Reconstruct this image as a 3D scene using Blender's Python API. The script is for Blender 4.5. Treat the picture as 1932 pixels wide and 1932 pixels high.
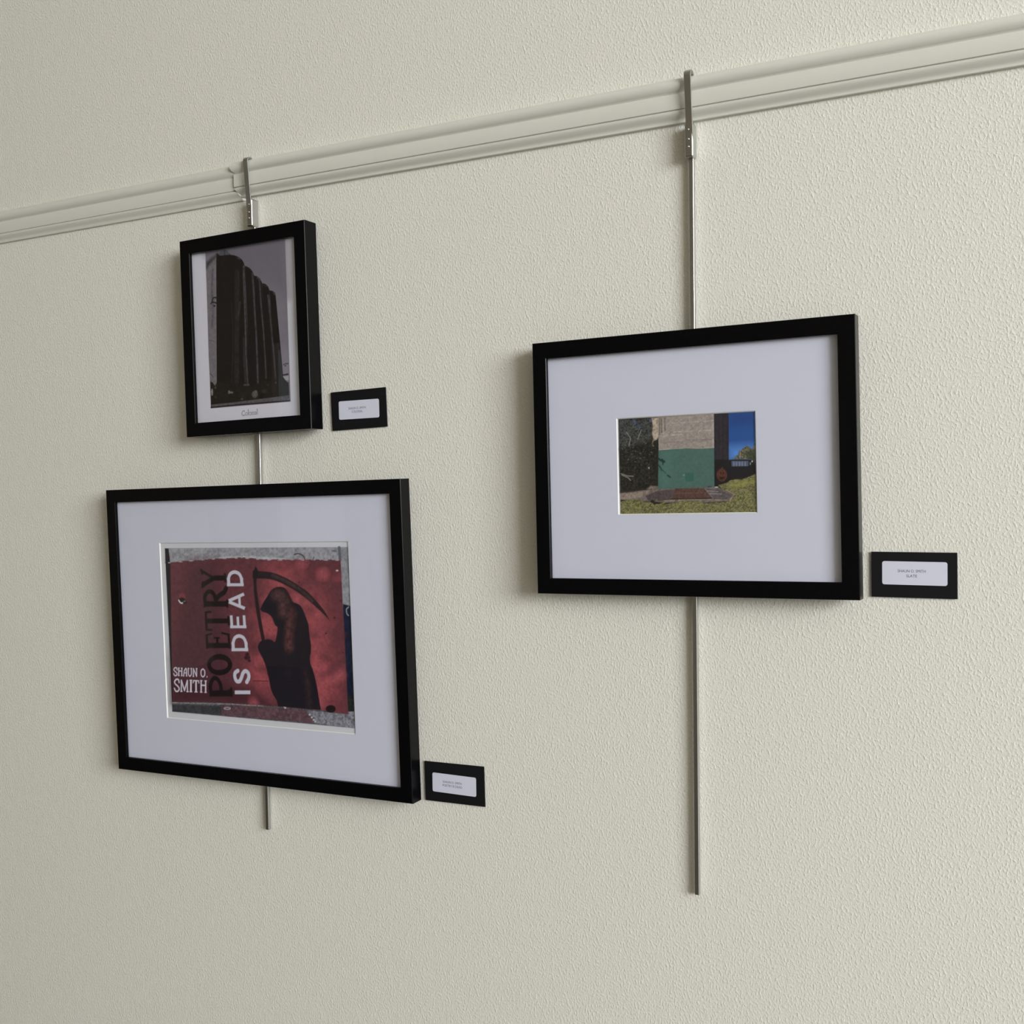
import bpy, bmesh, math, random
import numpy as np
from mathutils import Matrix, Vector

for o in list(bpy.data.objects): bpy.data.objects.remove(o, do_unlink=True)
SC = bpy.context.scene
COL = SC.collection

# ------------------------------------------------------------------ camera
cd = bpy.data.cameras.new('camera'); cam = bpy.data.objects.new('camera', cd); COL.objects.link(cam)
cd.sensor_width = 36.0; cd.lens = 36.0*2082.176/1932.0; cd.clip_start = 0.02
cam.matrix_world = (Matrix.Translation((0.23731, -1.25805, 0.02281)) @ Matrix.Rotation(math.radians(27.1302), 4, 'Z')
                    @ Matrix.Rotation(math.radians(88.4575), 4, 'X') @ Matrix.Rotation(math.radians(-0.9387), 4, 'Z'))
SC.camera = cam

# ------------------------------------------------------------------ world, daylight, exposure
w = bpy.data.worlds.new('sky'); SC.world = w; w.use_nodes = True
w.node_tree.nodes['Background'].inputs[0].default_value = (0.80, 0.88, 1.0, 1)
w.node_tree.nodes['Background'].inputs[1].default_value = 0.6
def area(name, loc, rot, sx, sy, power, color):
    l = bpy.data.lights.new(name, 'AREA'); l.shape = 'RECTANGLE'; l.size = sx; l.size_y = sy
    l.energy = power; l.color = color
    o = bpy.data.objects.new(name, l); COL.objects.link(o); o.location = loc; o.rotation_euler = rot
    return o
# daylight entering by the tall window in the right wall, and weakly by the far narrow one
area('window_daylight', (6.30, -3.95, 1.55), (math.radians(71), 0, math.radians(90)), 3.9, 2.9, 860.0, (0.975, 0.985, 1.0))
area('far_window_daylight', (-5.00, -5.72, 0.30), (math.radians(-90), 0, 0), 0.64, 1.6, 110.0, (0.85, 0.92, 1.0))
SC.view_settings.view_transform = 'Standard'; SC.view_settings.look = 'None'
SC.view_settings.gamma = 1.0; SC.view_settings.exposure = 0.0; SC.view_settings.use_curve_mapping = False

# ------------------------------------------------------------------ helpers
def lin(c):
    return tuple((x/255/12.92 if x/255 <= 0.04045 else ((x/255+0.055)/1.055)**2.4) for x in c)
def mat(name, col, rough=0.6, metal=0.0, spec=0.5, bump=None, coat=0.0):
    m = bpy.data.materials.new(name); m.use_nodes = True; nt = m.node_tree; b = nt.nodes['Principled BSDF']
    b.inputs['Base Color'].default_value = (*col, 1); b.inputs['Roughness'].default_value = rough
    b.inputs['Metallic'].default_value = metal; b.inputs['Specular IOR Level'].default_value = spec
    b.inputs['Coat Weight'].default_value = coat
    if bump:
        sc, dist, strength = bump
        tc = nt.nodes.new('ShaderNodeTexCoord'); n = nt.nodes.new('ShaderNodeTexNoise'); bp = nt.nodes.new('ShaderNodeBump')
        n.inputs['Scale'].default_value = sc; n.inputs['Detail'].default_value = 3
        bp.inputs['Distance'].default_value = dist; bp.inputs['Strength'].default_value = strength
        nt.links.new(tc.outputs['Object'], n.inputs['Vector']); nt.links.new(n.outputs['Fac'], bp.inputs['Height'])
        nt.links.new(bp.outputs['Normal'], b.inputs['Normal'])
    return m
def obj(name, verts, faces, mats, parent=None, midx=None, smooth=False, loc=None):
    me = bpy.data.meshes.new(name); me.from_pydata([tuple(v) for v in verts], [], faces)
    if not isinstance(mats, (list, tuple)): mats = [mats]
    for m in mats: me.materials.append(m)
    if midx: me.polygons.foreach_set('material_index', midx)
    bm = bmesh.new(); bm.from_mesh(me); bmesh.ops.recalc_face_normals(bm, faces=bm.faces); bm.to_mesh(me); bm.free()
    if smooth: me.polygons.foreach_set('use_smooth', [True]*len(me.polygons))
    me.update(); o = bpy.data.objects.new(name, me); COL.objects.link(o)
    if parent: o.parent = parent
    if loc: o.location = loc
    return o
def boxes(lst):
    V, F = [], []
    for x0, x1, y0, y1, z0, z1 in lst:
        k = len(V)
        V += [(x0,y0,z0),(x1,y0,z0),(x1,y1,z0),(x0,y1,z0),(x0,y0,z1),(x1,y0,z1),(x1,y1,z1),(x0,y1,z1)]
        F += [tuple(k+i for i in f) for f in ((0,3,2,1),(4,5,6,7),(0,1,5,4),(1,2,6,5),(2,3,7,6),(3,0,4,7))]
    return V, F
def box(name, b, m, parent=None, bev=0.0):
    V, F = boxes([b]); o = obj(name, V, F, m, parent)
    if bev:
        md = o.modifiers.new('bevel', 'BEVEL'); md.width = bev; md.segments = 2
    return o
def struct(o): o['kind'] = 'structure'; return o
def tag(o, label, cat, group=None):
    o['label'] = label; o['category'] = cat
    if group: o['group'] = group
    return o
def thing(name, loc, label, cat, group=None, roll=0.0, tilt=0.0):
    o = bpy.data.objects.new(name, None); COL.objects.link(o); o.empty_display_size = 0.05
    o.location = loc; o.rotation_mode = 'YXZ'; o.rotation_euler = (tilt, -roll, 0)
    return tag(o, label, cat, group)
def ring(name, rect, prof, m, parent, midx=None):
    """closed cross-section (inset from the outer edge, y) swept round a rectangle (l, r, b, t), mitred corners.
    prof items: (fl, fr, fb, ft, y) = inset on each side"""
    l, r, b, t = rect; V, F, MI = [], [], []
    n = len(prof)
    for (il, ir, ib, it, y) in prof:
        V += [(l+il, y, b+ib), (r-ir, y, b+ib), (r-ir, y, t-it), (l+il, y, t-it)]
    for i in range(n):
        j = (i+1) % n
        for k in range(4):
            q = (k+1) % 4; F.append((i*4+k, i*4+q, j*4+q, j*4+k)); MI.append(midx[i] if midx else 0)
    return obj(name, V, F, m, parent, MI if midx else None)

# ------------------------------------------------------------------ materials
WALLC = (0.758, 0.756, 0.684)
def wall_material():
    m = mat('painted_plaster', WALLC, 0.62, spec=0.3); nt = m.node_tree; b = nt.nodes['Principled BSDF']
    tc = nt.nodes.new('ShaderNodeTexCoord')
    mp = nt.nodes.new('ShaderNodeMapping'); mp.inputs['Rotation'].default_value = (0, math.radians(32), 0); mp.inputs['Scale'].default_value = (1.25, 1, 0.85)
    n1 = nt.nodes.new('ShaderNodeTexNoise'); n1.inputs['Scale'].default_value = 330; n1.inputs['Detail'].default_value = 2.0; n1.inputs['Roughness'].default_value = 0.45; n1.inputs['Distortion'].default_value = 0.25
    r1 = nt.nodes.new('ShaderNodeMapRange'); r1.interpolation_type = 'SMOOTHSTEP'; r1.inputs['From Min'].default_value = 0.42; r1.inputs['From Max'].default_value = 0.84
    n2 = nt.nodes.new('ShaderNodeTexNoise'); n2.inputs['Scale'].default_value = 60; n2.inputs['Detail'].default_value = 2
    ad = nt.nodes.new('ShaderNodeMath'); ad.operation = 'MULTIPLY_ADD'; ad.inputs[1].default_value = 0.55
    bp = nt.nodes.new('ShaderNodeBump'); bp.inputs['Distance'].default_value = 0.0013; bp.inputs['Strength'].default_value = 0.36
    L = nt.links.new
    L(tc.outputs['Object'], mp.inputs['Vector']); L(mp.outputs[0], n1.inputs['Vector']); L(tc.outputs['Object'], n2.inputs['Vector'])
    L(n1.outputs['Fac'], r1.inputs['Value']); L(n2.outputs['Fac'], ad.inputs[0]); L(r1.outputs['Result'], ad.inputs[2])
    L(ad.outputs[0], bp.inputs['Height']); L(bp.outputs['Normal'], b.inputs['Normal'])
    return m
M_WALL = wall_material()
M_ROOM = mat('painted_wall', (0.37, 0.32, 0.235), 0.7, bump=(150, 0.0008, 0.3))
M_TRIM = mat('painted_moulding', (0.685, 0.683, 0.625), 0.38, spec=0.4, bump=(90, 0.0003, 0.35))
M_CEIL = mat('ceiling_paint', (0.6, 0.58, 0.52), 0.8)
M_FLOOR = mat('wood_floor', (0.10, 0.085, 0.07), 0.45, bump=(20, 0.001, 0.2))
M_BLACK = mat('black_lacquer', (0.002, 0.002, 0.0026), 0.27, spec=0.12, bump=(400, 0.0001, 0.1))
M_CARD = mat('black_card', (0.004, 0.004, 0.006), 0.7, spec=0.25)
M_STICK = mat('sticker_paper', (0.66, 0.68, 0.80), 0.55, spec=0.3)
M_INK = mat('printed_ink', (0.07, 0.075, 0.11), 0.6)
M_METAL = mat('nickel_steel', (0.52, 0.525, 0.52), 0.28, metal=1.0, bump=(260, 0.0002, 0.12))
M_SCREW = mat('bright_screw', (0.8, 0.8, 0.8), 0.15, metal=1.0)
M_MAT = mat('mat_board', (0.715, 0.73, 0.855), 0.8, spec=0.2, bump=(500, 0.0002, 0.15))
M_CORE = mat('mat_bevel_core', (0.90, 0.89, 0.84), 0.8, spec=0.2)
M_BACK = mat('brown_backing', (0.12, 0.08, 0.05), 0.8)
def glass_material():
    m = bpy.data.materials.new('picture_glass'); m.use_nodes = True; nt = m.node_tree; nt.nodes.clear(); L = nt.links.new
    out = nt.nodes.new('ShaderNodeOutputMaterial'); mx = nt.nodes.new('ShaderNodeMixShader')
    tr = nt.nodes.new('ShaderNodeBsdfTransparent'); tr.inputs[0].default_value = (0.955, 0.965, 0.97, 1)
    gl = nt.nodes.new('ShaderNodeBsdfGlossy'); gl.inputs['Roughness'].default_value = 0.012
    fr = nt.nodes.new('ShaderNodeFresnel'); ge = nt.nodes.new('ShaderNodeNewGeometry')
    # the pane does not bend light, so its reflectance must be the same from either side
    mr = nt.nodes.new('ShaderNodeMapRange'); mr.inputs['To Min'].default_value = 1.55; mr.inputs['To Max'].default_value = 1/1.55
    L(ge.outputs['Backfacing'], mr.inputs['Value']); L(mr.outputs['Result'], fr.inputs['IOR'])
    L(fr.outputs[0], mx.inputs[0]); L(tr.outputs[0], mx.inputs[1]); L(gl.outputs[0], mx.inputs[2]); L(mx.outputs[0], out.inputs[0])
    t = bpy.data.materials.new('picture_glass_back'); t.use_nodes = True; n2 = t.node_tree; n2.nodes.clear()
    o2 = n2.nodes.new('ShaderNodeOutputMaterial'); t2 = n2.nodes.new('ShaderNodeBsdfTransparent'); n2.links.new(t2.outputs[0], o2.inputs[0])
    return m, t
M_GLASS, M_GLASSB = glass_material()
def pane(name, x0, x1, y0, y1, z0, z1, parent):
    """glass slab seen from -y: front face reflects, the others only let light through"""
    V, F = boxes([(x0, x1, y0, y1, z0, z1)])
    o = obj(name, V, F, [M_GLASS, M_GLASSB], parent)
    for p in o.data.polygons: p.material_index = 0 if p.normal.y < -0.9 else 1
    return o
def print_material():
    m = mat('photo_paper', (1, 1, 1), 0.42, spec=0.35); nt = m.node_tree
    a = nt.nodes.new('ShaderNodeAttribute'); a.attribute_name = 'ink'
    nt.links.new(a.outputs['Color'], nt.nodes['Principled BSDF'].inputs['Base Color']); return m
M_PRINT = print_material()

# ------------------------------------------------------------------ the room
RX0, RX1, RY0, RZ0, RZ1 = -6.0, 5.4, -5.6, -1.5, 2.6
struct(obj('wall_back', *boxes([(RX0-.1, RX1+.1, 0, .12, RZ0, RZ1)]), M_WALL))
struct(obj('floor', *boxes([(RX0-.1, RX1+.1, RY0-.1, .12, RZ0-.1, RZ0)]), M_FLOOR))
struct(obj('ceiling', *boxes([(RX0-.1, RX1+.1, RY0-.1, .12, RZ1, RZ1+.1)]), M_CEIL))
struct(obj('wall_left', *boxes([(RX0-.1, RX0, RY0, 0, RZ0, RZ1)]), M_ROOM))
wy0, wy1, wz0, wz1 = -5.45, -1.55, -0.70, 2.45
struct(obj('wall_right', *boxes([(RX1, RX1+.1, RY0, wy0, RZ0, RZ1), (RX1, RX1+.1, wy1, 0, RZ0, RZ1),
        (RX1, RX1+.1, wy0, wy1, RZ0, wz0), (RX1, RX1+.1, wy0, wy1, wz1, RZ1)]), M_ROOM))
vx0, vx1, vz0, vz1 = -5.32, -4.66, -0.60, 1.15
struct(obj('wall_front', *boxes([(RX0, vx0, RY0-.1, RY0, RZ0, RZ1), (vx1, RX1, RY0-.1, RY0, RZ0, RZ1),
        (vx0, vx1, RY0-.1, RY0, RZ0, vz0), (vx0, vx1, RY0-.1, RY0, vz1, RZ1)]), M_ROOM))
M_WIN = mat('white_window_paint', (0.75, 0.75, 0.72), 0.4)
def window(name, along_y, a0, a1, z0, z1, pos):
    B = []
    for p, q, r, s in ((a0, a0+.05, z0, z1), (a1-.05, a1, z0, z1), (a0+.05, a1-.05, z0, z0+.05), (a0+.05, a1-.05, z1-.05, z1), (a0+.05, a1-.05, (z0+z1)/2-.015, (z0+z1)/2+.015)):
        B.append((pos+.02, pos+.07, p, q, r, s) if along_y else (p, q, pos-.07, pos-.02, r, s))
    struct(obj(name, *boxes(B), M_WIN))
window('window_1', True, wy0, wy1, wz0, wz1, RX1)
window('window_2', False, vx0, vx1, vz0, vz1, RY0)

# picture rail: right length, and the left length meeting it at a scarf joint a few mm lower
PROF = [(0,.4898),(.004,.4906),(.0085,.4904),(.0125,.4888),(.0154,.4862),(.0168,.4830),(.0166,.4798),(.0150,.4768),(.0126,.4744),(.0108,.4730),(.0104,.4722),
        (.0124,.4716),(.0127,.4710),(.0127,.4545),(.0124,.4539),(.0100,.4537),(.0100,.4529),(.0120,.4524),(.0121,.4508),(.0112,.4490),(.0092,.4468),(.0072,.4450),(.0059,.4434),(.0054,.4418),(.0053,.4402),(.0048,.4397),(0,.4397)]
def rail(name, xl, xr, ml, mr, dz=0.0, slope=0.0, k=1.0):
    V, F = [], []; n = len(PROF)
    for d, z in PROF: d *= k; V.append((xl-d*ml, -d, z+dz+slope*(xl-xr)))
    for d, z in PROF: d *= k; V.append((xr-d*mr, -d, z+dz))
    F = [(i, (i+1) % n, n+(i+1) % n, n+i) for i in range(n)] + [tuple(range(n)), tuple(range(2*n-1, n-1, -1))]
    o = obj(name, V, F, M_TRIM, smooth=True); o.data.set_sharp_from_angle(angle=math.radians(38)); return struct(o)
rail('trim_1', -0.8290, RX1, 1.02, 0)
rail('trim_2', RX0, -0.8300, 0, 1.02, dz=-0.0039, slope=0.0061, k=0.72)
B0 = mat('baseboard_paint', (0.7, 0.68, 0.6), 0.4)
struct(box('baseboard_back', (RX0, RX1, -.015, 0, RZ0, RZ0+.12), B0, bev=.003))

# ------------------------------------------------------------------ printed pictures
def noise(xs, zs, scale, seed):
    r = np.random.RandomState(seed); out = np.zeros(xs.shape); amp = 1.0; tot = 0
    for o in range(3):
        s = scale/(2**o); g = r.rand(400, 400); u = (xs+400)/s; v = (zs+400)/s
        i = np.floor(u).astype(int); j = np.floor(v).astype(int); fu = u-i; fv = v-j; fu = fu*fu*(3-2*fu); fv = fv*fv*(3-2*fv)
        i %= 399; j %= 399
        out += amp*((g[i, j]*(1-fu)+g[i+1, j]*fu)*(1-fv)+(g[i, j+1]*(1-fu)+g[i+1, j+1]*fu)*fv); tot += amp; amp *= 0.7
    return np.clip((out/tot-0.5)*3.2, -1, 1)
def sdist(P, X, Z, closed):
    n = len(P); d = np.full(X.shape, 1e9); inside = np.zeros(X.shape, bool)
    for i in range(n if closed else n-1):
        x0, z0 = P[i]; x1, z1 = P[(i+1) % n]; ex, ez = x1-x0, z1-z0; L2 = ex*ex+ez*ez+1e-9
        t = np.clip(((X-x0)*ex+(Z-z0)*ez)/L2, 0, 1); d = np.minimum(d, (X-x0-t*ex)**2+(Z-z0-t*ez)**2)
        if closed and abs(ez) > 1e-9:
            inside ^= ((z0 > Z) != (z1 > Z)) & (X < ex*(Z-z0)/ez+x0)
    d = np.sqrt(d); return np.where(inside, -d, d) if closed else d
def make_print(name, rect, pitch, ops, paper, ref, y, parent, grain=1.0):
    """sheet of photo paper; its ink is worked out per vertex from outlines in millimetres"""
    x0, x1, z0, z1 = rect; nx = int((x1-x0)/pitch)+1; nz = int((z1-z0)/pitch)+1
    X, Z = np.meshgrid(np.linspace(x0, x1, nx), np.linspace(z0, z1, nz)); X = X.ravel(); Z = Z.ravel()
    pl = np.array(paper); rl = np.array(lin(ref)); C = np.tile(pl, (len(X), 1))
    for k, (kind, P, ex, col, soft, na) in enumerate(ops):
        c = np.array(lin(col))/rl*pl; pa = np.array(P); e = max(pitch*0.75, soft*0.55)
        pad = e+(ex if kind == 's' else 0)
        s = np.nonzero((X > pa[:, 0].min()-pad) & (X < pa[:, 0].max()+pad) & (Z > pa[:, 1].min()-pad) & (Z < pa[:, 1].max()+pad))[0]
        if not len(s): continue
        xs, zs = X[s], Z[s]
        if kind == 's': cov = np.clip(0.5-(sdist(P, xs, zs, False)-ex/2)/(2*e) , 0, 1)
        elif kind == 'p':
            cov = np.clip(0.5-sdist(P, xs, zs, True)/(2*e), 0, 1)
            if ex: cov *= 1-np.clip(0.5-sdist(ex, xs, zs, True)/(2*e), 0, 1)
        else:
            cov = np.zeros(len(s)); h = np.zeros(len(s))
            for cx, cz in ex: h = np.maximum(h, np.exp(-((xs-cx)**2+((zs-cz)*0.8)**2)/(2*soft**2)))
            cov = np.clip(0.5-sdist(P, xs, zs, True)/1.0, 0, 1)*h*0.62
        cc = np.tile(c, (len(s), 1))
        if na:
            nn = noise(xs, zs, grain*(5.0 if na < .4 else 3.2), 11+k)[:, None]; cc = cc*np.clip(1+na*nn*1.5, 0.15, 3)
        C[s] = C[s]*(1-cov[:, None])+cc*cov[:, None]
    co = np.empty((len(X), 3)); co[:, 0] = X/1000; co[:, 1] = y; co[:, 2] = Z/1000
    i = np.arange(nx-1)[None, :]+np.arange(nz-1)[:, None]*nx
    q = np.stack([i, i+1, i+1+nx, i+nx], -1).reshape(-1, 4)
    me = bpy.data.meshes.new(name); me.vertices.add(len(X)); me.vertices.foreach_set('co', co.ravel())
    me.loops.add(q.size); me.loops.foreach_set('vertex_index', q.ravel().astype(np.int32))
    me.polygons.add(len(q)); me.polygons.foreach_set('loop_start', (np.arange(len(q))*4).astype(np.int32)); me.polygons.foreach_set('loop_total', np.full(len(q), 4, np.int32))
    me.update(calc_edges=True)
    a = me.color_attributes.new('ink', 'FLOAT_COLOR', 'POINT'); a.data.foreach_set('color', np.c_[np.clip(C, 0.0015, .95), np.ones(len(X))].ravel().astype(np.float32))
    me.materials.append(M_PRINT); o = bpy.data.objects.new(name, me); COL.objects.link(o); o.parent = parent
    return o

ART_A=[
('p',[(-71.5,122.3),(73.2,122.4),(73.2,-102.5),(-72.0,-102.8)],None,(104,98,106),0.4,0.03),
('p',[(-71.5,122.3),(18.0,122.1),(73.2,122.4),(73.4,43.5),(3.3,81.6),(-49.1,104.9)],None,(92,88,97),22,0.02),
('p',[(-70.7,109.6),(-61.1,115.0),(-51.1,119.8),(-58.2,-69.5),(-71.0,-80.9),(-72.5,-28.3)],None,(99,92,97),0.6,0.12),
('p',[(-70.0,108.1),(-59.8,113.7),(-51.0,117.7),(-51.1,113.3),(-62.6,105.3),(-70.3,99.3)],None,(46,45,50),5,0.2),
('s',[(-58.9,95.4),(-61.6,70.5),(-60.5,38.8),(-64.0,13.9)],3.6,(78,70,78),3,0.2),
('p',[(-42.2,121.0),(-33.2,121.4),(-25.4,113.9),(-25.5,112.5),(-41.7,113.7),(-47.3,117.2)],None,(72,70,76),0.6,0.05),
('s',[(-35.7,120.8),(-35.5,114.5)],1.73,(42,42,46),0.5,0.0),
('s',[(-32.8,120.7),(-25.8,113.6)],0.72,(50,48,54),0.5,0.0),
('p',[(42.7,55.3),(48.8,53.6),(52.6,50.7),(53.7,45.7),(57.0,0.8),(59.8,-37.9),(61.7,-68.2),(69.6,-75.6),(69.1,-89.3),(47.7,-84.5),(44.9,1.9)],None,(14,10,11),0.5,0.25),
('p',[(30.1,66.7),(36.1,65.1),(40.6,61.1),(42.9,55.7),(42.9,40.7),(45.8,1.8),(49.1,-46.7),(49.4,-84.6),(32.8,-83.6),(31.8,3.1)],None,(14,10,11),0.5,0.25),
('p',[(16.3,79.0),(21.7,77.4),(26.7,73.7),(30.1,67.8),(30.6,54.2),(33.1,2.9),(34.1,-38.6),(34.6,-83.7),(17.0,-82.6),(16.0,4.5)],None,(14,10,11),0.5,0.25),
('p',[(0.1,94.6),(5.0,92.9),(10.4,89.4),(14.5,84.3),(16.7,78.8),(16.8,61.9),(16.9,4.4),(19.2,-37.5),(19.6,-82.7),(-0.8,-81.4),(1.4,5.8)],None,(14,10,11),0.5,0.25),
('p',[(-49.6,120.6),(-47.9,117.8),(-45.7,115.8),(-41.7,114.1),(-33.5,114.1),(-25.4,113.7),(-16.7,111.4),(-9.6,108.2),(-4.1,103.8),(-1.1,99.1),(0.3,94.6),(0.1,69.9),(0.4,48.2),(1.4,5.8),(1.2,-43.0),(1.9,-81.6),(-59.2,-77.7),(-52.2,88.3)],None,(14,10,11),0.5,0.25),
('s',[(-13.6,87.0),(-15.8,53.0),(-17.7,7.6),(-20.9,-41.4),(-22.0,-69.5)],8.64,(31,26,27),1.6,0.3),
('s',[(-1.5,93.6),(-2.3,70.2),(-2.1,45.4),(-2.2,6.2),(-3.2,-28.7),(-2.2,-70.8)],3.02,(60,54,57),1.6,0.3),
('s',[(13.6,81.9),(14.8,62.1),(15.2,31.2),(16.6,-2.5),(16.7,-34.5),(16.5,-72.1)],2.88,(58,52,57),1.6,0.3),
('s',[(25.8,71.9),(26.6,51.6),(27.7,30.0),(29.8,-3.7),(31.1,-38.4),(31.3,-66.1)],2.3,(56,50,52),1.6,0.3),
('s',[(40.1,48.3),(41.5,34.7),(43.3,10.1),(44.8,-11.9),(46.9,-36.9),(48.3,-72.8)],2.59,(56,50,54),1.6,0.3),
('s',[(54.5,-19.6),(56.9,-47.3),(59.4,-71.5)],1.44,(36,30,34),1.6,0.3),
('s',[(-26.5,47.9),(-25.6,10.3),(-27.9,-33.8),(-31.1,-68.9)],2.88,(26,22,22),1.6,0.3),
('s',[(-10.6,43.1),(-12.6,34.0),(-16.3,21.9)],4.32,(42,36,38),1.6,0.3),
('s',[(-6.8,-7.4),(-6.9,-42.4),(-6.2,-69.2)],2.16,(42,38,38),1.6,0.3),
('s',[(-12.0,107.5),(-8.1,105.2)],1.01,(70,65,65),1.6,0.3),
('s',[(22.4,75.4),(26.2,72.5)],2.16,(58,54,54),1.6,0.3),
('s',[(33.7,63.7),(38.3,61.1)],1.01,(50,46,46),1.6,0.3),
('s',[(49.9,51.2),(51.7,48.9)],1.58,(64,60,62),1.6,0.3),
('s',[(-50.7,117.6),(-55.8,-3.1),(-59.1,-81.3)],1.01,(8,6,6),0.5,0.0),
('p',[(-58.7,-65.6),(13.8,-74.0),(61.3,-66.8),(66.3,-72.7),(68.7,-77.6),(71.0,-73.0),(71.3,-93.9),(-23.2,-97.0),(-71.5,-97.7),(-71.2,-63.3),(-66.2,-65.8),(-62.6,-70.3),(-59.7,-67.0)],None,(20,17,14),1.2,0.35),
('p',[(-71.5,-97.7),(-23.2,-96.8),(71.3,-93.7),(71.4,-101.5),(-71.7,-102.0)],None,(70,67,70),0.6,0.3),
('s',[(-71.6,-101.3),(-23.3,-100.8),(21.6,-101.0),(71.4,-101.0)],1.78,(10,8,8),0.5,0.0),
('p',[(60.8,-63.7),(71.0,-62.9),(71.0,-65.5),(61.0,-65.8)],None,(12,10,11),0.4,0.0),
('p',[(61.3,-66.8),(71.0,-66.0),(71.1,-72.3),(66.3,-72.8)],None,(128,124,128),0.5,0.0),
('p',[(65.2,-50.3),(65.2,-50.5),(65.1,-50.7),(64.9,-50.9),(64.6,-51.0),(64.3,-51.1),(64.0,-51.2),(63.7,-51.2),(63.3,-51.1),(63.0,-51.0),(62.7,-50.9),(62.5,-50.7),(62.3,-50.5),(62.2,-50.3),(62.1,-50.1),(62.2,-49.9),(62.3,-49.7),(62.5,-49.5),(62.8,-49.4),(63.1,-49.3),(63.4,-49.2),(63.7,-49.2),(64.1,-49.3),(64.4,-49.4),(64.7,-49.5),(64.9,-49.7),(65.1,-49.9),(65.2,-50.1)],None,(48,44,50),1.0,0.3),
('p',[(68.7,-49.5),(68.7,-49.8),(68.5,-50.0),(68.3,-50.1),(68.1,-50.3),(67.8,-50.3),(67.5,-50.4),(67.1,-50.4),(66.8,-50.3),(66.5,-50.2),(66.2,-50.1),(65.9,-49.9),(65.8,-49.7),(65.7,-49.5),(65.6,-49.3),(65.7,-49.1),(65.8,-48.9),(66.0,-48.7),(66.2,-48.6),(66.5,-48.5),(66.9,-48.5),(67.2,-48.5),(67.5,-48.5),(67.9,-48.6),(68.2,-48.8),(68.4,-48.9),(68.6,-49.1),(68.7,-49.3)],None,(48,44,50),1.0,0.3),
('p',[(67.7,-52.2),(67.7,-52.4),(67.6,-52.6),(67.4,-52.8),(67.1,-52.9),(66.8,-53.0),(66.5,-53.1),(66.2,-53.1),(65.8,-53.0),(65.5,-52.9),(65.2,-52.8),(65.0,-52.6),(64.8,-52.4),(64.7,-52.2),(64.7,-52.0),(64.7,-51.8),(64.8,-51.6),(65.0,-51.4),(65.3,-51.3),(65.6,-51.2),(65.9,-51.1),(66.2,-51.1),(66.6,-51.2),(66.9,-51.3),(67.2,-51.4),(67.4,-51.6),(67.6,-51.8),(67.7,-52.0)],None,(48,44,50),1.0,0.3),
('p',[(71.7,-49.4),(71.7,-49.6),(71.5,-49.8),(71.4,-50.0),(71.1,-50.1),(70.8,-50.2),(70.5,-50.3),(70.1,-50.3),(69.8,-50.2),(69.5,-50.1),(69.2,-50.0),(68.9,-49.8),(68.8,-49.6),(68.7,-49.4),(68.6,-49.2),(68.7,-49.0),(68.8,-48.8),(69.0,-48.6),(69.2,-48.5),(69.5,-48.4),(69.9,-48.4),(70.2,-48.4),(70.6,-48.4),(70.9,-48.5),(71.2,-48.6),(71.4,-48.8),(71.6,-49.0),(71.7,-49.2)],None,(48,44,50),1.0,0.3),
('p',[(-34.7,-81.8),(-34.8,-82.3),(-34.9,-82.8),(-35.2,-83.3),(-35.5,-83.6),(-35.9,-83.9),(-36.4,-84.1),(-36.8,-84.1),(-37.3,-84.0),(-37.7,-83.8),(-38.0,-83.5),(-38.3,-83.1),(-38.6,-82.6),(-38.7,-82.1),(-38.7,-81.5),(-38.7,-81.0),(-38.5,-80.4),(-38.2,-80.0),(-37.9,-79.6),(-37.5,-79.3),(-37.1,-79.2),(-36.6,-79.2),(-36.2,-79.2),(-35.7,-79.5),(-35.4,-79.8),(-35.1,-80.2),(-34.8,-80.7),(-34.7,-81.2)],None,(92,89,88),1.2,0.25),
('p',[(-29.0,-82.5),(-29.1,-82.7),(-29.4,-83.0),(-29.8,-83.2),(-30.3,-83.4),(-30.8,-83.5),(-31.5,-83.6),(-32.2,-83.5),(-32.9,-83.5),(-33.5,-83.3),(-34.1,-83.1),(-34.6,-82.9),(-35.0,-82.6),(-35.2,-82.4),(-35.3,-82.1),(-35.2,-81.8),(-34.9,-81.5),(-34.5,-81.3),(-34.0,-81.2),(-33.4,-81.0),(-32.8,-81.0),(-32.1,-81.0),(-31.4,-81.1),(-30.8,-81.2),(-30.2,-81.4),(-29.7,-81.6),(-29.3,-81.9),(-29.1,-82.2)],None,(92,89,88),1.2,0.25),
('p',[(15.6,-88.4),(15.4,-89.5),(15.0,-90.5),(14.3,-91.4),(13.4,-92.1),(12.3,-92.6),(11.1,-92.9),(9.9,-93.0),(8.7,-92.8),(7.5,-92.3),(6.5,-91.7),(5.7,-90.9),(5.0,-89.9),(4.7,-88.8),(4.6,-87.7),(4.8,-86.7),(5.2,-85.6),(5.9,-84.8),(6.8,-84.0),(7.9,-83.5),(9.1,-83.2),(10.3,-83.2),(11.5,-83.4),(12.7,-83.8),(13.7,-84.5),(14.5,-85.3),(15.1,-86.3),(15.5,-87.3)],None,(72,69,68),1.2,0.25),
('p',[(14.7,-84.5),(14.6,-85.0),(14.4,-85.4),(14.1,-85.8),(13.6,-86.1),(13.1,-86.3),(12.5,-86.4),(11.9,-86.4),(11.3,-86.4),(10.8,-86.2),(10.3,-85.9),(9.9,-85.5),(9.6,-85.1),(9.4,-84.7),(9.4,-84.2),(9.4,-83.7),(9.7,-83.3),(10.0,-82.9),(10.4,-82.6),(10.9,-82.4),(11.5,-82.3),(12.1,-82.3),(12.7,-82.3),(13.3,-82.5),(13.7,-82.8),(14.2,-83.2),(14.5,-83.6),(14.6,-84.0)],None,(72,69,68),1.2,0.25),
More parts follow.
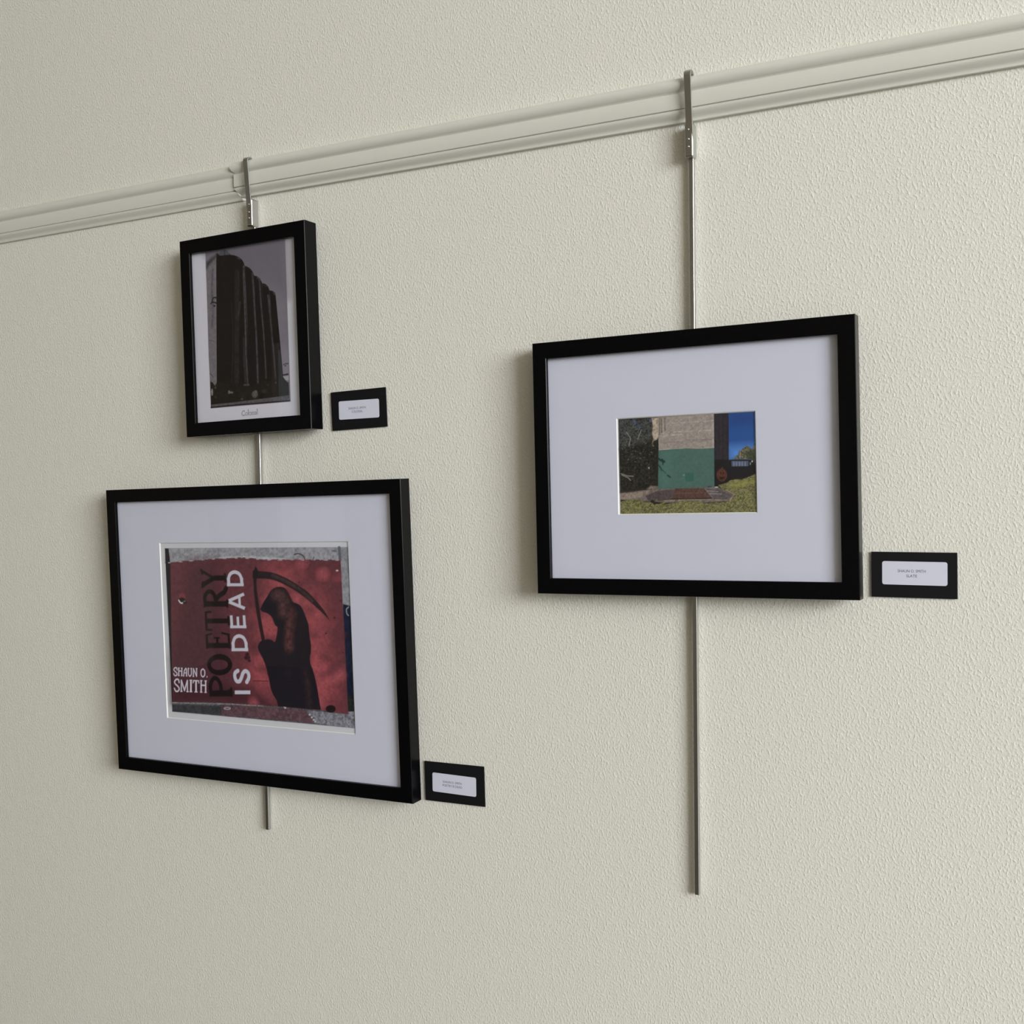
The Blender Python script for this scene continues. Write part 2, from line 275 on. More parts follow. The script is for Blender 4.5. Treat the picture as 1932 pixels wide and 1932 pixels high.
('p',[(32.8,-85.0),(32.6,-85.6),(32.2,-86.1),(31.6,-86.6),(30.7,-87.0),(29.7,-87.3),(28.6,-87.4),(27.4,-87.4),(26.2,-87.3),(25.1,-87.0),(24.1,-86.6),(23.3,-86.1),(22.7,-85.5),(22.3,-84.9),(22.2,-84.3),(22.4,-83.7),(22.8,-83.1),(23.5,-82.6),(24.3,-82.3),(25.3,-82.0),(26.5,-81.9),(27.6,-81.9),(28.8,-82.0),(29.9,-82.3),(30.9,-82.7),(31.7,-83.2),(32.3,-83.7),(32.7,-84.3)],None,(36,33,32),1.2,0.25),
('p',[(-11.3,-93.1),(-11.4,-93.4),(-11.5,-93.7),(-11.8,-93.9),(-12.2,-94.1),(-12.6,-94.3),(-13.0,-94.4),(-13.5,-94.4),(-14.0,-94.3),(-14.5,-94.2),(-14.9,-94.0),(-15.2,-93.7),(-15.4,-93.4),(-15.6,-93.1),(-15.6,-92.8),(-15.6,-92.5),(-15.4,-92.2),(-15.1,-92.0),(-14.8,-91.8),(-14.4,-91.6),(-13.9,-91.6),(-13.4,-91.6),(-12.9,-91.6),(-12.5,-91.7),(-12.1,-91.9),(-11.7,-92.2),(-11.5,-92.5),(-11.3,-92.8)],None,(70,67,66),1.2,0.25),
('p',[(1.3,-73.9),(1.1,-74.2),(0.7,-74.5),(0.1,-74.7),(-0.8,-74.9),(-1.8,-75.0),(-3.0,-75.1),(-4.2,-75.0),(-5.4,-74.9),(-6.5,-74.7),(-7.5,-74.5),(-8.4,-74.2),(-9.0,-73.9),(-9.4,-73.5),(-9.5,-73.1),(-9.3,-72.8),(-8.9,-72.5),(-8.3,-72.3),(-7.4,-72.1),(-6.4,-72.0),(-5.2,-71.9),(-4.0,-72.0),(-2.8,-72.1),(-1.7,-72.3),(-0.7,-72.5),(0.1,-72.8),(0.8,-73.2),(1.1,-73.5)],None,(60,57,56),1.2,0.25),
('p',[(36.4,-76.5),(36.3,-76.7),(36.2,-76.9),(35.9,-77.0),(35.6,-77.1),(35.2,-77.2),(34.8,-77.2),(34.4,-77.2),(34.0,-77.2),(33.6,-77.1),(33.2,-77.0),(32.9,-76.8),(32.7,-76.6),(32.6,-76.5),(32.5,-76.3),(32.6,-76.1),(32.7,-75.9),(33.0,-75.8),(33.3,-75.7),(33.6,-75.6),(34.0,-75.6),(34.5,-75.6),(34.9,-75.6),(35.3,-75.7),(35.7,-75.8),(36.0,-76.0),(36.2,-76.2),(36.3,-76.3)],None,(46,43,42),1.2,0.25),
('p',[(49.3,-74.3),(49.2,-74.6),(49.1,-74.9),(49.0,-75.2),(48.8,-75.4),(48.5,-75.6),(48.3,-75.7),(48.0,-75.7),(47.7,-75.7),(47.5,-75.5),(47.3,-75.3),(47.1,-75.1),(46.9,-74.8),(46.9,-74.5),(46.9,-74.1),(46.9,-73.8),(47.0,-73.5),(47.2,-73.2),(47.4,-73.0),(47.6,-72.8),(47.9,-72.7),(48.1,-72.7),(48.4,-72.7),(48.6,-72.9),(48.9,-73.1),(49.1,-73.3),(49.2,-73.6),(49.3,-73.9)],None,(62,59,58),1.2,0.25),
('p',[(-66.7,-79.4),(-66.8,-80.5),(-67.0,-81.5),(-67.3,-82.5),(-67.6,-83.2),(-68.0,-83.8),(-68.4,-84.2),(-68.8,-84.3),(-69.2,-84.1),(-69.6,-83.7),(-69.9,-83.1),(-70.2,-82.3),(-70.4,-81.3),(-70.5,-80.3),(-70.5,-79.1),(-70.4,-78.0),(-70.2,-77.0),(-69.9,-76.0),(-69.6,-75.3),(-69.2,-74.7),(-68.8,-74.4),(-68.4,-74.3),(-68.0,-74.4),(-67.6,-74.8),(-67.3,-75.4),(-67.0,-76.2),(-66.8,-77.2),(-66.7,-78.3)],None,(110,107,106),1.2,0.25),
('p',[(-9.2,-87.2),(-9.3,-88.0),(-9.8,-88.7),(-10.4,-89.3),(-11.3,-89.9),(-12.4,-90.2),(-13.5,-90.4),(-14.7,-90.4),(-15.9,-90.3),(-17.1,-89.9),(-18.1,-89.4),(-18.9,-88.8),(-19.5,-88.1),(-19.9,-87.4),(-20.0,-86.6),(-19.8,-85.8),(-19.4,-85.1),(-18.7,-84.4),(-17.8,-83.9),(-16.8,-83.6),(-15.6,-83.4),(-14.4,-83.4),(-13.2,-83.5),(-12.1,-83.9),(-11.1,-84.4),(-10.3,-85.0),(-9.6,-85.7),(-9.3,-86.4)],None,(27,24,23),1.2,0.25),
('p',[(-60.7,-73.3),(-60.7,-73.7),(-60.8,-74.1),(-61.0,-74.4),(-61.2,-74.6),(-61.4,-74.8),(-61.6,-74.9),(-61.9,-75.0),(-62.1,-74.9),(-62.4,-74.8),(-62.6,-74.5),(-62.7,-74.3),(-62.9,-73.9),(-62.9,-73.6),(-62.9,-73.2),(-62.9,-72.8),(-62.8,-72.4),(-62.6,-72.1),(-62.5,-71.9),(-62.2,-71.7),(-62.0,-71.6),(-61.7,-71.5),(-61.5,-71.6),(-61.3,-71.7),(-61.1,-72.0),(-60.9,-72.2),(-60.8,-72.6),(-60.7,-72.9)],None,(70,67,66),1.2,0.25),
('p',[(-60.7,-86.9),(-60.8,-87.2),(-60.9,-87.5),(-61.1,-87.8),(-61.4,-88.0),(-61.7,-88.1),(-62.1,-88.2),(-62.5,-88.2),(-62.8,-88.2),(-63.2,-88.0),(-63.5,-87.9),(-63.7,-87.6),(-63.9,-87.3),(-64.0,-87.0),(-64.1,-86.7),(-64.0,-86.4),(-63.9,-86.1),(-63.7,-85.8),(-63.4,-85.6),(-63.1,-85.5),(-62.7,-85.4),(-62.3,-85.4),(-62.0,-85.4),(-61.6,-85.6),(-61.3,-85.8),(-61.0,-86.0),(-60.9,-86.3),(-60.7,-86.6)],None,(45,42,41),1.2,0.25),
('s',[(-71.2,-52.2),(-67.6,-55.0),(-64.9,-58.4)],1.13,(50,46,50),0.5,0.0),
('s',[(-70.6,-4.4),(-64.5,-5.2),(-60.4,-7.2)],0.81,(52,48,54),0.5,0.0),
('s',[(-53.6,55.4),(-54.5,55.6),(-55.5,55.8),(-56.4,56.0),(-57.3,56.2),(-58.1,56.1),(-58.8,55.9),(-59.5,55.5),(-60.1,55.1),(-60.6,54.6),(-61.1,54.0),(-61.4,53.4),(-61.7,52.6),(-61.9,51.8),(-62.2,51.1),(-62.5,50.4),(-62.9,49.8),(-63.3,49.3),(-63.7,48.8),(-64.2,48.3),(-64.7,47.8)],1.87,(14,12,14),0.5,0.0),
('s',[(-62.5,49.8),(-57.6,49.2),(-53.5,47.2)],1.87,(14,12,14),0.5,0.0),
('p',[(-56.0,43.9),(-56.0,43.6),(-56.2,43.3),(-56.4,43.1),(-56.8,42.9),(-57.1,42.8),(-57.6,42.7),(-58.0,42.7),(-58.4,42.8),(-58.8,42.9),(-59.2,43.2),(-59.5,43.4),(-59.7,43.7),(-59.9,44.0),(-59.9,44.3),(-59.9,44.6),(-59.7,44.9),(-59.4,45.1),(-59.1,45.3),(-58.7,45.4),(-58.3,45.5),(-57.9,45.5),(-57.4,45.4),(-57.0,45.3),(-56.7,45.1),(-56.4,44.8),(-56.1,44.5),(-56.0,44.2)],None,(14,12,14),0.6,0.0),
('s',[(-9.5,-111.2),(-9.6,-111.0),(-9.8,-110.7),(-9.9,-110.4),(-10.1,-110.2),(-10.3,-110.0),(-10.7,-109.9),(-11.1,-109.8),(-11.5,-109.8),(-12.0,-109.9),(-12.4,-110.1),(-12.9,-110.4),(-13.4,-110.9),(-13.8,-111.4),(-14.2,-112.0),(-14.5,-112.5),(-14.6,-113.0),(-14.7,-113.6),(-14.6,-114.2),(-14.4,-114.8),(-14.2,-115.3),(-14.0,-115.7),(-13.6,-116.0),(-13.2,-116.3),(-12.7,-116.5),(-12.2,-116.6),(-11.7,-116.6),(-11.1,-116.5),(-10.5,-116.3),(-10.0,-116.1),(-9.4,-115.9)],0.87,(74,72,80),0.4,0),
('s',[(-6.3,-112.4),(-6.7,-112.6),(-7.0,-112.8),(-7.4,-112.9),(-7.7,-113.2),(-8.0,-113.4),(-8.1,-113.8),(-8.2,-114.3),(-8.2,-114.7),(-8.1,-115.2),(-8.0,-115.6),(-7.7,-115.9),(-7.4,-116.2),(-7.0,-116.4),(-6.6,-116.5),(-6.3,-116.6),(-5.9,-116.5),(-5.5,-116.4),(-5.2,-116.1),(-4.9,-115.9),(-4.6,-115.5),(-4.5,-115.2),(-4.4,-114.7),(-4.4,-114.3),(-4.5,-113.8),(-4.6,-113.4),(-4.9,-113.2),(-5.2,-112.9),(-5.6,-112.8),(-5.9,-112.6),(-6.3,-112.4)],0.7,(74,72,80),0.4,0),
('s',[(-2.8,-116.6),(-2.7,-109.0)],0.87,(74,72,80),0.4,0),
('s',[(-3.5,-109.2),(-2.7,-109.0)],0.52,(74,72,80),0.4,0),
('s',[(0.6,-112.4),(0.3,-112.6),(-0.0,-112.7),(-0.3,-112.9),(-0.6,-113.1),(-0.8,-113.4),(-0.9,-113.8),(-1.0,-114.2),(-1.0,-114.7),(-0.9,-115.2),(-0.8,-115.5),(-0.6,-115.8),(-0.3,-116.1),(-0.0,-116.4),(0.3,-116.5),(0.6,-116.6),(0.9,-116.5),(1.3,-116.4),(1.6,-116.1),(1.9,-115.8),(2.1,-115.5),(2.2,-115.1),(2.2,-114.7),(2.2,-114.2),(2.2,-113.8),(2.1,-113.4),(1.9,-113.1),(1.6,-112.9),(1.3,-112.7),(0.9,-112.6),(0.6,-112.4)],0.7,(74,72,80),0.4,0),
('s',[(5.1,-113.1),(4.9,-113.0),(4.7,-112.8),(4.5,-112.6),(4.3,-112.5),(4.2,-112.5),(3.9,-112.6),(3.7,-112.7),(3.5,-113.0),(3.3,-113.2),(3.3,-113.5),(3.5,-113.8),(3.9,-114.2),(4.4,-114.6),(4.8,-115.0),(5.0,-115.3),(5.0,-115.6),(4.9,-116.0),(4.6,-116.2),(4.4,-116.4),(4.2,-116.6),(4.0,-116.6),(3.8,-116.5),(3.6,-116.3),(3.4,-116.1),(3.2,-116.0)],0.64,(74,72,80),0.4,0),
('s',[(8.1,-113.1),(7.9,-112.9),(7.7,-112.8),(7.5,-112.6),(7.3,-112.5),(7.1,-112.5),(6.8,-112.6),(6.6,-112.7),(6.4,-113.0),(6.2,-113.2),(6.2,-113.5),(6.4,-113.8),(6.8,-114.2),(7.3,-114.6),(7.7,-115.0),(8.0,-115.3),(8.0,-115.6),(7.8,-115.9),(7.6,-116.2),(7.3,-116.4),(7.1,-116.5),(6.9,-116.5),(6.7,-116.4),(6.5,-116.3),(6.3,-116.1),(6.1,-115.9)],0.64,(74,72,80),0.4,0),
('s',[(9.3,-113.1),(9.5,-112.9),(9.7,-112.8),(10.0,-112.6),(10.2,-112.5),(10.4,-112.5),(10.6,-112.5),(10.9,-112.6),(11.1,-112.7),(11.3,-113.0),(11.4,-113.3),(11.5,-113.7),(11.5,-114.3),(11.5,-115.0),(11.4,-115.7),(11.4,-116.3)],0.7,(74,72,80),0.4,0),
('s',[(11.4,-114.3),(11.1,-114.3),(10.7,-114.3),(10.3,-114.3),(10.0,-114.4),(9.8,-114.5),(9.6,-114.7),(9.4,-115.0),(9.3,-115.4),(9.3,-115.7),(9.3,-115.9),(9.4,-116.1),(9.6,-116.3),(9.9,-116.4),(10.2,-116.5),(10.4,-116.5),(10.6,-116.4),(10.8,-116.2),(11.0,-116.0),(11.2,-115.7),(11.4,-115.5)],0.64,(74,72,80),0.4,0),
('s',[(13.5,-116.5),(13.6,-109.0)],0.87,(74,72,80),0.4,0),
('s',[(12.8,-109.2),(13.6,-109.0)],0.52,(74,72,80),0.4,0),
]
ART_B=[
('p',[(-159.9,124.8),(173.6,125.0),(172.4,-121.9),(-159.6,-120.9)],None,(62,60,64),0.3,0.3),
('p',[(-159.9,124.8),(161.5,125.0),(161.0,105.3),(-161.4,101.8)],None,(132,132,140),0.5,0.22),
('p',[(-71.6,108.4),(-51.8,112.2),(5.6,113.2),(70.4,109.1),(79.4,107.0),(-71.7,105.4)],None,(160,160,166),2,0.2),
('p',[(158.0,125.0),(173.9,125.0),(173.5,43.2),(160.6,42.9)],None,(125,126,134),0.5,0.2),
('s',[(158.9,124.3),(159.7,108.1)],4.65,(84,86,94),1,0.0),
('p',[(161.4,47.5),(174.1,44.7),(173.2,-104.2),(162.2,-104.9)],None,(16,24,46),0.6,0.3),
('s',[(170.6,43.2),(169.8,42.6),(169.0,42.1),(168.1,41.6),(167.5,41.0),(167.0,40.2),(166.8,39.2),(166.8,38.0),(166.9,36.7),(167.1,35.5),(167.4,34.5),(167.7,33.8),(168.2,33.2),(168.7,32.7),(169.2,32.2),(169.7,31.7)],1.61,(130,134,145),0.5,0.0),
('p',[(163.8,-78.4),(172.7,-80.8),(172.9,-101.3),(163.7,-100.4)],None,(22,26,24),1,0.8),
('p',[(162.3,-100.5),(172.9,-99.8),(173.1,-107.2),(164.0,-105.1)],None,(120,122,130),0.6,0.3),
('p',[(-152.5,103.1),(-131.6,105.1),(-123.4,106.3),(-111.4,105.8),(-91.4,107.1),(-75.5,108.1),(-52.0,109.1),(-32.6,110.2),(-17.3,110.4),(-4.0,109.9),(5.5,110.2),(14.8,108.5),(33.5,107.5),(44.6,108.1),(70.3,107.9),(84.8,107.2),(97.4,107.4),(115.3,107.9),(129.5,107.0),(147.1,107.2),(160.5,107.2),(161.2,51.5),(162.0,-14.5),(163.1,-104.6),(151.5,-105.0),(144.4,-103.4),(116.6,-101.4),(90.1,-101.3),(41.6,-100.8),(-4.2,-100.9),(-43.3,-101.2),(-103.4,-102.9),(-158.6,-106.5),(-154.3,4.5)],None,(86,46,54),0.5,0.15),
('g',[(-152.5,103.1),(-131.6,105.1),(-123.4,106.3),(-111.4,105.8),(-91.4,107.1),(-75.5,108.1),(-52.0,109.1),(-32.6,110.2),(-17.3,110.4),(-4.0,109.9),(5.5,110.2),(14.8,108.5),(33.5,107.5),(44.6,108.1),(70.3,107.9),(84.8,107.2),(97.4,107.4),(115.3,107.9),(129.5,107.0),(147.1,107.2),(160.5,107.2),(161.2,51.5),(162.0,-14.5),(163.1,-104.6),(151.5,-105.0),(144.4,-103.4),(116.6,-101.4),(90.1,-101.3),(41.6,-100.8),(-4.2,-100.9),(-43.3,-101.2),(-103.4,-102.9),(-158.6,-106.5),(-154.3,4.5)],[(56.2,74.2),(115.9,-38.3),(31.2,10.3),(17.2,-50.3),(109.3,33.0),(120.4,-67.5),(108.1,-1.9)],(162,78,84),19,0.2),
('p',[(-111.5,103.7),(-60.0,105.5),(-49.5,7.8),(-43.2,-99.4),(-157.2,-106.4),(-157.3,-42.6)],None,(70,39,48),25,0.12),
('p',[(-156.4,-71.1),(-3.2,-78.6),(30.2,-101.1),(-103.4,-102.9),(-158.6,-106.5)],None,(62,32,40),14,0.08),
('p',[(-159.9,124.8),(-152.7,124.5),(-150.4,103.1),(-154.3,4.5),(-158.0,-106.1),(-159.4,-120.9)],None,(20,20,26),0.6,0.2),
('p',[(-149.3,103.3),(-149.9,102.8),(-151.3,102.5),(-153.1,102.5),(-154.5,102.8),(-155.0,103.3),(-154.4,103.8),(-153.0,104.1),(-151.2,104.1),(-149.8,103.8)],None,(150,146,150),0.4,0.1),
('p',[(-141.3,103.6),(-142.2,103.3),(-144.8,103.1),(-147.9,103.1),(-150.4,103.3),(-151.3,103.5),(-150.3,103.8),(-147.8,104.0),(-144.7,104.1),(-142.2,103.9)],None,(84,45,53),0.4,0.1),
('p',[(-134.6,104.1),(-135.1,103.7),(-136.4,103.5),(-138.0,103.5),(-139.2,103.7),(-139.7,104.1),(-139.2,104.4),(-137.9,104.7),(-136.3,104.7),(-135.1,104.5)],None,(84,45,53),0.4,0.1),
('p',[(-124.8,104.7),(-125.7,104.4),(-128.0,104.2),(-130.7,104.2),(-133.0,104.4),(-133.8,104.7),(-132.9,105.0),(-130.7,105.2),(-127.9,105.2),(-125.7,105.1)],None,(150,146,150),0.4,0.1),
('p',[(-119.7,105.4),(-120.4,104.9),(-122.4,104.5),(-124.8,104.5),(-126.7,104.8),(-127.4,105.3),(-126.6,105.9),(-124.7,106.2),(-122.3,106.2),(-120.4,105.9)],None,(84,45,53),0.4,0.1),
('p',[(-111.6,105.4),(-112.3,104.9),(-114.1,104.7),(-116.3,104.6),(-118.0,104.9),(-118.6,105.4),(-117.9,105.9),(-116.2,106.1),(-114.0,106.2),(-112.3,105.9)],None,(84,45,53),0.4,0.1),
('p',[(-105.1,106.1),(-106.0,105.7),(-108.2,105.4),(-110.8,105.4),(-112.9,105.6),(-113.7,106.1),(-112.9,106.6),(-110.7,106.9),(-108.1,106.9),(-105.9,106.6)],None,(150,146,150),0.4,0.1),
('p',[(-98.1,106.7),(-98.7,106.4),(-100.2,106.2),(-102.2,106.2),(-103.7,106.4),(-104.3,106.7),(-103.7,107.0),(-102.1,107.2),(-100.2,107.3),(-98.6,107.1)],None,(84,45,53),0.4,0.1),
('p',[(-91.5,106.6),(-92.1,106.1),(-93.6,105.8),(-95.4,105.7),(-96.9,106.0),(-97.4,106.5),(-96.8,107.0),(-95.3,107.4),(-93.5,107.4),(-92.1,107.1)],None,(84,45,53),0.4,0.1),
('p',[(-82.0,107.7),(-82.6,107.3),(-84.4,107.0),(-86.5,107.0),(-88.2,107.2),(-88.8,107.6),(-88.1,108.0),(-86.4,108.3),(-84.3,108.3),(-82.6,108.0)],None,(150,146,150),0.4,0.1),
('p',[(-76.1,107.6),(-77.1,107.3),(-79.5,107.1),(-82.5,107.1),(-84.9,107.3),(-85.9,107.6),(-84.9,107.9),(-82.5,108.1),(-79.4,108.1),(-77.0,107.9)],None,(84,45,53),0.4,0.1),
('p',[(-68.1,108.3),(-68.9,107.8),(-70.9,107.5),(-73.3,107.5),(-75.3,107.8),(-76.0,108.3),(-75.2,108.8),(-73.2,109.1),(-70.8,109.1),(-68.8,108.8)],None,(84,45,53),0.4,0.1),
('p',[(-63.6,108.7),(-64.1,108.3),(-65.4,108.1),(-67.0,108.1),(-68.3,108.3),(-68.8,108.7),(-68.3,109.1),(-67.0,109.4),(-65.4,109.4),(-64.1,109.2)],None,(150,146,150),0.4,0.1),
('p',[(-56.0,109.1),(-56.8,108.5),(-58.6,108.2),(-60.9,108.2),(-62.8,108.5),(-63.4,109.0),(-62.7,109.5),(-60.8,109.9),(-58.5,109.9),(-56.7,109.6)],None,(84,45,53),0.4,0.1),
('p',[(-47.4,109.3),(-48.2,109.0),(-50.2,108.8),(-52.7,108.8),(-54.8,109.0),(-55.5,109.2),(-54.7,109.5),(-52.7,109.7),(-50.2,109.7),(-48.1,109.6)],None,(84,45,53),0.4,0.1),
('p',[(-40.0,109.8),(-40.8,109.3),(-42.8,108.9),(-45.2,108.9),(-47.2,109.2),(-47.9,109.7),(-47.1,110.2),(-45.1,110.6),(-42.7,110.6),(-40.7,110.3)],None,(150,146,150),0.4,0.1),
('p',[(-34.7,109.7),(-35.4,109.4),(-37.4,109.2),(-39.9,109.2),(-41.8,109.4),(-42.6,109.7),(-41.8,110.0),(-39.8,110.2),(-37.4,110.2),(-35.4,110.0)],None,(84,45,53),0.4,0.1),
('p',[(-26.0,109.7),(-27.0,109.4),(-29.5,109.2),(-32.6,109.2),(-35.1,109.4),(-36.0,109.7),(-35.1,110.0),(-32.5,110.2),(-29.5,110.2),(-27.0,110.0)],None,(84,45,53),0.4,0.1),
('p',[(-19.8,110.1),(-20.4,109.7),(-21.9,109.4),(-23.7,109.4),(-25.2,109.7),(-25.7,110.1),(-25.1,110.5),(-23.6,110.8),(-21.8,110.8),(-20.4,110.5)],None,(150,146,150),0.4,0.1),
('p',[(-13.8,110.7),(-14.6,110.3),(-16.6,110.1),(-19.2,110.1),(-21.2,110.3),(-22.0,110.7),(-21.2,111.1),(-19.1,111.4),(-16.6,111.4),(-14.5,111.2)],None,(84,45,53),0.4,0.1),
('p',[(-5.6,110.5),(-6.2,110.0),(-7.8,109.7),(-9.8,109.7),(-11.4,110.0),(-12.0,110.4),(-11.4,110.9),(-9.7,111.2),(-7.8,111.3),(-6.2,111.0)],None,(84,45,53),0.4,0.1),
('p',[(0.8,109.8),(0.1,109.3),(-1.6,109.0),(-3.6,109.0),(-5.3,109.3),(-5.9,109.8),(-5.3,110.3),(-3.6,110.7),(-1.5,110.7),(0.2,110.4)],None,(150,146,150),0.4,0.1),
('p',[(8.6,109.8),(7.7,109.4),(5.5,109.2),(2.8,109.2),(0.6,109.4),(-0.2,109.7),(0.7,110.1),(2.9,110.3),(5.6,110.3),(7.8,110.1)],None,(84,45,53),0.4,0.1),
('p',[(14.0,109.3),(13.3,108.9),(11.6,108.7),(9.5,108.7),(7.7,108.9),(7.1,109.2),(7.8,109.6),(9.5,109.8),(11.6,109.8),(13.3,109.6)],None,(84,45,53),0.4,0.1),
('p',[(18.8,108.6),(18.3,108.1),(17.0,107.9),(15.4,107.8),(14.2,108.1),(13.7,108.6),(14.2,109.0),(15.5,109.3),(17.0,109.3),(18.3,109.1)],None,(150,146,150),0.4,0.1),
('p',[(27.1,108.1),(26.3,107.7),(24.1,107.5),(21.4,107.5),(19.2,107.7),(18.4,108.1),(19.3,108.5),(21.4,108.7),(24.1,108.7),(26.3,108.5)],None,(84,45,53),0.4,0.1),
('p',[(35.7,108.0),(34.9,107.6),(32.8,107.4),(30.2,107.4),(28.1,107.6),(27.4,108.0),(28.2,108.3),(30.3,108.6),(32.8,108.6),(34.9,108.4)],None,(84,45,53),0.4,0.1),
('p',[(40.0,107.3),(39.4,107.0),(37.7,106.8),(35.7,106.8),(34.1,107.0),(33.5,107.3),(34.1,107.7),(35.8,107.9),(37.8,107.9),(39.4,107.7)],None,(150,146,150),0.4,0.1),
('p',[(49.2,107.8),(48.5,107.4),(46.5,107.3),(44.1,107.2),(42.1,107.4),(41.4,107.7),(42.1,108.0),(44.1,108.2),(46.5,108.2),(48.5,108.0)],None,(84,45,53),0.4,0.1),
('p',[(54.2,107.8),(53.8,107.3),(52.6,107.0),(51.1,107.0),(50.0,107.3),(49.6,107.8),(50.0,108.3),(51.2,108.6),(52.6,108.6),(53.8,108.3)],None,(84,45,53),0.4,0.1),
('p',[(61.3,107.3),(60.3,106.9),(58.0,106.6),(55.0,106.6),(52.7,106.8),(51.8,107.2),(52.7,107.7),(55.1,107.9),(58.0,107.9),(60.4,107.7)],None,(150,146,150),0.4,0.1),
('p',[(65.4,107.9),(64.9,107.5),(63.5,107.3),(61.8,107.3),(60.4,107.5),(59.9,107.9),(60.5,108.2),(61.9,108.5),(63.5,108.5),(64.9,108.3)],None,(84,45,53),0.4,0.1),
('p',[(74.1,107.2),(73.5,106.9),(71.9,106.7),(70.0,106.7),(68.5,106.9),(67.9,107.2),(68.5,107.5),(70.0,107.7),(71.9,107.7),(73.5,107.5)],None,(84,45,53),0.4,0.1),
('p',[(79.8,107.8),(79.3,107.4),(78.1,107.1),(76.6,107.1),(75.4,107.4),(75.0,107.8),(75.5,108.2),(76.7,108.4),(78.2,108.4),(79.4,108.2)],None,(150,146,150),0.4,0.1),
('p',[(87.6,107.8),(87.0,107.4),(85.3,107.1),(83.3,107.1),(81.6,107.4),(81.0,107.8),(81.6,108.2),(83.3,108.5),(85.4,108.5),(87.0,108.3)],None,(84,45,53),0.4,0.1),
('p',[(95.4,107.6),(94.6,107.3),(92.4,107.1),(89.6,107.1),(87.4,107.2),(86.6,107.5),(87.5,107.8),(89.7,108.0),(92.4,108.0),(94.6,107.9)],None,(84,45,53),0.4,0.1),
('p',[(101.7,107.3),(100.9,106.9),(98.7,106.7),(96.0,106.6),(93.8,106.9),(93.0,107.2),(93.8,107.6),(96.0,107.9),(98.7,107.9),(100.9,107.7)],None,(150,146,150),0.4,0.1),
('p',[(105.5,107.8),(104.8,107.5),(103.1,107.3),(101.0,107.3),(99.2,107.4),(98.6,107.7),(99.2,108.0),(101.0,108.2),(103.1,108.2),(104.9,108.1)],None,(84,45,53),0.4,0.1),
('p',[(114.1,107.7),(113.3,107.4),(111.2,107.2),(108.7,107.2),(106.7,107.4),(105.9,107.7),(106.7,108.0),(108.8,108.2),(111.3,108.2),(113.3,108.0)],None,(84,45,53),0.4,0.1),
('p',[(117.9,107.6),(117.3,107.2),(115.6,107.0),(113.6,107.0),(112.0,107.2),(111.4,107.6),(112.0,108.0),(113.7,108.2),(115.7,108.3),(117.3,108.0)],None,(150,146,150),0.4,0.1),
('p',[(125.4,107.6),(124.8,107.1),(123.1,106.8),(121.1,106.8),(119.4,107.1),(118.8,107.6),(119.4,108.1),(121.1,108.4),(123.2,108.4),(124.8,108.1)],None,(84,45,53),0.4,0.1),
('p',[(131.1,107.0),(130.6,106.5),(129.5,106.2),(128.2,106.2),(127.1,106.5),(126.7,107.0),(127.1,107.5),(128.2,107.8),(129.6,107.8),(130.7,107.5)],None,(84,45,53),0.4,0.1),
('p',[(139.6,107.3),(139.0,106.9),(137.3,106.7),(135.2,106.7),(133.5,106.9),(132.8,107.3),(133.5,107.6),(135.2,107.9),(137.3,107.9),(139.0,107.7)],None,(150,146,150),0.4,0.1),
('p',[(146.3,107.6),(145.6,107.2),(143.8,107.0),(141.5,107.0),(139.6,107.2),(138.9,107.6),(139.7,108.0),(141.5,108.2),(143.8,108.2),(145.6,108.0)],None,(84,45,53),0.4,0.1),
('p',[(151.1,107.1),(150.3,106.9),(148.4,106.7),(146.0,106.7),(144.1,106.8),(143.3,107.1),(144.1,107.4),(146.0,107.6),(148.4,107.6),(150.3,107.4)],None,(84,45,53),0.4,0.1),
('p',[(157.9,107.3),(157.3,106.9),(155.6,106.6),(153.6,106.6),(151.9,106.9),(151.3,107.3),(152.0,107.7),(153.6,107.9),(155.7,107.9),(157.3,107.7)],None,(150,146,150),0.4,0.1),
('p',[(10.0,-19.8),(9.1,-22.6),(7.0,-24.7),(4.1,-25.5),(1.4,-24.9),(-0.6,-23.0),(-1.2,-20.2),(-0.3,-17.5),(1.8,-15.4),(4.6,-14.5),(7.4,-15.2),(9.4,-17.1)],None,(96,46,54),14,0.2),
('p',[(60.2,-91.6),(59.1,-93.5),(56.5,-95.0),(53.0,-95.8),(49.5,-95.5),(46.9,-94.2),(46.1,-92.4),(47.1,-90.5),(49.7,-88.9),(53.3,-88.2),(56.8,-88.5),(59.3,-89.8)],None,(96,46,54),14,0.2),
('p',[(9.1,-18.6),(8.0,-20.9),(5.2,-22.7),(1.4,-23.5),(-2.3,-23.0),(-5.0,-21.4),(-5.9,-19.2),(-4.7,-16.8),(-1.9,-15.1),(1.9,-14.3),(5.6,-14.8),(8.2,-16.4)],None,(84,44,52),14,0.2),
('p',[(97.0,87.6),(96.6,85.3),(95.5,83.5),(94.1,82.9),(92.7,83.5),(91.8,85.2),(91.5,87.6),(91.9,89.9),(93.0,91.6),(94.4,92.3),(95.8,91.7),(96.7,90.0)],None,(120,58,66),14,0.2),
('p',[(15.0,31.2),(14.0,29.3),(11.7,27.8),(8.5,27.2),(5.3,27.6),(3.1,29.0),(2.3,30.9),(3.3,32.9),(5.7,34.3),(8.8,34.9),(12.0,34.5),(14.2,33.1)],None,(120,58,66),14,0.2),
('p',[(115.2,88.9),(114.7,87.5),(113.5,86.4),(111.9,86.0),(110.4,86.4),(109.3,87.4),(108.9,88.8),(109.4,90.2),(110.6,91.3),(112.1,91.7),(113.7,91.3),(114.8,90.3)],None,(84,44,52),14,0.2),
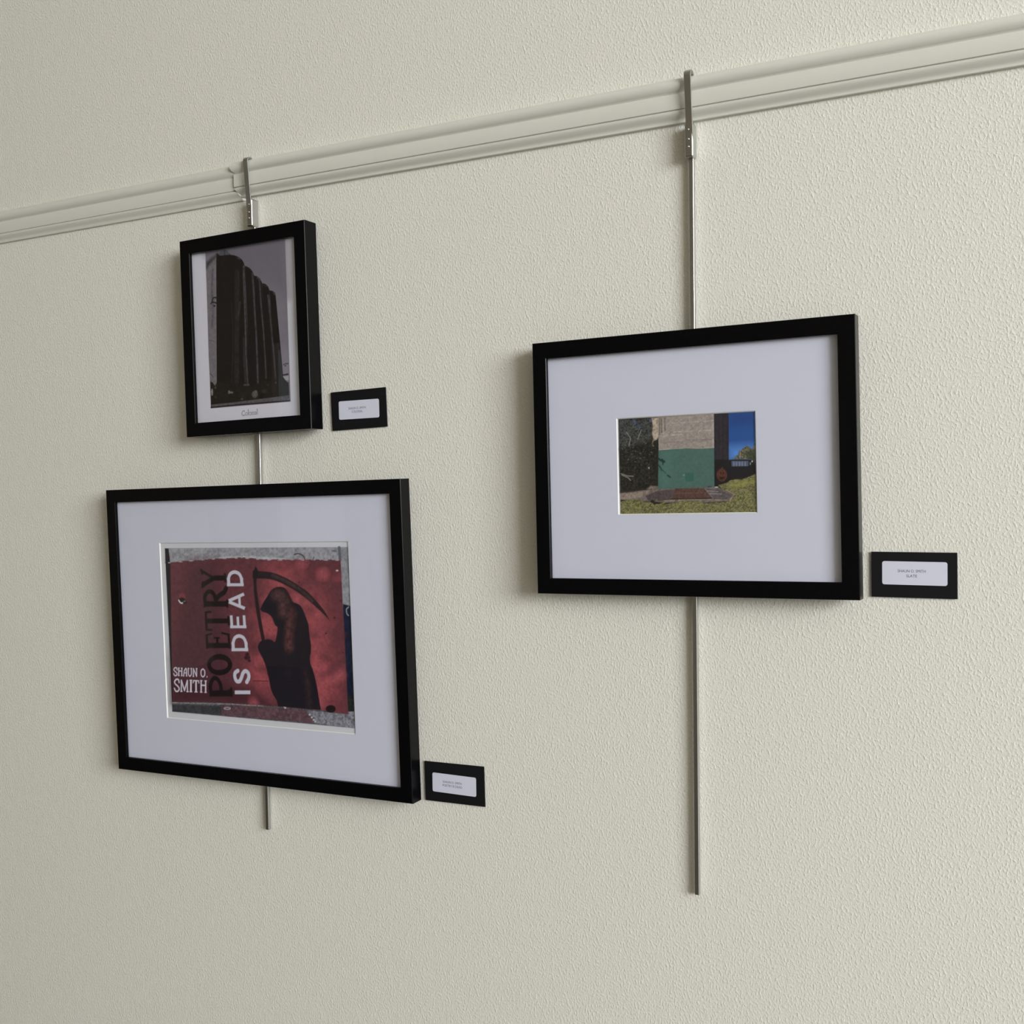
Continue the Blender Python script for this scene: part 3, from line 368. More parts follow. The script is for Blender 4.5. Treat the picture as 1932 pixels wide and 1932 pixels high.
('p',[(156.7,-11.6),(155.4,-14.5),(151.8,-16.8),(147.0,-17.7),(142.2,-17.1),(138.8,-15.2),(137.6,-12.3),(139.0,-9.4),(142.5,-7.2),(147.4,-6.2),(152.1,-6.8),(155.5,-8.8)],None,(96,46,54),14,0.2),
('p',[(19.9,32.6),(19.2,30.1),(17.5,28.2),(15.2,27.5),(13.0,28.1),(11.5,29.9),(11.0,32.3),(11.7,34.8),(13.4,36.7),(15.7,37.4),(17.9,36.8),(19.4,35.0)],None,(96,46,54),14,0.2),
('p',[(155.0,82.8),(154.6,81.9),(153.5,81.3),(152.1,81.0),(150.7,81.2),(149.7,81.9),(149.3,82.7),(149.7,83.6),(150.8,84.3),(152.2,84.5),(153.6,84.3),(154.6,83.7)],None,(120,58,66),14,0.2),
('p',[(61.3,-46.0),(60.4,-47.9),(58.1,-49.5),(55.0,-50.1),(51.9,-49.8),(49.7,-48.4),(48.9,-46.6),(49.8,-44.6),(52.2,-43.1),(55.3,-42.4),(58.4,-42.8),(60.6,-44.1)],None,(150,76,84),14,0.2),
('p',[(140.6,88.0),(140.2,85.7),(139.2,83.9),(137.9,83.3),(136.7,83.9),(135.8,85.6),(135.6,88.0),(136.0,90.3),(136.9,92.0),(138.2,92.7),(139.4,92.0),(140.3,90.3)],None,(96,46,54),14,0.2),
('p',[(8.9,51.7),(7.8,48.8),(5.0,46.7),(1.3,45.8),(-2.4,46.5),(-5.0,48.6),(-5.9,51.4),(-4.8,54.4),(-1.9,56.5),(1.8,57.4),(5.5,56.7),(8.1,54.6)],None,(84,44,52),14,0.2),
('p',[(17.7,52.3),(16.4,50.2),(12.9,48.6),(8.3,48.0),(3.7,48.4),(0.3,49.9),(-0.8,52.0),(0.5,54.1),(4.0,55.7),(8.7,56.3),(13.3,55.8),(16.6,54.4)],None,(96,46,54),14,0.2),
('p',[(101.4,-32.0),(100.9,-32.9),(99.6,-33.5),(97.8,-33.8),(96.1,-33.7),(94.8,-33.1),(94.3,-32.3),(94.8,-31.5),(96.2,-30.8),(97.9,-30.5),(99.7,-30.7),(101.0,-31.2)],None,(96,46,54),14,0.2),
('p',[(158.4,-50.5),(157.1,-53.3),(153.7,-55.5),(149.2,-56.5),(144.7,-56.0),(141.4,-54.1),(140.3,-51.4),(141.6,-48.6),(144.9,-46.4),(149.5,-45.4),(154.0,-45.9),(157.2,-47.8)],None,(150,76,84),14,0.2),
('p',[(156.8,85.6),(156.1,84.4),(154.4,83.4),(152.0,83.1),(149.6,83.4),(147.9,84.3),(147.3,85.5),(148.0,86.7),(149.8,87.7),(152.1,88.0),(154.5,87.7),(156.2,86.8)],None,(150,76,84),14,0.2),
('p',[(86.0,34.6),(84.8,33.0),(81.5,31.7),(77.1,31.2),(72.6,31.5),(69.4,32.6),(68.3,34.1),(69.6,35.8),(72.9,37.0),(77.3,37.6),(81.7,37.3),(84.9,36.2)],None,(96,46,54),14,0.2),
('p',[(17.7,42.2),(16.7,39.4),(14.3,37.3),(11.1,36.5),(8.0,37.2),(5.8,39.2),(5.1,42.0),(6.1,44.8),(8.5,46.9),(11.6,47.7),(14.7,47.0),(16.9,45.0)],None,(84,44,52),14,0.2),
('p',[(75.8,66.4),(75.0,65.0),(72.9,63.9),(70.1,63.4),(67.3,63.8),(65.3,64.8),(64.6,66.2),(65.5,67.7),(67.5,68.8),(70.3,69.2),(73.1,68.9),(75.1,67.8)],None,(96,46,54),14,0.2),
('p',[(56.3,97.9),(55.7,96.4),(54.1,95.2),(52.0,94.8),(50.0,95.2),(48.5,96.3),(48.0,97.8),(48.6,99.4),(50.2,100.5),(52.3,100.9),(54.3,100.5),(55.8,99.4)],None,(96,46,54),14,0.2),
('p',[(158.0,87.3),(156.6,84.5),(153.1,82.4),(148.4,81.6),(143.6,82.3),(140.2,84.3),(139.0,87.1),(140.4,89.8),(143.9,91.9),(148.7,92.7),(153.4,92.0),(156.8,90.0)],None,(84,44,52),14,0.2),
('p',[(36.0,-6.3),(35.3,-7.1),(33.3,-7.8),(30.7,-8.1),(28.1,-8.0),(26.2,-7.5),(25.6,-6.7),(26.3,-5.9),(28.2,-5.2),(30.9,-4.9),(33.5,-5.0),(35.3,-5.6)],None,(84,44,52),14,0.2),
('p',[(74.9,-71.1),(74.1,-73.7),(72.2,-75.8),(69.7,-76.6),(67.1,-76.0),(65.4,-74.2),(64.8,-71.6),(65.6,-69.0),(67.5,-66.9),(70.1,-66.1),(72.6,-66.7),(74.3,-68.5)],None,(120,58,66),14,0.2),
('p',[(84.7,102.8),(83.4,101.6),(79.9,100.7),(75.2,100.4),(70.5,100.7),(67.1,101.5),(65.9,102.7),(67.2,103.8),(70.7,104.7),(75.4,105.1),(80.0,104.8),(83.4,103.9)],None,(96,46,54),14,0.2),
('p',[(-2.6,-86.5),(-3.0,-87.7),(-4.2,-88.5),(-5.7,-88.9),(-7.2,-88.7),(-8.3,-88.0),(-8.7,-86.9),(-8.2,-85.7),(-7.1,-84.9),(-5.5,-84.5),(-4.0,-84.7),(-2.9,-85.4)],None,(96,46,54),14,0.2),
('p',[(116.0,3.0),(114.8,1.3),(111.7,0.0),(107.5,-0.5),(103.3,-0.3),(100.3,0.8),(99.2,2.4),(100.4,4.1),(103.5,5.4),(107.7,5.9),(111.9,5.6),(114.9,4.6)],None,(84,44,52),14,0.2),
('p',[(68.3,-14.2),(67.0,-16.1),(63.6,-17.6),(58.9,-18.3),(54.3,-18.0),(51.0,-16.7),(49.9,-14.9),(51.2,-13.0),(54.6,-11.5),(59.2,-10.8),(63.8,-11.1),(67.1,-12.4)],None,(150,76,84),14,0.2),
('p',[(61.8,49.5),(61.1,47.9),(59.2,46.7),(56.7,46.2),(54.2,46.6),(52.4,47.7),(51.8,49.2),(52.5,50.8),(54.4,52.0),(56.9,52.5),(59.4,52.1),(61.2,51.0)],None,(96,46,54),14,0.2),
('p',[(126.1,-50.2),(125.6,-51.4),(124.1,-52.3),(122.2,-52.7),(120.3,-52.5),(118.9,-51.7),(118.4,-50.6),(119.0,-49.5),(120.4,-48.6),(122.4,-48.2),(124.3,-48.4),(125.6,-49.2)],None,(150,76,84),14,0.2),
('p',[(115.4,99.7),(114.5,97.1),(112.3,95.2),(109.3,94.5),(106.3,95.2),(104.1,97.0),(103.4,99.6),(104.3,102.2),(106.6,104.1),(109.6,104.8),(112.6,104.1),(114.7,102.2)],None,(84,44,52),14,0.2),
('p',[(143.7,-44.9),(143.1,-46.0),(141.4,-46.8),(139.1,-47.2),(136.9,-47.0),(135.3,-46.3),(134.7,-45.3),(135.3,-44.2),(137.0,-43.4),(139.3,-43.0),(141.5,-43.2),(143.1,-43.9)],None,(84,44,52),14,0.2),
('p',[(74.2,-97.2),(73.6,-98.4),(72.1,-99.2),(70.1,-99.7),(68.1,-99.5),(66.7,-98.8),(66.2,-97.7),(66.8,-96.6),(68.3,-95.7),(70.3,-95.3),(72.2,-95.5),(73.7,-96.2)],None,(150,76,84),14,0.2),
('p',[(122.9,93.7),(122.2,92.3),(120.5,91.2),(118.2,90.8),(116.0,91.2),(114.4,92.2),(113.8,93.7),(114.5,95.1),(116.2,96.2),(118.4,96.6),(120.7,96.2),(122.3,95.2)],None,(96,46,54),14,0.2),
('p',[(88.3,-87.5),(87.1,-89.3),(84.0,-90.8),(79.8,-91.5),(75.6,-91.3),(72.6,-90.2),(71.5,-88.5),(72.7,-86.6),(75.9,-85.2),(80.1,-84.4),(84.2,-84.7),(87.2,-85.8)],None,(150,76,84),14,0.2),
('p',[(40.3,-6.4),(39.0,-7.7),(35.4,-8.7),(30.6,-9.2),(25.8,-9.1),(22.3,-8.3),(21.1,-7.1),(22.4,-5.8),(26.0,-4.8),(30.8,-4.3),(35.6,-4.4),(39.1,-5.2)],None,(96,46,54),14,0.2),
('p',[(132.3,-8.2),(131.9,-10.2),(130.9,-11.6),(129.6,-12.2),(128.3,-11.7),(127.4,-10.3),(127.1,-8.4),(127.6,-6.5),(128.5,-5.0),(129.8,-4.4),(131.1,-4.9),(132.0,-6.3)],None,(120,58,66),14,0.2),
('p',[(149.8,-36.8),(149.0,-37.7),(146.7,-38.5),(143.7,-38.8),(140.6,-38.7),(138.4,-38.2),(137.6,-37.4),(138.4,-36.5),(140.7,-35.7),(143.8,-35.4),(146.8,-35.5),(149.0,-36.0)],None,(84,44,52),14,0.2),
('p',[(145.6,18.3),(144.5,17.1),(141.6,16.2),(137.7,15.8),(133.9,15.9),(131.0,16.7),(130.0,17.8),(131.1,19.0),(134.0,19.9),(137.9,20.3),(141.8,20.1),(144.6,19.4)],None,(120,58,66),14,0.2),
('p',[(142.6,-87.1),(142.1,-88.6),(140.9,-89.8),(139.3,-90.3),(137.8,-90.0),(136.7,-89.0),(136.3,-87.5),(136.8,-85.9),(137.9,-84.7),(139.5,-84.2),(141.1,-84.5),(142.2,-85.6)],None,(96,46,54),14,0.2),
('p',[(120.0,-89.4),(119.4,-91.4),(117.9,-92.9),(115.9,-93.5),(114.0,-93.1),(112.6,-91.8),(112.1,-89.9),(112.7,-87.9),(114.2,-86.4),(116.2,-85.8),(118.1,-86.2),(119.5,-87.5)],None,(150,76,84),14,0.2),
('p',[(104.6,-91.5),(104.1,-92.4),(102.7,-93.1),(100.7,-93.5),(98.8,-93.4),(97.4,-92.8),(96.9,-92.0),(97.4,-91.1),(98.9,-90.3),(100.8,-90.0),(102.8,-90.1),(104.1,-90.7)],None,(96,46,54),14,0.2),
('p',[(110.9,36.8),(109.8,35.4),(106.9,34.2),(103.0,33.7),(99.1,34.0),(96.3,35.0),(95.3,36.4),(96.4,37.9),(99.3,39.0),(103.2,39.5),(107.1,39.2),(109.9,38.2)],None,(84,44,52),14,0.2),
('p',[(12.2,20.7),(11.0,18.9),(7.7,17.6),(3.3,16.9),(-1.1,17.3),(-4.2,18.5),(-5.3,20.2),(-4.1,22.0),(-0.8,23.4),(3.6,24.0),(8.0,23.7),(11.1,22.5)],None,(120,58,66),14,0.2),
('p',[(54.4,-66.4),(53.0,-68.8),(49.5,-70.7),(44.8,-71.6),(40.1,-71.2),(36.7,-69.7),(35.5,-67.4),(36.9,-64.9),(40.4,-63.0),(45.1,-62.2),(49.8,-62.6),(53.2,-64.1)],None,(84,44,52),14,0.2),
('p',[(138.5,-52.2),(137.3,-53.3),(133.8,-54.3),(129.2,-54.8),(124.5,-54.7),(121.1,-54.1),(119.9,-53.1),(121.2,-52.0),(124.6,-51.0),(129.3,-50.5),(134.0,-50.6),(137.3,-51.2)],None,(84,44,52),14,0.2),
('p',[(1.1,-102.7),(0.5,-104.5),(-0.9,-105.8),(-2.8,-106.4),(-4.7,-106.1),(-6.1,-104.9),(-6.5,-103.2),(-5.9,-101.4),(-4.5,-100.1),(-2.5,-99.5),(-0.6,-99.8),(0.7,-101.0)],None,(96,46,54),14,0.2),
('p',[(135.7,-27.4),(134.7,-29.3),(132.1,-30.8),(128.5,-31.5),(125.0,-31.1),(122.5,-29.9),(121.6,-28.0),(122.6,-26.1),(125.2,-24.7),(128.8,-24.0),(132.3,-24.4),(134.8,-25.6)],None,(84,44,52),14,0.2),
('p',[(89.5,53.3),(88.4,50.4),(85.8,48.3),(82.2,47.5),(78.6,48.2),(76.1,50.2),(75.2,53.0),(76.3,55.8),(79.0,57.9),(82.6,58.7),(86.1,58.0),(88.6,56.0)],None,(150,76,84),14,0.2),
('p',[(87.6,-97.3),(86.5,-99.6),(83.4,-101.4),(79.3,-102.2),(75.2,-101.9),(72.2,-100.5),(71.2,-98.3),(72.4,-96.0),(75.5,-94.2),(79.6,-93.4),(83.7,-93.7),(86.6,-95.2)],None,(84,44,52),14,0.2),
('p',[(48.6,-69.3),(48.0,-70.1),(46.4,-70.8),(44.3,-71.1),(42.2,-71.0),(40.7,-70.5),(40.1,-69.8),(40.7,-68.9),(42.3,-68.3),(44.4,-68.0),(46.5,-68.1),(48.1,-68.6)],None,(84,44,52),14,0.2),
('p',[(118.2,53.6),(117.5,52.9),(115.8,52.3),(113.4,52.0),(111.1,52.2),(109.4,52.7),(108.8,53.4),(109.5,54.2),(111.2,54.8),(113.5,55.0),(115.9,54.9),(117.6,54.4)],None,(84,44,52),14,0.2),
('p',[(152.8,31.7),(151.8,30.3),(149.2,29.2),(145.7,28.7),(142.1,29.0),(139.6,29.9),(138.6,31.3),(139.6,32.8),(142.3,33.9),(145.8,34.4),(149.4,34.1),(151.9,33.1)],None,(96,46,54),14,0.2),
('p',[(97.1,97.7),(96.0,96.6),(93.0,95.7),(89.0,95.3),(85.0,95.6),(82.1,96.5),(81.0,97.6),(82.2,98.8),(85.1,99.7),(89.2,100.0),(93.2,99.7),(96.1,98.9)],None,(120,58,66),14,0.2),
('p',[(42.5,51.4),(41.2,49.7),(37.7,48.3),(33.0,47.8),(28.3,48.1),(24.9,49.3),(23.7,51.0),(25.1,52.7),(28.6,54.1),(33.3,54.6),(38.0,54.2),(41.3,53.1)],None,(150,76,84),14,0.2),
('p',[(88.0,-37.5),(87.5,-39.8),(86.3,-41.6),(84.7,-42.3),(83.2,-41.7),(82.1,-40.1),(81.8,-37.8),(82.3,-35.5),(83.5,-33.7),(85.1,-33.0),(86.6,-33.6),(87.7,-35.2)],None,(84,44,52),14,0.2),
('p',[(155.0,92.4),(154.1,90.6),(151.7,89.3),(148.4,88.8),(145.1,89.2),(142.7,90.5),(141.9,92.3),(142.8,94.1),(145.3,95.4),(148.6,95.9),(151.8,95.5),(154.2,94.2)],None,(84,44,52),14,0.2),
('p',[(63.9,-29.8),(62.6,-31.4),(59.1,-32.7),(54.3,-33.3),(49.6,-33.1),(46.1,-32.1),(44.9,-30.6),(46.3,-29.0),(49.8,-27.8),(54.5,-27.2),(59.3,-27.4),(62.7,-28.3)],None,(84,44,52),14,0.2),
('p',[(2.9,-97.3),(2.1,-99.2),(0.2,-100.7),(-2.4,-101.3),(-5.0,-101.0),(-6.9,-99.7),(-7.5,-98.0),(-6.7,-96.1),(-4.7,-94.6),(-2.1,-94.0),(0.5,-94.3),(2.3,-95.6)],None,(150,76,84),14,0.2),
('p',[(69.3,-94.3),(68.4,-96.8),(66.2,-98.8),(63.3,-99.6),(60.4,-99.1),(58.3,-97.4),(57.6,-95.0),(58.5,-92.5),(60.7,-90.5),(63.7,-89.7),(66.6,-90.2),(68.6,-91.9)],None,(120,58,66),14,0.2),
('p',[(142.0,-58.3),(141.0,-59.5),(138.2,-60.6),(134.4,-61.1),(130.7,-61.0),(128.0,-60.2),(127.0,-59.0),(128.0,-57.7),(130.8,-56.7),(134.6,-56.2),(138.3,-56.3),(141.0,-57.1)],None,(150,76,84),14,0.2),
('p',[(67.0,28.6),(65.5,26.0),(61.8,24.1),(56.7,23.3),(51.6,23.8),(48.0,25.6),(46.7,28.1),(48.2,30.6),(52.0,32.6),(57.1,33.4),(62.1,32.8),(65.7,31.1)],None,(96,46,54),14,0.2),
('p',[(18.8,79.2),(17.7,77.8),(14.7,76.7),(10.5,76.2),(6.5,76.6),(3.5,77.6),(2.5,79.0),(3.6,80.5),(6.7,81.6),(10.8,82.0),(14.9,81.7),(17.8,80.7)],None,(84,44,52),14,0.2),
('p',[(6.1,14.5),(5.2,11.6),(3.0,9.4),(0.1,8.6),(-2.7,9.2),(-4.7,11.3),(-5.3,14.1),(-4.4,17.0),(-2.2,19.2),(0.7,20.1),(3.5,19.4),(5.5,17.3)],None,(84,44,52),14,0.2),
('p',[(33.3,97.2),(32.6,96.4),(30.8,95.8),(28.4,95.6),(25.9,95.8),(24.2,96.3),(23.6,97.1),(24.2,97.8),(26.0,98.4),(28.5,98.6),(30.9,98.4),(32.6,97.9)],None,(120,58,66),14,0.2),
('p',[(101.2,102.4),(100.4,101.4),(98.3,100.7),(95.4,100.5),(92.5,100.7),(90.4,101.4),(89.6,102.3),(90.5,103.3),(92.6,104.0),(95.5,104.2),(98.4,104.0),(100.5,103.3)],None,(150,76,84),14,0.2),
('p',[(114.4,-73.1),(113.1,-74.1),(109.5,-74.9),(104.5,-75.5),(99.6,-75.5),(96.0,-75.0),(94.7,-74.2),(96.1,-73.2),(99.7,-72.3),(104.7,-71.8),(109.6,-71.8),(113.1,-72.3)],None,(150,76,84),14,0.2),
('p',[(27.6,-48.4),(26.3,-49.6),(22.7,-50.7),(17.9,-51.2),(13.1,-51.1),(9.6,-50.4),(8.4,-49.2),(9.7,-48.0),(13.3,-46.9),(18.1,-46.4),(22.9,-46.5),(26.4,-47.2)],None,(84,44,52),14,0.2),
('p',[(49.8,-44.2),(48.6,-46.1),(45.3,-47.7),(40.8,-48.4),(36.4,-48.1),(33.2,-46.8),(32.1,-45.0),(33.4,-43.0),(36.7,-41.5),(41.2,-40.8),(45.6,-41.1),(48.7,-42.3)],None,(150,76,84),14,0.2),
('p',[(160.2,5.1),(159.0,4.2),(155.8,3.5),(151.5,3.1),(147.1,3.2),(144.0,3.7),(142.8,4.5),(144.0,5.4),(147.2,6.2),(151.6,6.5),(155.9,6.4),(159.1,5.9)],None,(84,44,52),14,0.2),
('p',[(137.8,87.9),(136.7,85.4),(133.7,83.5),(129.8,82.8),(125.8,83.4),(122.9,85.2),(121.9,87.7),(123.1,90.3),(126.1,92.1),(130.1,92.8),(134.0,92.2),(136.9,90.4)],None,(150,76,84),14,0.2),
('p',[(9.8,5.9),(9.4,5.5),(8.7,5.4),(8.3,5.8),(8.7,6.2),(9.4,6.3)],None,(58,28,34),0.5,0.0),
('p',[(20.6,-28.4),(20.2,-28.8),(19.5,-28.8),(19.1,-28.5),(19.5,-28.0),(20.3,-28.0)],None,(58,28,34),0.5,0.0),
('p',[(145.4,-9.5),(145.2,-9.9),(144.9,-9.9),(144.7,-9.5),(144.9,-9.2),(145.2,-9.2)],None,(58,28,34),0.5,0.0),
('p',[(112.7,88.0),(112.2,87.5),(111.3,87.5),(110.9,88.0),(111.4,88.4),(112.2,88.4)],None,(58,28,34),0.5,0.0),
('p',[(121.2,70.4),(121.0,69.9),(120.7,69.9),(120.5,70.4),(120.7,70.8),(121.0,70.8)],None,(58,28,34),0.5,0.0),
('p',[(80.2,15.4),(79.8,14.9),(79.2,14.9),(78.8,15.3),(79.2,15.8),(79.8,15.8)],None,(58,28,34),0.5,0.0),
('p',[(55.3,-52.8),(55.1,-53.3),(54.6,-53.3),(54.4,-52.8),(54.7,-52.3),(55.1,-52.3)],None,(58,28,34),0.5,0.0),
('p',[(109.9,40.8),(109.5,40.3),(108.9,40.3),(108.6,40.8),(108.9,41.3),(109.6,41.3)],None,(58,28,34),0.5,0.0),
('p',[(48.8,-37.9),(48.4,-38.5),(47.5,-38.5),(47.0,-38.0),(47.5,-37.5),(48.4,-37.5)],None,(58,28,34),0.5,0.0),
('p',[(36.5,-58.2),(36.2,-58.7),(35.4,-58.7),(35.1,-58.3),(35.5,-57.8),(36.2,-57.7)],None,(58,28,34),0.5,0.0),
('p',[(9.5,19.2),(9.2,18.7),(8.5,18.7),(8.2,19.2),(8.6,19.6),(9.2,19.6)],None,(58,28,34),0.5,0.0),
('p',[(73.7,95.0),(73.5,94.6),(73.0,94.6),(72.8,95.0),(73.0,95.5),(73.5,95.5)],None,(58,28,34),0.5,0.0),
('p',[(136.8,-9.1),(136.6,-9.5),(136.2,-9.5),(136.0,-9.1),(136.2,-8.7),(136.6,-8.6)],None,(58,28,34),0.5,0.0),
('p',[(136.2,47.6),(135.9,47.3),(135.3,47.3),(135.0,47.6),(135.3,47.9),(135.9,47.9)],None,(58,28,34),0.5,0.0),
('p',[(3.7,-47.2),(3.5,-47.5),(3.0,-47.5),(2.8,-47.2),(3.0,-46.9),(3.5,-46.9)],None,(58,28,34),0.5,0.0),
('p',[(144.0,85.1),(143.6,84.6),(142.9,84.6),(142.5,85.1),(142.9,85.5),(143.7,85.5)],None,(58,28,34),0.5,0.0),
('p',[(39.1,28.3),(38.9,27.9),(38.4,27.9),(38.1,28.3),(38.4,28.7),(38.9,28.7)],None,(58,28,34),0.5,0.0),
('p',[(149.9,-42.5),(149.6,-42.9),(149.0,-42.9),(148.7,-42.5),(149.0,-42.1),(149.6,-42.1)],None,(58,28,34),0.5,0.0),
('p',[(61.6,-40.5),(61.3,-40.9),(60.8,-40.9),(60.5,-40.6),(60.8,-40.2),(61.3,-40.2)],None,(58,28,34),0.5,0.0),
('p',[(110.6,53.4),(110.2,53.0),(109.3,53.0),(108.8,53.4),(109.3,53.8),(110.2,53.9)],None,(58,28,34),0.5,0.0),
('p',[(31.6,98.8),(31.2,98.5),(30.5,98.5),(30.2,98.8),(30.6,99.1),(31.3,99.1)],None,(58,28,34),0.5,0.0),
('p',[(77.4,-16.6),(77.0,-17.0),(76.2,-17.0),(75.8,-16.7),(76.2,-16.3),(77.0,-16.3)],None,(58,28,34),0.5,0.0),
('p',[(82.7,-60.0),(82.5,-60.3),(82.0,-60.3),(81.8,-60.0),(82.1,-59.7),(82.5,-59.6)],None,(58,28,34),0.5,0.0),
('p',[(127.2,33.4),(126.8,33.1),(125.9,33.1),(125.5,33.4),(125.9,33.7),(126.8,33.7)],None,(58,28,34),0.5,0.0),
('p',[(12.5,29.4),(12.2,29.1),(11.5,29.1),(11.2,29.4),(11.6,29.8),(12.2,29.8)],None,(58,28,34),0.5,0.0),
('p',[(34.0,12.8),(33.5,12.3),(32.7,12.3),(32.2,12.7),(32.7,13.3),(33.6,13.3)],None,(58,28,34),0.5,0.0),
('p',[(99.5,52.9),(99.2,52.6),(98.5,52.6),(98.2,52.9),(98.5,53.2),(99.2,53.2)],None,(58,28,34),0.5,0.0),
('p',[(4.7,-59.8),(4.5,-60.1),(3.9,-60.2),(3.7,-59.9),(3.9,-59.6),(4.5,-59.5)],None,(58,28,34),0.5,0.0),
('p',[(130.0,79.8),(129.8,79.5),(129.3,79.5),(129.0,79.8),(129.3,80.1),(129.8,80.1)],None,(58,28,34),0.5,0.0),
('p',[(137.7,-30.6),(137.4,-30.8),(137.0,-30.9),(136.8,-30.6),(137.0,-30.3),(137.4,-30.3)],None,(58,28,34),0.5,0.0),
('p',[(143.4,78.8),(143.1,78.4),(142.3,78.4),(142.0,78.8),(142.4,79.2),(143.1,79.2)],None,(58,28,34),0.5,0.0),
('p',[(91.9,8.3),(91.6,8.0),(91.1,8.0),(90.8,8.3),(91.1,8.6),(91.7,8.6)],None,(58,28,34),0.5,0.0),
('p',[(103.4,73.9),(103.0,73.6),(102.4,73.6),(102.1,73.9),(102.4,74.2),(103.1,74.2)],None,(58,28,34),0.5,0.0),
('p',[(53.8,-77.1),(53.5,-77.6),(52.8,-77.6),(52.5,-77.2),(52.8,-76.8),(53.5,-76.7)],None,(58,28,34),0.5,0.0),
('p',[(104.7,103.3),(104.3,102.8),(103.5,102.8),(103.1,103.3),(103.5,103.7),(104.3,103.7)],None,(58,28,34),0.5,0.0),
('p',[(116.5,0.5),(116.1,-0.1),(115.2,-0.1),(114.9,0.4),(115.3,0.9),(116.1,0.9)],None,(58,28,34),0.5,0.0),
('p',[(45.1,70.4),(44.8,70.1),(44.3,70.1),(44.0,70.4),(44.3,70.6),(44.8,70.6)],None,(58,28,34),0.5,0.0),
('p',[(39.0,86.6),(38.7,86.3),(38.4,86.3),(38.2,86.6),(38.4,87.0),(38.8,87.0)],None,(58,28,34),0.5,0.0),
('p',[(-1.3,5.0),(-1.7,4.5),(-2.6,4.5),(-3.0,4.9),(-2.6,5.4),(-1.7,5.4)],None,(58,28,34),0.5,0.0),
('p',[(3.6,-45.9),(3.3,-46.4),(2.8,-46.4),(2.6,-46.0),(2.9,-45.5),(3.4,-45.5)],None,(58,28,34),0.5,0.0),
('p',[(-158.7,-107.1),(-103.4,-103.2),(-43.3,-101.6),(-4.2,-101.2),(41.6,-101.1),(90.1,-101.6),(116.5,-101.9),(144.4,-104.0),(173.2,-104.5),(172.7,-122.7),(-159.6,-120.9)],None,(74,74,80),0.5,0.45),
('p',[(-63.3,-104.5),(-4.3,-103.2),(41.5,-102.7),(90.0,-103.5),(107.7,-120.4),(14.2,-120.5),(-64.1,-119.7)],None,(84,62,70),1.2,0.3),
('p',[(93.7,-103.3),(173.2,-104.5),(172.7,-122.7),(109.6,-121.0)],None,(112,112,122),1,0.4),
('p',[(-158.9,-110.2),(-63.4,-106.8),(-64.1,-120.1),(-159.6,-120.9)],None,(50,51,56),1.5,0.3),
('s',[(-23.9,-106.0),(-22.6,-119.8)],1.07,(56,44,50),0.4,0.0),
('s',[(-63.3,-105.2),(-63.6,-119.3)],1.07,(56,44,50),0.4,0.0),
('s',[(-158.7,-107.5),(-124.0,-106.3),(-79.3,-104.3),(-43.4,-102.8),(15.0,-102.1)],1.61,(120,116,120),0.8,0.4),
('p',[(98.8,-109.0),(98.7,-109.3),(98.6,-109.6),(98.4,-109.8),(98.1,-110.1),(97.8,-110.2),(97.5,-110.4),(97.1,-110.4),(96.7,-110.4),(96.4,-110.3),(96.1,-110.2),(95.8,-110.0),(95.6,-109.8),(95.5,-109.5),(95.5,-109.2),(95.5,-108.9),(95.7,-108.6),(95.9,-108.3),(96.1,-108.1),(96.5,-107.9),(96.8,-107.8),(97.2,-107.7),(97.6,-107.7),(97.9,-107.8),(98.2,-108.0),(98.5,-108.1),(98.7,-108.4),(98.8,-108.7)],None,(170,168,175),0.5,0.0),
('p',[(102.3,-112.5),(102.3,-112.8),(102.2,-113.1),(102.0,-113.4),(101.7,-113.6),(101.4,-113.8),(101.0,-113.9),(100.6,-113.9),(100.3,-113.9),(99.9,-113.9),(99.6,-113.7),(99.4,-113.5),(99.2,-113.3),(99.1,-113.0),(99.0,-112.7),(99.1,-112.4),(99.2,-112.1),(99.4,-111.8),(99.7,-111.6),(100.0,-111.4),(100.4,-111.3),(100.7,-111.2),(101.1,-111.3),(101.5,-111.3),(101.8,-111.5),(102.0,-111.7),(102.2,-111.9),(102.3,-112.2)],None,(170,168,175),0.5,0.0),
('p',[(105.5,-115.7),(105.5,-116.0),(105.3,-116.3),(105.1,-116.6),(104.9,-116.8),(104.6,-117.0),(104.2,-117.1),(103.8,-117.2),(103.5,-117.2),(103.1,-117.1),(102.8,-117.0),(102.6,-116.8),(102.4,-116.5),(102.3,-116.2),(102.2,-115.9),(102.3,-115.6),(102.4,-115.3),(102.6,-115.1),(102.9,-114.8),(103.2,-114.7),(103.6,-114.5),(103.9,-114.5),(104.3,-114.5),(104.6,-114.6),(104.9,-114.7),(105.2,-114.9),(105.4,-115.2),(105.5,-115.4)],None,(170,168,175),0.5,0.0),
('p',[(108.0,-118.1),(108.0,-118.4),(107.8,-118.7),(107.6,-119.0),(107.4,-119.2),(107.0,-119.4),(106.7,-119.5),(106.3,-119.6),(105.9,-119.6),(105.6,-119.5),(105.3,-119.3),(105.0,-119.1),(104.9,-118.9),(104.7,-118.6),(104.7,-118.3),(104.8,-118.0),(104.9,-117.7),(105.1,-117.5),(105.4,-117.2),(105.7,-117.0),(106.0,-116.9),(106.4,-116.9),(106.8,-116.9),(107.1,-117.0),(107.4,-117.1),(107.7,-117.3),(107.9,-117.5),(108.0,-117.8)],None,(170,168,175),0.5,0.0),
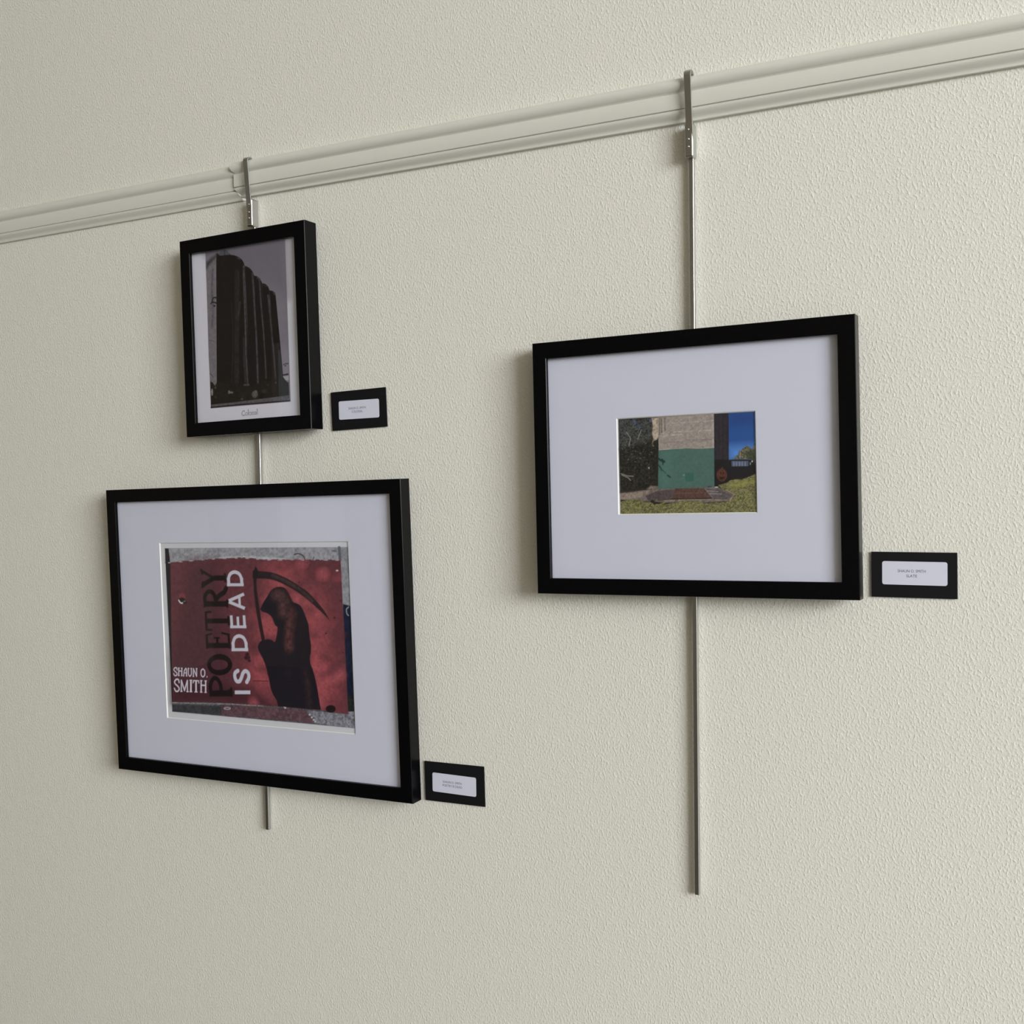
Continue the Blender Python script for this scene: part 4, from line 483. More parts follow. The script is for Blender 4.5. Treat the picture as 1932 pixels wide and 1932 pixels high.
('p',[(54.6,-100.4),(54.6,-100.7),(54.4,-101.0),(54.2,-101.3),(53.9,-101.5),(53.6,-101.7),(53.2,-101.8),(52.9,-101.9),(52.5,-101.9),(52.1,-101.8),(51.8,-101.7),(51.6,-101.5),(51.4,-101.2),(51.3,-100.9),(51.2,-100.6),(51.3,-100.3),(51.4,-100.0),(51.6,-99.8),(51.9,-99.5),(52.2,-99.3),(52.6,-99.2),(53.0,-99.2),(53.4,-99.2),(53.7,-99.3),(54.0,-99.4),(54.3,-99.6),(54.5,-99.8),(54.6,-100.1)],None,(170,168,175),0.5,0.0),
('p',[(56.4,-101.8),(56.4,-102.1),(56.2,-102.4),(56.0,-102.7),(55.8,-102.9),(55.4,-103.1),(55.1,-103.2),(54.7,-103.3),(54.3,-103.3),(54.0,-103.2),(53.6,-103.1),(53.4,-102.9),(53.2,-102.6),(53.1,-102.3),(53.1,-102.0),(53.1,-101.7),(53.2,-101.4),(53.5,-101.2),(53.7,-100.9),(54.1,-100.7),(54.4,-100.6),(54.8,-100.6),(55.2,-100.6),(55.5,-100.7),(55.8,-100.8),(56.1,-101.0),(56.3,-101.2),(56.4,-101.5)],None,(170,168,175),0.5,0.0),
('p',[(-45.3,-109.1),(-45.4,-109.6),(-46.0,-110.0),(-46.8,-110.5),(-47.9,-110.9),(-49.2,-111.2),(-50.6,-111.4),(-52.1,-111.6),(-53.6,-111.6),(-55.0,-111.5),(-56.3,-111.4),(-57.4,-111.1),(-58.1,-110.8),(-58.6,-110.4),(-58.8,-110.0),(-58.6,-109.5),(-58.1,-109.0),(-57.2,-108.6),(-56.1,-108.2),(-54.8,-107.9),(-53.4,-107.6),(-51.9,-107.5),(-50.4,-107.5),(-49.0,-107.5),(-47.7,-107.7),(-46.7,-107.9),(-45.9,-108.3),(-45.4,-108.7)],[(-47.6,-109.3),(-47.8,-109.5),(-48.1,-109.7),(-48.6,-109.9),(-49.3,-110.1),(-50.1,-110.3),(-51.1,-110.4),(-52.0,-110.5),(-53.0,-110.5),(-53.9,-110.5),(-54.8,-110.4),(-55.5,-110.3),(-56.0,-110.2),(-56.3,-110.0),(-56.4,-109.8),(-56.3,-109.6),(-55.9,-109.4),(-55.4,-109.2),(-54.7,-109.0),(-53.9,-108.8),(-52.9,-108.7),(-52.0,-108.6),(-51.0,-108.6),(-50.1,-108.6),(-49.2,-108.6),(-48.6,-108.7),(-48.0,-108.9),(-47.7,-109.1)],(150,148,152),0.5,0),
('p',[(142.4,-98.1),(142.2,-99.3),(141.5,-100.4),(140.5,-101.5),(139.1,-102.4),(137.4,-103.2),(135.6,-103.7),(133.7,-103.9),(131.7,-103.9),(129.9,-103.6),(128.3,-103.1),(126.9,-102.3),(125.9,-101.4),(125.3,-100.3),(125.1,-99.1),(125.4,-97.9),(126.1,-96.7),(127.1,-95.7),(128.5,-94.7),(130.2,-94.0),(132.1,-93.5),(134.0,-93.2),(135.9,-93.3),(137.7,-93.5),(139.3,-94.1),(140.7,-94.8),(141.7,-95.8),(142.3,-96.9)],None,(26,14,18),0.6,0.0),
('p',[(-123.5,51.7),(-123.8,50.3),(-124.4,48.9),(-125.3,47.6),(-126.4,46.6),(-127.8,45.8),(-129.3,45.3),(-130.8,45.1),(-132.3,45.2),(-133.8,45.7),(-135.0,46.4),(-136.1,47.4),(-136.8,48.6),(-137.3,50.0),(-137.3,51.4),(-137.1,52.9),(-136.5,54.3),(-135.6,55.5),(-134.4,56.5),(-133.1,57.3),(-131.6,57.8),(-130.0,58.0),(-128.5,57.9),(-127.1,57.4),(-125.8,56.7),(-124.8,55.7),(-124.0,54.5),(-123.6,53.1)],None,(108,52,62),1.2,0.0),
('p',[(-123.8,47.1),(-124.0,46.1),(-124.6,45.1),(-125.5,44.2),(-126.6,43.4),(-128.0,42.8),(-129.4,42.5),(-131.0,42.3),(-132.5,42.4),(-134.0,42.7),(-135.2,43.2),(-136.3,44.0),(-137.1,44.8),(-137.5,45.8),(-137.6,46.8),(-137.4,47.8),(-136.8,48.8),(-135.9,49.7),(-134.8,50.5),(-133.4,51.0),(-132.0,51.4),(-130.4,51.6),(-128.9,51.5),(-127.4,51.2),(-126.2,50.6),(-125.1,49.9),(-124.3,49.1),(-123.9,48.1)],None,(30,20,24),0.6,0.0),
('s',[(-136.8,47.1),(-136.3,46.5),(-135.9,45.8),(-135.4,45.2),(-134.9,44.6),(-134.3,44.1),(-133.7,43.7),(-132.9,43.4),(-132.1,43.2),(-131.2,43.1),(-130.3,43.1),(-129.4,43.4),(-128.3,43.8),(-127.2,44.4),(-126.2,45.0),(-125.1,45.5)],2.15,(190,186,190),0.5,0.0),
('p',[(-120.3,44.1),(-120.5,43.6),(-120.8,43.1),(-121.4,42.7),(-122.1,42.4),(-123.0,42.1),(-123.9,41.9),(-124.9,41.8),(-125.9,41.9),(-126.8,42.0),(-127.7,42.3),(-128.4,42.6),(-128.9,43.0),(-129.2,43.4),(-129.3,43.9),(-129.1,44.4),(-128.8,44.8),(-128.2,45.3),(-127.5,45.6),(-126.6,45.9),(-125.7,46.1),(-124.7,46.1),(-123.7,46.1),(-122.7,46.0),(-121.9,45.7),(-121.2,45.4),(-120.7,45.0),(-120.4,44.6)],None,(48,24,30),1.5,0.0),
('p',[(148.3,28.3),(148.2,28.0),(148.1,27.8),(147.9,27.6),(147.6,27.4),(147.2,27.2),(146.9,27.1),(146.5,27.1),(146.1,27.1),(145.7,27.2),(145.4,27.3),(145.1,27.5),(144.9,27.7),(144.8,27.9),(144.7,28.2),(144.8,28.5),(144.9,28.7),(145.1,28.9),(145.4,29.1),(145.8,29.3),(146.1,29.4),(146.5,29.4),(146.9,29.4),(147.3,29.3),(147.6,29.2),(147.9,29.0),(148.1,28.8),(148.2,28.5)],None,(50,22,30),1.2,0.5),
('p',[(-6.6,-28.6),(-6.8,-29.2),(-7.1,-29.7),(-7.6,-30.2),(-8.2,-30.6),(-8.9,-30.9),(-9.8,-31.1),(-10.6,-31.2),(-11.5,-31.2),(-12.3,-31.0),(-13.0,-30.8),(-13.6,-30.4),(-14.0,-30.0),(-14.3,-29.5),(-14.4,-28.9),(-14.2,-28.4),(-13.9,-27.9),(-13.5,-27.4),(-12.8,-27.0),(-12.1,-26.6),(-11.3,-26.4),(-10.4,-26.3),(-9.5,-26.4),(-8.7,-26.5),(-8.0,-26.8),(-7.4,-27.1),(-7.0,-27.6),(-6.7,-28.1)],None,(50,22,30),1.2,0.5),
('p',[(-4.0,-37.6),(-4.1,-38.0),(-4.3,-38.4),(-4.7,-38.8),(-5.2,-39.2),(-5.8,-39.4),(-6.5,-39.6),(-7.2,-39.7),(-7.8,-39.7),(-8.5,-39.5),(-9.1,-39.3),(-9.5,-39.0),(-9.9,-38.7),(-10.1,-38.3),(-10.2,-37.9),(-10.1,-37.4),(-9.8,-37.0),(-9.4,-36.6),(-8.9,-36.3),(-8.3,-36.0),(-7.7,-35.9),(-7.0,-35.8),(-6.3,-35.8),(-5.7,-35.9),(-5.1,-36.1),(-4.6,-36.4),(-4.3,-36.8),(-4.0,-37.2)],None,(50,22,30),1.2,0.5),
('p',[(132.4,6.2),(132.3,5.9),(132.2,5.7),(132.0,5.5),(131.7,5.3),(131.4,5.2),(131.1,5.1),(130.7,5.1),(130.4,5.1),(130.0,5.1),(129.7,5.3),(129.5,5.4),(129.3,5.6),(129.2,5.8),(129.2,6.1),(129.2,6.3),(129.3,6.5),(129.5,6.7),(129.8,6.9),(130.1,7.0),(130.4,7.1),(130.8,7.2),(131.2,7.1),(131.5,7.1),(131.8,7.0),(132.0,6.8),(132.2,6.6),(132.3,6.4)],None,(50,22,30),1.2,0.5),
('p',[(-108.0,36.7),(-108.1,36.5),(-108.2,36.3),(-108.4,36.2),(-108.6,36.0),(-108.9,35.9),(-109.2,35.8),(-109.5,35.8),(-109.8,35.8),(-110.1,35.9),(-110.4,36.0),(-110.6,36.1),(-110.8,36.3),(-110.8,36.4),(-110.9,36.6),(-110.8,36.8),(-110.7,37.0),(-110.5,37.2),(-110.3,37.3),(-110.0,37.4),(-109.7,37.5),(-109.4,37.5),(-109.1,37.5),(-108.8,37.4),(-108.5,37.4),(-108.3,37.2),(-108.2,37.1),(-108.1,36.9)],None,(50,22,30),1.2,0.5),
('p',[(159.3,51.5),(159.2,51.2),(159.1,51.0),(158.9,50.8),(158.7,50.6),(158.4,50.5),(158.0,50.4),(157.7,50.4),(157.3,50.4),(157.0,50.5),(156.7,50.6),(156.5,50.8),(156.3,50.9),(156.2,51.2),(156.1,51.4),(156.2,51.6),(156.3,51.8),(156.5,52.0),(156.8,52.2),(157.1,52.3),(157.4,52.4),(157.7,52.5),(158.1,52.4),(158.4,52.4),(158.7,52.2),(159.0,52.1),(159.1,51.9),(159.3,51.7)],None,(50,22,30),1.2,0.5),
('p',[(89.7,76.4),(89.6,76.2),(89.5,76.0),(89.3,75.8),(89.1,75.6),(88.8,75.5),(88.5,75.5),(88.2,75.4),(87.9,75.4),(87.6,75.5),(87.3,75.6),(87.1,75.8),(86.9,75.9),(86.8,76.1),(86.8,76.3),(86.8,76.5),(86.9,76.7),(87.1,76.9),(87.3,77.1),(87.6,77.2),(87.9,77.2),(88.2,77.3),(88.6,77.3),(88.9,77.2),(89.1,77.1),(89.4,76.9),(89.5,76.8),(89.6,76.6)],None,(50,22,30),1.2,0.5),
('p',[(-121.0,76.7),(-121.0,76.5),(-121.1,76.4),(-121.3,76.2),(-121.5,76.1),(-121.7,76.0),(-122.0,75.9),(-122.2,75.9),(-122.5,75.9),(-122.8,76.0),(-123.0,76.1),(-123.2,76.2),(-123.3,76.3),(-123.4,76.5),(-123.4,76.6),(-123.4,76.8),(-123.3,77.0),(-123.1,77.1),(-122.9,77.2),(-122.7,77.3),(-122.4,77.4),(-122.1,77.4),(-121.9,77.4),(-121.6,77.3),(-121.4,77.2),(-121.2,77.1),(-121.1,77.0),(-121.0,76.8)],None,(50,22,30),1.2,0.5),
('p',[(-4.9,-33.1),(-5.1,-33.9),(-5.6,-34.7),(-6.3,-35.4),(-7.2,-36.0),(-8.4,-36.5),(-9.6,-36.8),(-10.9,-37.0),(-12.2,-36.9),(-13.4,-36.7),(-14.5,-36.3),(-15.4,-35.8),(-16.0,-35.1),(-16.4,-34.4),(-16.5,-33.6),(-16.3,-32.8),(-15.9,-32.0),(-15.1,-31.2),(-14.2,-30.6),(-13.1,-30.1),(-11.8,-29.8),(-10.5,-29.7),(-9.3,-29.7),(-8.1,-29.9),(-7.0,-30.3),(-6.1,-30.9),(-5.4,-31.5),(-5.0,-32.3)],None,(50,22,30),1.2,0.5),
('p',[(159.6,-19.6),(159.6,-19.8),(159.5,-20.0),(159.3,-20.2),(159.1,-20.3),(158.9,-20.4),(158.6,-20.5),(158.3,-20.5),(158.1,-20.5),(157.8,-20.4),(157.6,-20.4),(157.4,-20.2),(157.2,-20.1),(157.1,-19.9),(157.1,-19.7),(157.2,-19.6),(157.3,-19.4),(157.4,-19.2),(157.6,-19.1),(157.8,-19.0),(158.1,-18.9),(158.4,-18.9),(158.7,-18.9),(158.9,-18.9),(159.1,-19.0),(159.3,-19.1),(159.5,-19.3),(159.6,-19.5)],None,(50,22,30),1.2,0.5),
('p',[(-41.1,-43.0),(-41.2,-43.2),(-41.3,-43.3),(-41.4,-43.5),(-41.6,-43.6),(-41.8,-43.7),(-42.1,-43.8),(-42.3,-43.8),(-42.6,-43.8),(-42.8,-43.8),(-43.1,-43.7),(-43.2,-43.6),(-43.4,-43.4),(-43.5,-43.3),(-43.5,-43.1),(-43.4,-43.0),(-43.3,-42.8),(-43.2,-42.7),(-43.0,-42.5),(-42.8,-42.4),(-42.5,-42.4),(-42.3,-42.3),(-42.0,-42.3),(-41.8,-42.4),(-41.5,-42.5),(-41.4,-42.6),(-41.2,-42.7),(-41.1,-42.9)],None,(50,22,30),1.2,0.5),
('s',[(-1.7,-66.4),(26.1,-65.7)],0.89,(60,26,32),0.4,0.0),
('s',[(0.4,-22.3),(0.4,-41.9)],0.72,(100,44,52),0.5,0.0),
('p',[(156.1,93.0),(156.0,92.8),(155.9,92.6),(155.6,92.4),(155.3,92.2),(154.9,92.1),(154.4,92.0),(154.0,92.0),(153.5,92.0),(153.1,92.1),(152.7,92.2),(152.3,92.4),(152.1,92.5),(152.0,92.8),(151.9,93.0),(152.0,93.2),(152.1,93.4),(152.4,93.6),(152.7,93.8),(153.1,93.9),(153.6,94.0),(154.0,94.0),(154.5,94.0),(154.9,93.9),(155.3,93.8),(155.7,93.6),(155.9,93.4),(156.1,93.2)],None,(180,176,182),0.5,0.0),
('s',[(81.5,115.2),(83.0,115.5),(84.4,115.8),(85.9,116.1),(87.4,116.3),(88.8,116.4),(90.1,116.2),(91.5,116.0),(92.8,115.6),(93.9,115.1),(95.0,114.7),(95.9,114.1),(96.7,113.5),(97.4,112.8),(97.9,112.1),(98.5,111.4),(98.9,110.6),(99.3,109.7),(99.6,108.9),(99.8,108.0),(100.1,107.1)],1.61,(40,36,42),0.4,0.0),
('s',[(115.5,111.9),(113.5,107.2)],1.25,(50,40,46),0.4,0.0),
('s',[(147.5,120.1),(154.4,119.4)],1.43,(70,70,78),0.6,0.0),
('p',[(16.9,36.9),(19.0,40.4),(21.1,43.8),(23.4,47.1),(26.0,50.3),(28.7,53.3),(31.3,56.2),(33.3,58.9),(35.2,61.4),(37.2,63.6),(39.6,65.5),(42.2,67.0),(44.8,68.1),(47.5,69.0),(50.3,69.6),(53.2,69.7),(56.3,69.6),(59.6,69.1),(62.4,68.1),(64.4,66.7),(66.1,64.8),(67.7,62.7),(69.2,60.4),(70.6,57.9),(72.0,55.5),(73.3,53.0),(74.7,50.5),(76.3,48.6),(78.2,47.6),(80.3,47.3),(82.6,46.7),(85.0,45.7),(87.5,44.5),(89.7,42.7),(91.6,40.3),(93.3,37.3),(94.9,34.1),(96.4,30.8),(97.8,27.2),(99.0,24.0),(100.0,21.8),(100.8,19.8),(101.5,16.8),(102.0,12.0),(102.3,6.1),(102.7,0.8),(103.4,-3.5),(104.1,-7.2),(104.5,-10.9),(104.5,-14.5),(104.2,-18.0),(103.8,-21.2),(103.1,-23.8),(102.3,-26.1),(101.7,-28.6),(101.6,-31.4),(101.8,-34.3),(102.3,-37.4),(103.5,-40.4),(105.0,-43.5),(106.5,-47.5),(108.1,-53.1),(109.8,-59.5),(111.4,-66.5),(112.8,-74.5),(114.0,-83.0),(115.1,-90.1),(115.9,-94.7),(116.5,-97.9),(117.1,-101.1),(90.1,-101.3),(41.6,-100.8),(41.2,-98.1),(40.9,-95.5),(40.1,-93.0),(38.5,-90.6),(36.5,-88.2),(34.7,-85.7),(33.1,-83.0),(31.6,-80.1),(30.3,-76.8),(29.4,-73.0),(28.7,-68.7),(28.0,-64.8),(27.2,-61.7),(26.4,-58.9),(25.5,-55.9),(24.8,-52.6),(24.1,-49.1),(23.1,-45.5),(21.7,-41.6),(19.9,-37.6),(18.0,-33.6),(15.6,-29.7),(13.1,-25.9),(11.2,-22.6),(10.3,-20.0),(9.9,-17.9),(10.2,-15.9),(11.1,-13.7),(12.5,-11.5),(14.3,-9.7),(16.2,-8.4),(18.5,-7.5),(21.0,-6.8),(24.1,-6.1),(27.6,-5.6),(30.5,-5.4),(32.7,-5.6),(34.5,-6.1),(36.1,-6.7),(37.8,-7.7),(39.3,-8.9),(40.7,-9.1),(41.9,-7.7),(42.9,-5.3),(43.8,-2.7),(44.6,0.2),(45.4,3.4),(46.0,6.3),(46.5,8.6),(46.8,10.6),(46.6,12.2),(45.6,13.2),(44.1,13.9),(42.6,15.1),(41.5,17.2),(40.4,19.9),(39.2,22.4),(38.1,24.5),(36.9,26.5),(35.3,28.2),(33.3,29.6),(30.8,30.8),(28.4,31.7),(25.9,32.4),(23.4,32.9),(20.9,33.5)],None,(22,19,29),0.5,0.05),
('s',[(46.3,57.9),(52.7,56.6),(56.9,46.4),(57.3,33.2)],12.87,(70,46,49),11,0.38),
('s',[(62.0,58.9),(66.2,49.5)],8.58,(60,39,41),11,0.38),
('s',[(73.0,33.6),(70.2,18.8),(66.3,4.0),(65.6,-15.3)],12.02,(75,44,46),11,0.38),
('s',[(78.4,32.3),(76.1,19.0)],4.29,(45,28,31),11,0.38),
('s',[(90.7,19.4),(91.1,4.8)],3.43,(35,24,28),11,0.38),
('s',[(91.9,-49.7),(96.7,-68.8),(97.6,-97.1)],4.86,(45,30,33),11,0.38),
('s',[(62.6,-43.7),(64.0,-55.5)],4.29,(30,24,29),11,0.38),
('s',[(88.1,-2.6),(91.1,-20.2)],3.43,(30,22,25),11,0.38),
('p',[(12.2,91.9),(15.8,91.7),(19.4,91.6),(23.4,91.3),(28.2,91.1),(33.4,90.8),(38.3,90.3),(42.5,89.5),(46.6,88.6),(51.2,87.2),(56.8,85.4),(63.1,83.3),(69.3,80.9),(75.4,78.0),(81.5,74.8),(87.1,71.7),(92.2,69.1),(96.9,66.7),(101.3,64.0),(105.6,60.6),(109.7,57.0),(113.5,53.4),(117.2,50.0),(120.7,46.8),(123.9,43.5),(127.0,40.3),(129.9,37.0),(132.5,33.6),(134.8,30.0),(136.9,26.3),(138.9,22.6),(138.9,22.6),(135.7,25.8),(132.4,29.0),(128.9,32.1),(125.1,35.1),(121.0,38.1),(116.7,41.2),(112.3,44.6),(107.7,48.2),(102.7,51.7),(97.0,55.3),(90.9,59.0),(85.0,62.3),(79.6,65.1),(74.3,67.6),(68.9,70.0),(62.9,72.5),(56.7,75.0),(50.7,77.0),(45.3,78.5),(40.1,79.6),(34.2,80.4),(27.1,80.9),(19.5,81.0),(11.7,81.2)],None,(33,25,30),0.5,0.1),
('s',[(41.8,85.4),(45.5,84.3),(49.1,83.2),(52.8,82.2),(56.4,81.0),(60.1,79.7),(63.7,78.3),(67.3,76.7),(70.9,75.1),(74.5,73.4),(78.0,71.6),(81.7,69.7),(85.4,67.8),(89.0,65.8),(92.5,63.8),(95.8,61.7),(98.9,59.6),(101.7,57.3),(104.4,55.0),(107.1,52.7),(109.8,50.4)],4.65,(54,40,44),2,0.3),
('p',[(6.2,91.9),(9.3,93.4),(10.6,97.4),(12.8,97.7),(14.6,95.3),(16.0,92.0),(15.9,81.2),(5.7,81.7)],None,(26,22,27),0.5,0.0),
('p',[(6.9,82.0),(12.5,82.1),(12.2,66.2),(14.4,48.4),(18.1,21.8),(23.3,-6.7),(17.5,-8.7),(13.5,11.2),(9.6,33.5),(7.0,60.1)],None,(34,23,30),0.5,0.1),
('p',[(-41.9,-82.2),(-84.4,-85.1),(-84.7,-94.2),(-42.2,-91.1)],None,(19,12,17),0.45,0),
('p',[(-40.1,-90.7),(-41.2,-77.8),(-45.2,-78.4),(-44.0,-91.3)],None,(19,12,17),0.45,0),
('p',[(-43.6,-92.9),(-40.6,-89.9),(-43.1,-88.5),(-46.0,-91.6)],None,(19,12,17),0.45,0),
('p',[(-42.2,-81.0),(-49.1,-81.4),(-49.3,-86.0),(-42.5,-85.7)],None,(19,12,17),0.45,0),
('s',[(-81.5,-89.5),(-81.8,-87.1),(-82.2,-84.7),(-82.5,-82.3),(-82.7,-80.0),(-82.5,-77.8),(-81.8,-75.6),(-80.9,-73.3),(-79.7,-71.2),(-78.4,-69.4),(-77.1,-68.0),(-75.8,-67.0),(-74.5,-66.3),(-73.1,-66.0),(-71.7,-66.0),(-70.3,-66.4),(-68.9,-67.2),(-67.3,-68.4),(-65.8,-69.9),(-64.5,-71.6),(-63.4,-73.4),(-62.7,-75.4),(-62.3,-77.5),(-62.1,-79.8),(-61.9,-82.1),(-61.6,-84.4)],6.44,(19,12,17),0.45,0),
('p',[(-39.2,-44.8),(-39.7,-47.5),(-40.9,-50.2),(-42.8,-52.8),(-45.3,-55.1),(-48.3,-57.2),(-51.8,-58.9),(-55.6,-60.3),(-59.6,-61.2),(-63.8,-61.6),(-67.9,-61.6),(-71.9,-61.1),(-75.6,-60.1),(-79.0,-58.7),(-81.8,-56.8),(-84.1,-54.7),(-85.8,-52.3),(-86.7,-49.7),(-86.9,-46.9),(-86.4,-44.1),(-85.2,-41.4),(-83.2,-38.9),(-80.7,-36.5),(-77.7,-34.4),(-74.1,-32.7),(-70.3,-31.4),(-66.2,-30.5),(-62.1,-30.1),(-58.0,-30.2),(-54.0,-30.7),(-50.4,-31.7),(-47.1,-33.2),(-44.3,-35.0),(-42.0,-37.1),(-40.4,-39.5),(-39.5,-42.1)],[(-47.1,-45.3),(-47.6,-46.9),(-48.7,-48.5),(-50.4,-50.0),(-52.8,-51.3),(-55.6,-52.3),(-58.7,-53.1),(-62.0,-53.6),(-65.5,-53.8),(-68.8,-53.6),(-71.9,-53.1),(-74.6,-52.3),(-76.8,-51.2),(-78.5,-49.8),(-79.4,-48.3),(-79.7,-46.7),(-79.3,-45.1),(-78.1,-43.5),(-76.3,-42.1),(-74.0,-40.7),(-71.1,-39.7),(-68.0,-38.9),(-64.6,-38.4),(-61.2,-38.3),(-57.9,-38.5),(-54.9,-39.0),(-52.2,-39.8),(-50.0,-40.9),(-48.4,-42.2),(-47.4,-43.7)],(19,12,17),0.45,0),
('p',[(-41.7,-13.1),(-86.2,-14.7),(-86.6,-22.4),(-42.1,-20.7)],None,(19,12,17),0.45,0),
('p',[(-40.8,-21.4),(-41.3,0.2),(-45.6,-0.1),(-45.1,-21.8)],None,(19,12,17),0.45,0),
('p',[(-41.1,0.1),(-56.2,2.5),(-57.3,-0.5),(-42.2,-2.9)],None,(19,12,17),0.45,0),
('p',[(-82.9,-23.1),(-83.2,-2.0),(-87.6,-2.3),(-87.3,-23.4)],None,(19,12,17),0.45,0),
('p',[(-85.5,-4.7),(-74.3,-2.1),(-75.0,0.5),(-86.2,-2.1)],None,(19,12,17),0.45,0),
('p',[(-63.2,-18.5),(-63.4,-6.1),(-67.7,-6.4),(-67.5,-18.8)],None,(19,12,17),0.45,0),
('p',[(-60.2,-5.2),(-71.7,-5.6),(-71.8,-8.1),(-60.3,-7.7)],None,(19,12,17),0.45,0),
('p',[(-41.8,22.5),(-87.1,21.2),(-87.5,13.9),(-42.1,15.2)],None,(19,12,17),0.45,0),
('p',[(-40.5,12.4),(-40.8,26.1),(-44.7,25.8),(-44.4,12.1)],None,(19,12,17),0.45,0),
('p',[(-82.8,4.5),(-83.2,31.0),(-87.6,30.7),(-87.2,4.2)],None,(19,12,17),0.45,0),
('p',[(-86.6,3.2),(-74.1,2.9),(-73.7,6.0),(-86.2,6.2)],None,(19,12,17),0.45,0),
('p',[(-86.8,28.9),(-74.3,29.8),(-74.4,32.8),(-86.9,31.9)],None,(19,12,17),0.45,0),
('p',[(-42.5,47.7),(-87.6,46.8),(-88.1,38.5),(-42.9,39.6)],None,(19,12,17),0.45,0),
('p',[(-41.4,38.2),(-41.6,49.8),(-45.5,49.6),(-45.3,38.0)],None,(19,12,17),0.45,0),
('p',[(-85.1,37.5),(-84.8,45.9),(-88.4,45.8),(-88.7,37.4)],None,(19,12,17),0.45,0),
('s',[(-84.7,42.7),(-85.0,44.8),(-85.5,46.9),(-85.9,48.9),(-86.1,50.9),(-85.8,52.8),(-85.0,54.7),(-83.8,56.6),(-82.3,58.3),(-80.7,59.8),(-79.0,60.7),(-77.3,61.1),(-75.4,61.1),(-73.4,60.7),(-71.5,60.1),(-69.9,59.1),(-68.6,57.8),(-67.5,56.1),(-66.6,54.1),(-65.8,52.1),(-65.2,50.3),(-64.9,48.8),(-64.9,47.3),(-64.9,45.9),(-65.1,44.6),(-65.1,43.1)],6.44,(19,12,17),0.45,0),
('s',[(-65.2,49.5),(-63.8,50.7),(-62.5,51.8),(-61.1,53.0),(-59.7,54.2),(-58.1,55.3),(-56.2,56.4),(-54.1,57.5),(-51.9,58.5),(-49.9,59.6),(-48.3,60.7),(-47.1,61.8),(-46.3,62.9),(-45.7,64.1),(-45.1,65.3),(-44.4,66.4)],7.15,(19,12,17),0.45,0),
('p',[(-44.4,85.0),(-66.4,84.8),(-66.8,77.2),(-44.8,77.5)],None,(19,12,17),0.45,0),
('p',[(-43.2,75.0),(-43.5,88.3),(-47.4,88.1),(-47.1,74.8)],None,(19,12,17),0.45,0),
('p',[(-68.2,84.2),(-91.2,72.8),(-86.7,67.3),(-63.8,78.7)],None,(19,12,17),0.45,0),
('p',[(-65.0,82.5),(-87.5,92.6),(-90.3,89.2),(-67.7,79.1)],None,(19,12,17),0.45,0),
('p',[(-87.7,65.9),(-86.3,76.0),(-89.9,76.2),(-91.2,66.1)],None,(19,12,17),0.45,0),
('p',[(-86.4,86.4),(-89.1,94.7),(-92.6,93.9),(-89.9,85.6)],None,(19,12,17),0.45,0),
('p',[(-7.5,-80.9),(-36.4,-82.4),(-36.6,-87.7),(-7.7,-86.1)],None,(176,176,190),0.45,0),
('s',[(-28.9,-53.2),(-30.0,-53.8),(-31.2,-54.4),(-32.4,-55.0),(-33.4,-55.7),(-34.2,-56.5),(-34.7,-57.5),(-35.1,-58.7),(-35.2,-60.0),(-35.3,-61.2),(-35.1,-62.5),(-34.9,-63.7),(-34.4,-65.1),(-33.8,-66.4),(-33.1,-67.5),(-32.3,-68.3),(-31.3,-68.7),(-30.2,-69.0),(-29.0,-69.0),(-27.8,-68.8),(-26.8,-68.4),(-25.9,-67.7),(-25.1,-66.7),(-24.3,-65.5),(-23.6,-64.2),(-22.9,-63.0),(-22.2,-61.6),(-21.6,-60.2),(-21.0,-58.7),(-20.4,-57.4),(-19.7,-56.2),(-18.8,-55.3),(-17.9,-54.4),(-17.0,-53.7),(-16.0,-53.2),(-15.0,-53.0),(-13.9,-53.1),(-12.7,-53.5),(-11.6,-54.1),(-10.6,-54.9),(-9.8,-55.8),(-9.4,-56.8),(-9.1,-58.1),(-9.0,-59.5),(-9.0,-60.9),(-9.3,-62.3),(-9.8,-63.6),(-10.6,-65.0),(-11.6,-66.3),(-12.5,-67.7),(-13.4,-69.0)],5.72,(176,176,190),0.45,0),
('p',[(-8.1,-19.6),(-38.9,-20.8),(-39.1,-25.1),(-8.3,-23.9)],None,(176,176,190),0.45,0),
('p',[(-32.9,-24.5),(-33.1,-12.5),(-38.6,-12.9),(-38.3,-25.0)],None,(176,176,190),0.45,0),
('p',[(-8.7,-23.6),(-9.0,-11.6),(-14.4,-12.0),(-14.1,-24.0)],None,(176,176,190),0.45,0),
('s',[(-36.1,-13.7),(-35.4,-12.1),(-34.7,-10.4),(-34.0,-8.7),(-33.2,-7.2),(-32.1,-5.9),(-30.8,-4.8),(-29.2,-3.9),(-27.4,-3.2),(-25.6,-2.7),(-23.9,-2.5),(-22.2,-2.6),(-20.4,-2.9),(-18.7,-3.5),(-17.0,-4.3),(-15.6,-5.3),(-14.5,-6.5),(-13.6,-8.0),(-12.9,-9.6),(-12.1,-11.2),(-11.4,-12.8)],5.01,(176,176,190),0.45,0),
('p',[(-11.3,73.9),(-42.2,73.5),(-42.4,69.3),(-11.5,69.8)],None,(176,176,190),0.45,0),
('p',[(-36.2,69.8),(-36.5,81.0),(-41.9,80.7),(-41.7,69.4)],None,(176,176,190),0.45,0),
('p',[(-11.9,70.1),(-12.2,81.3),(-17.6,81.0),(-17.3,69.8)],None,(176,176,190),0.45,0),
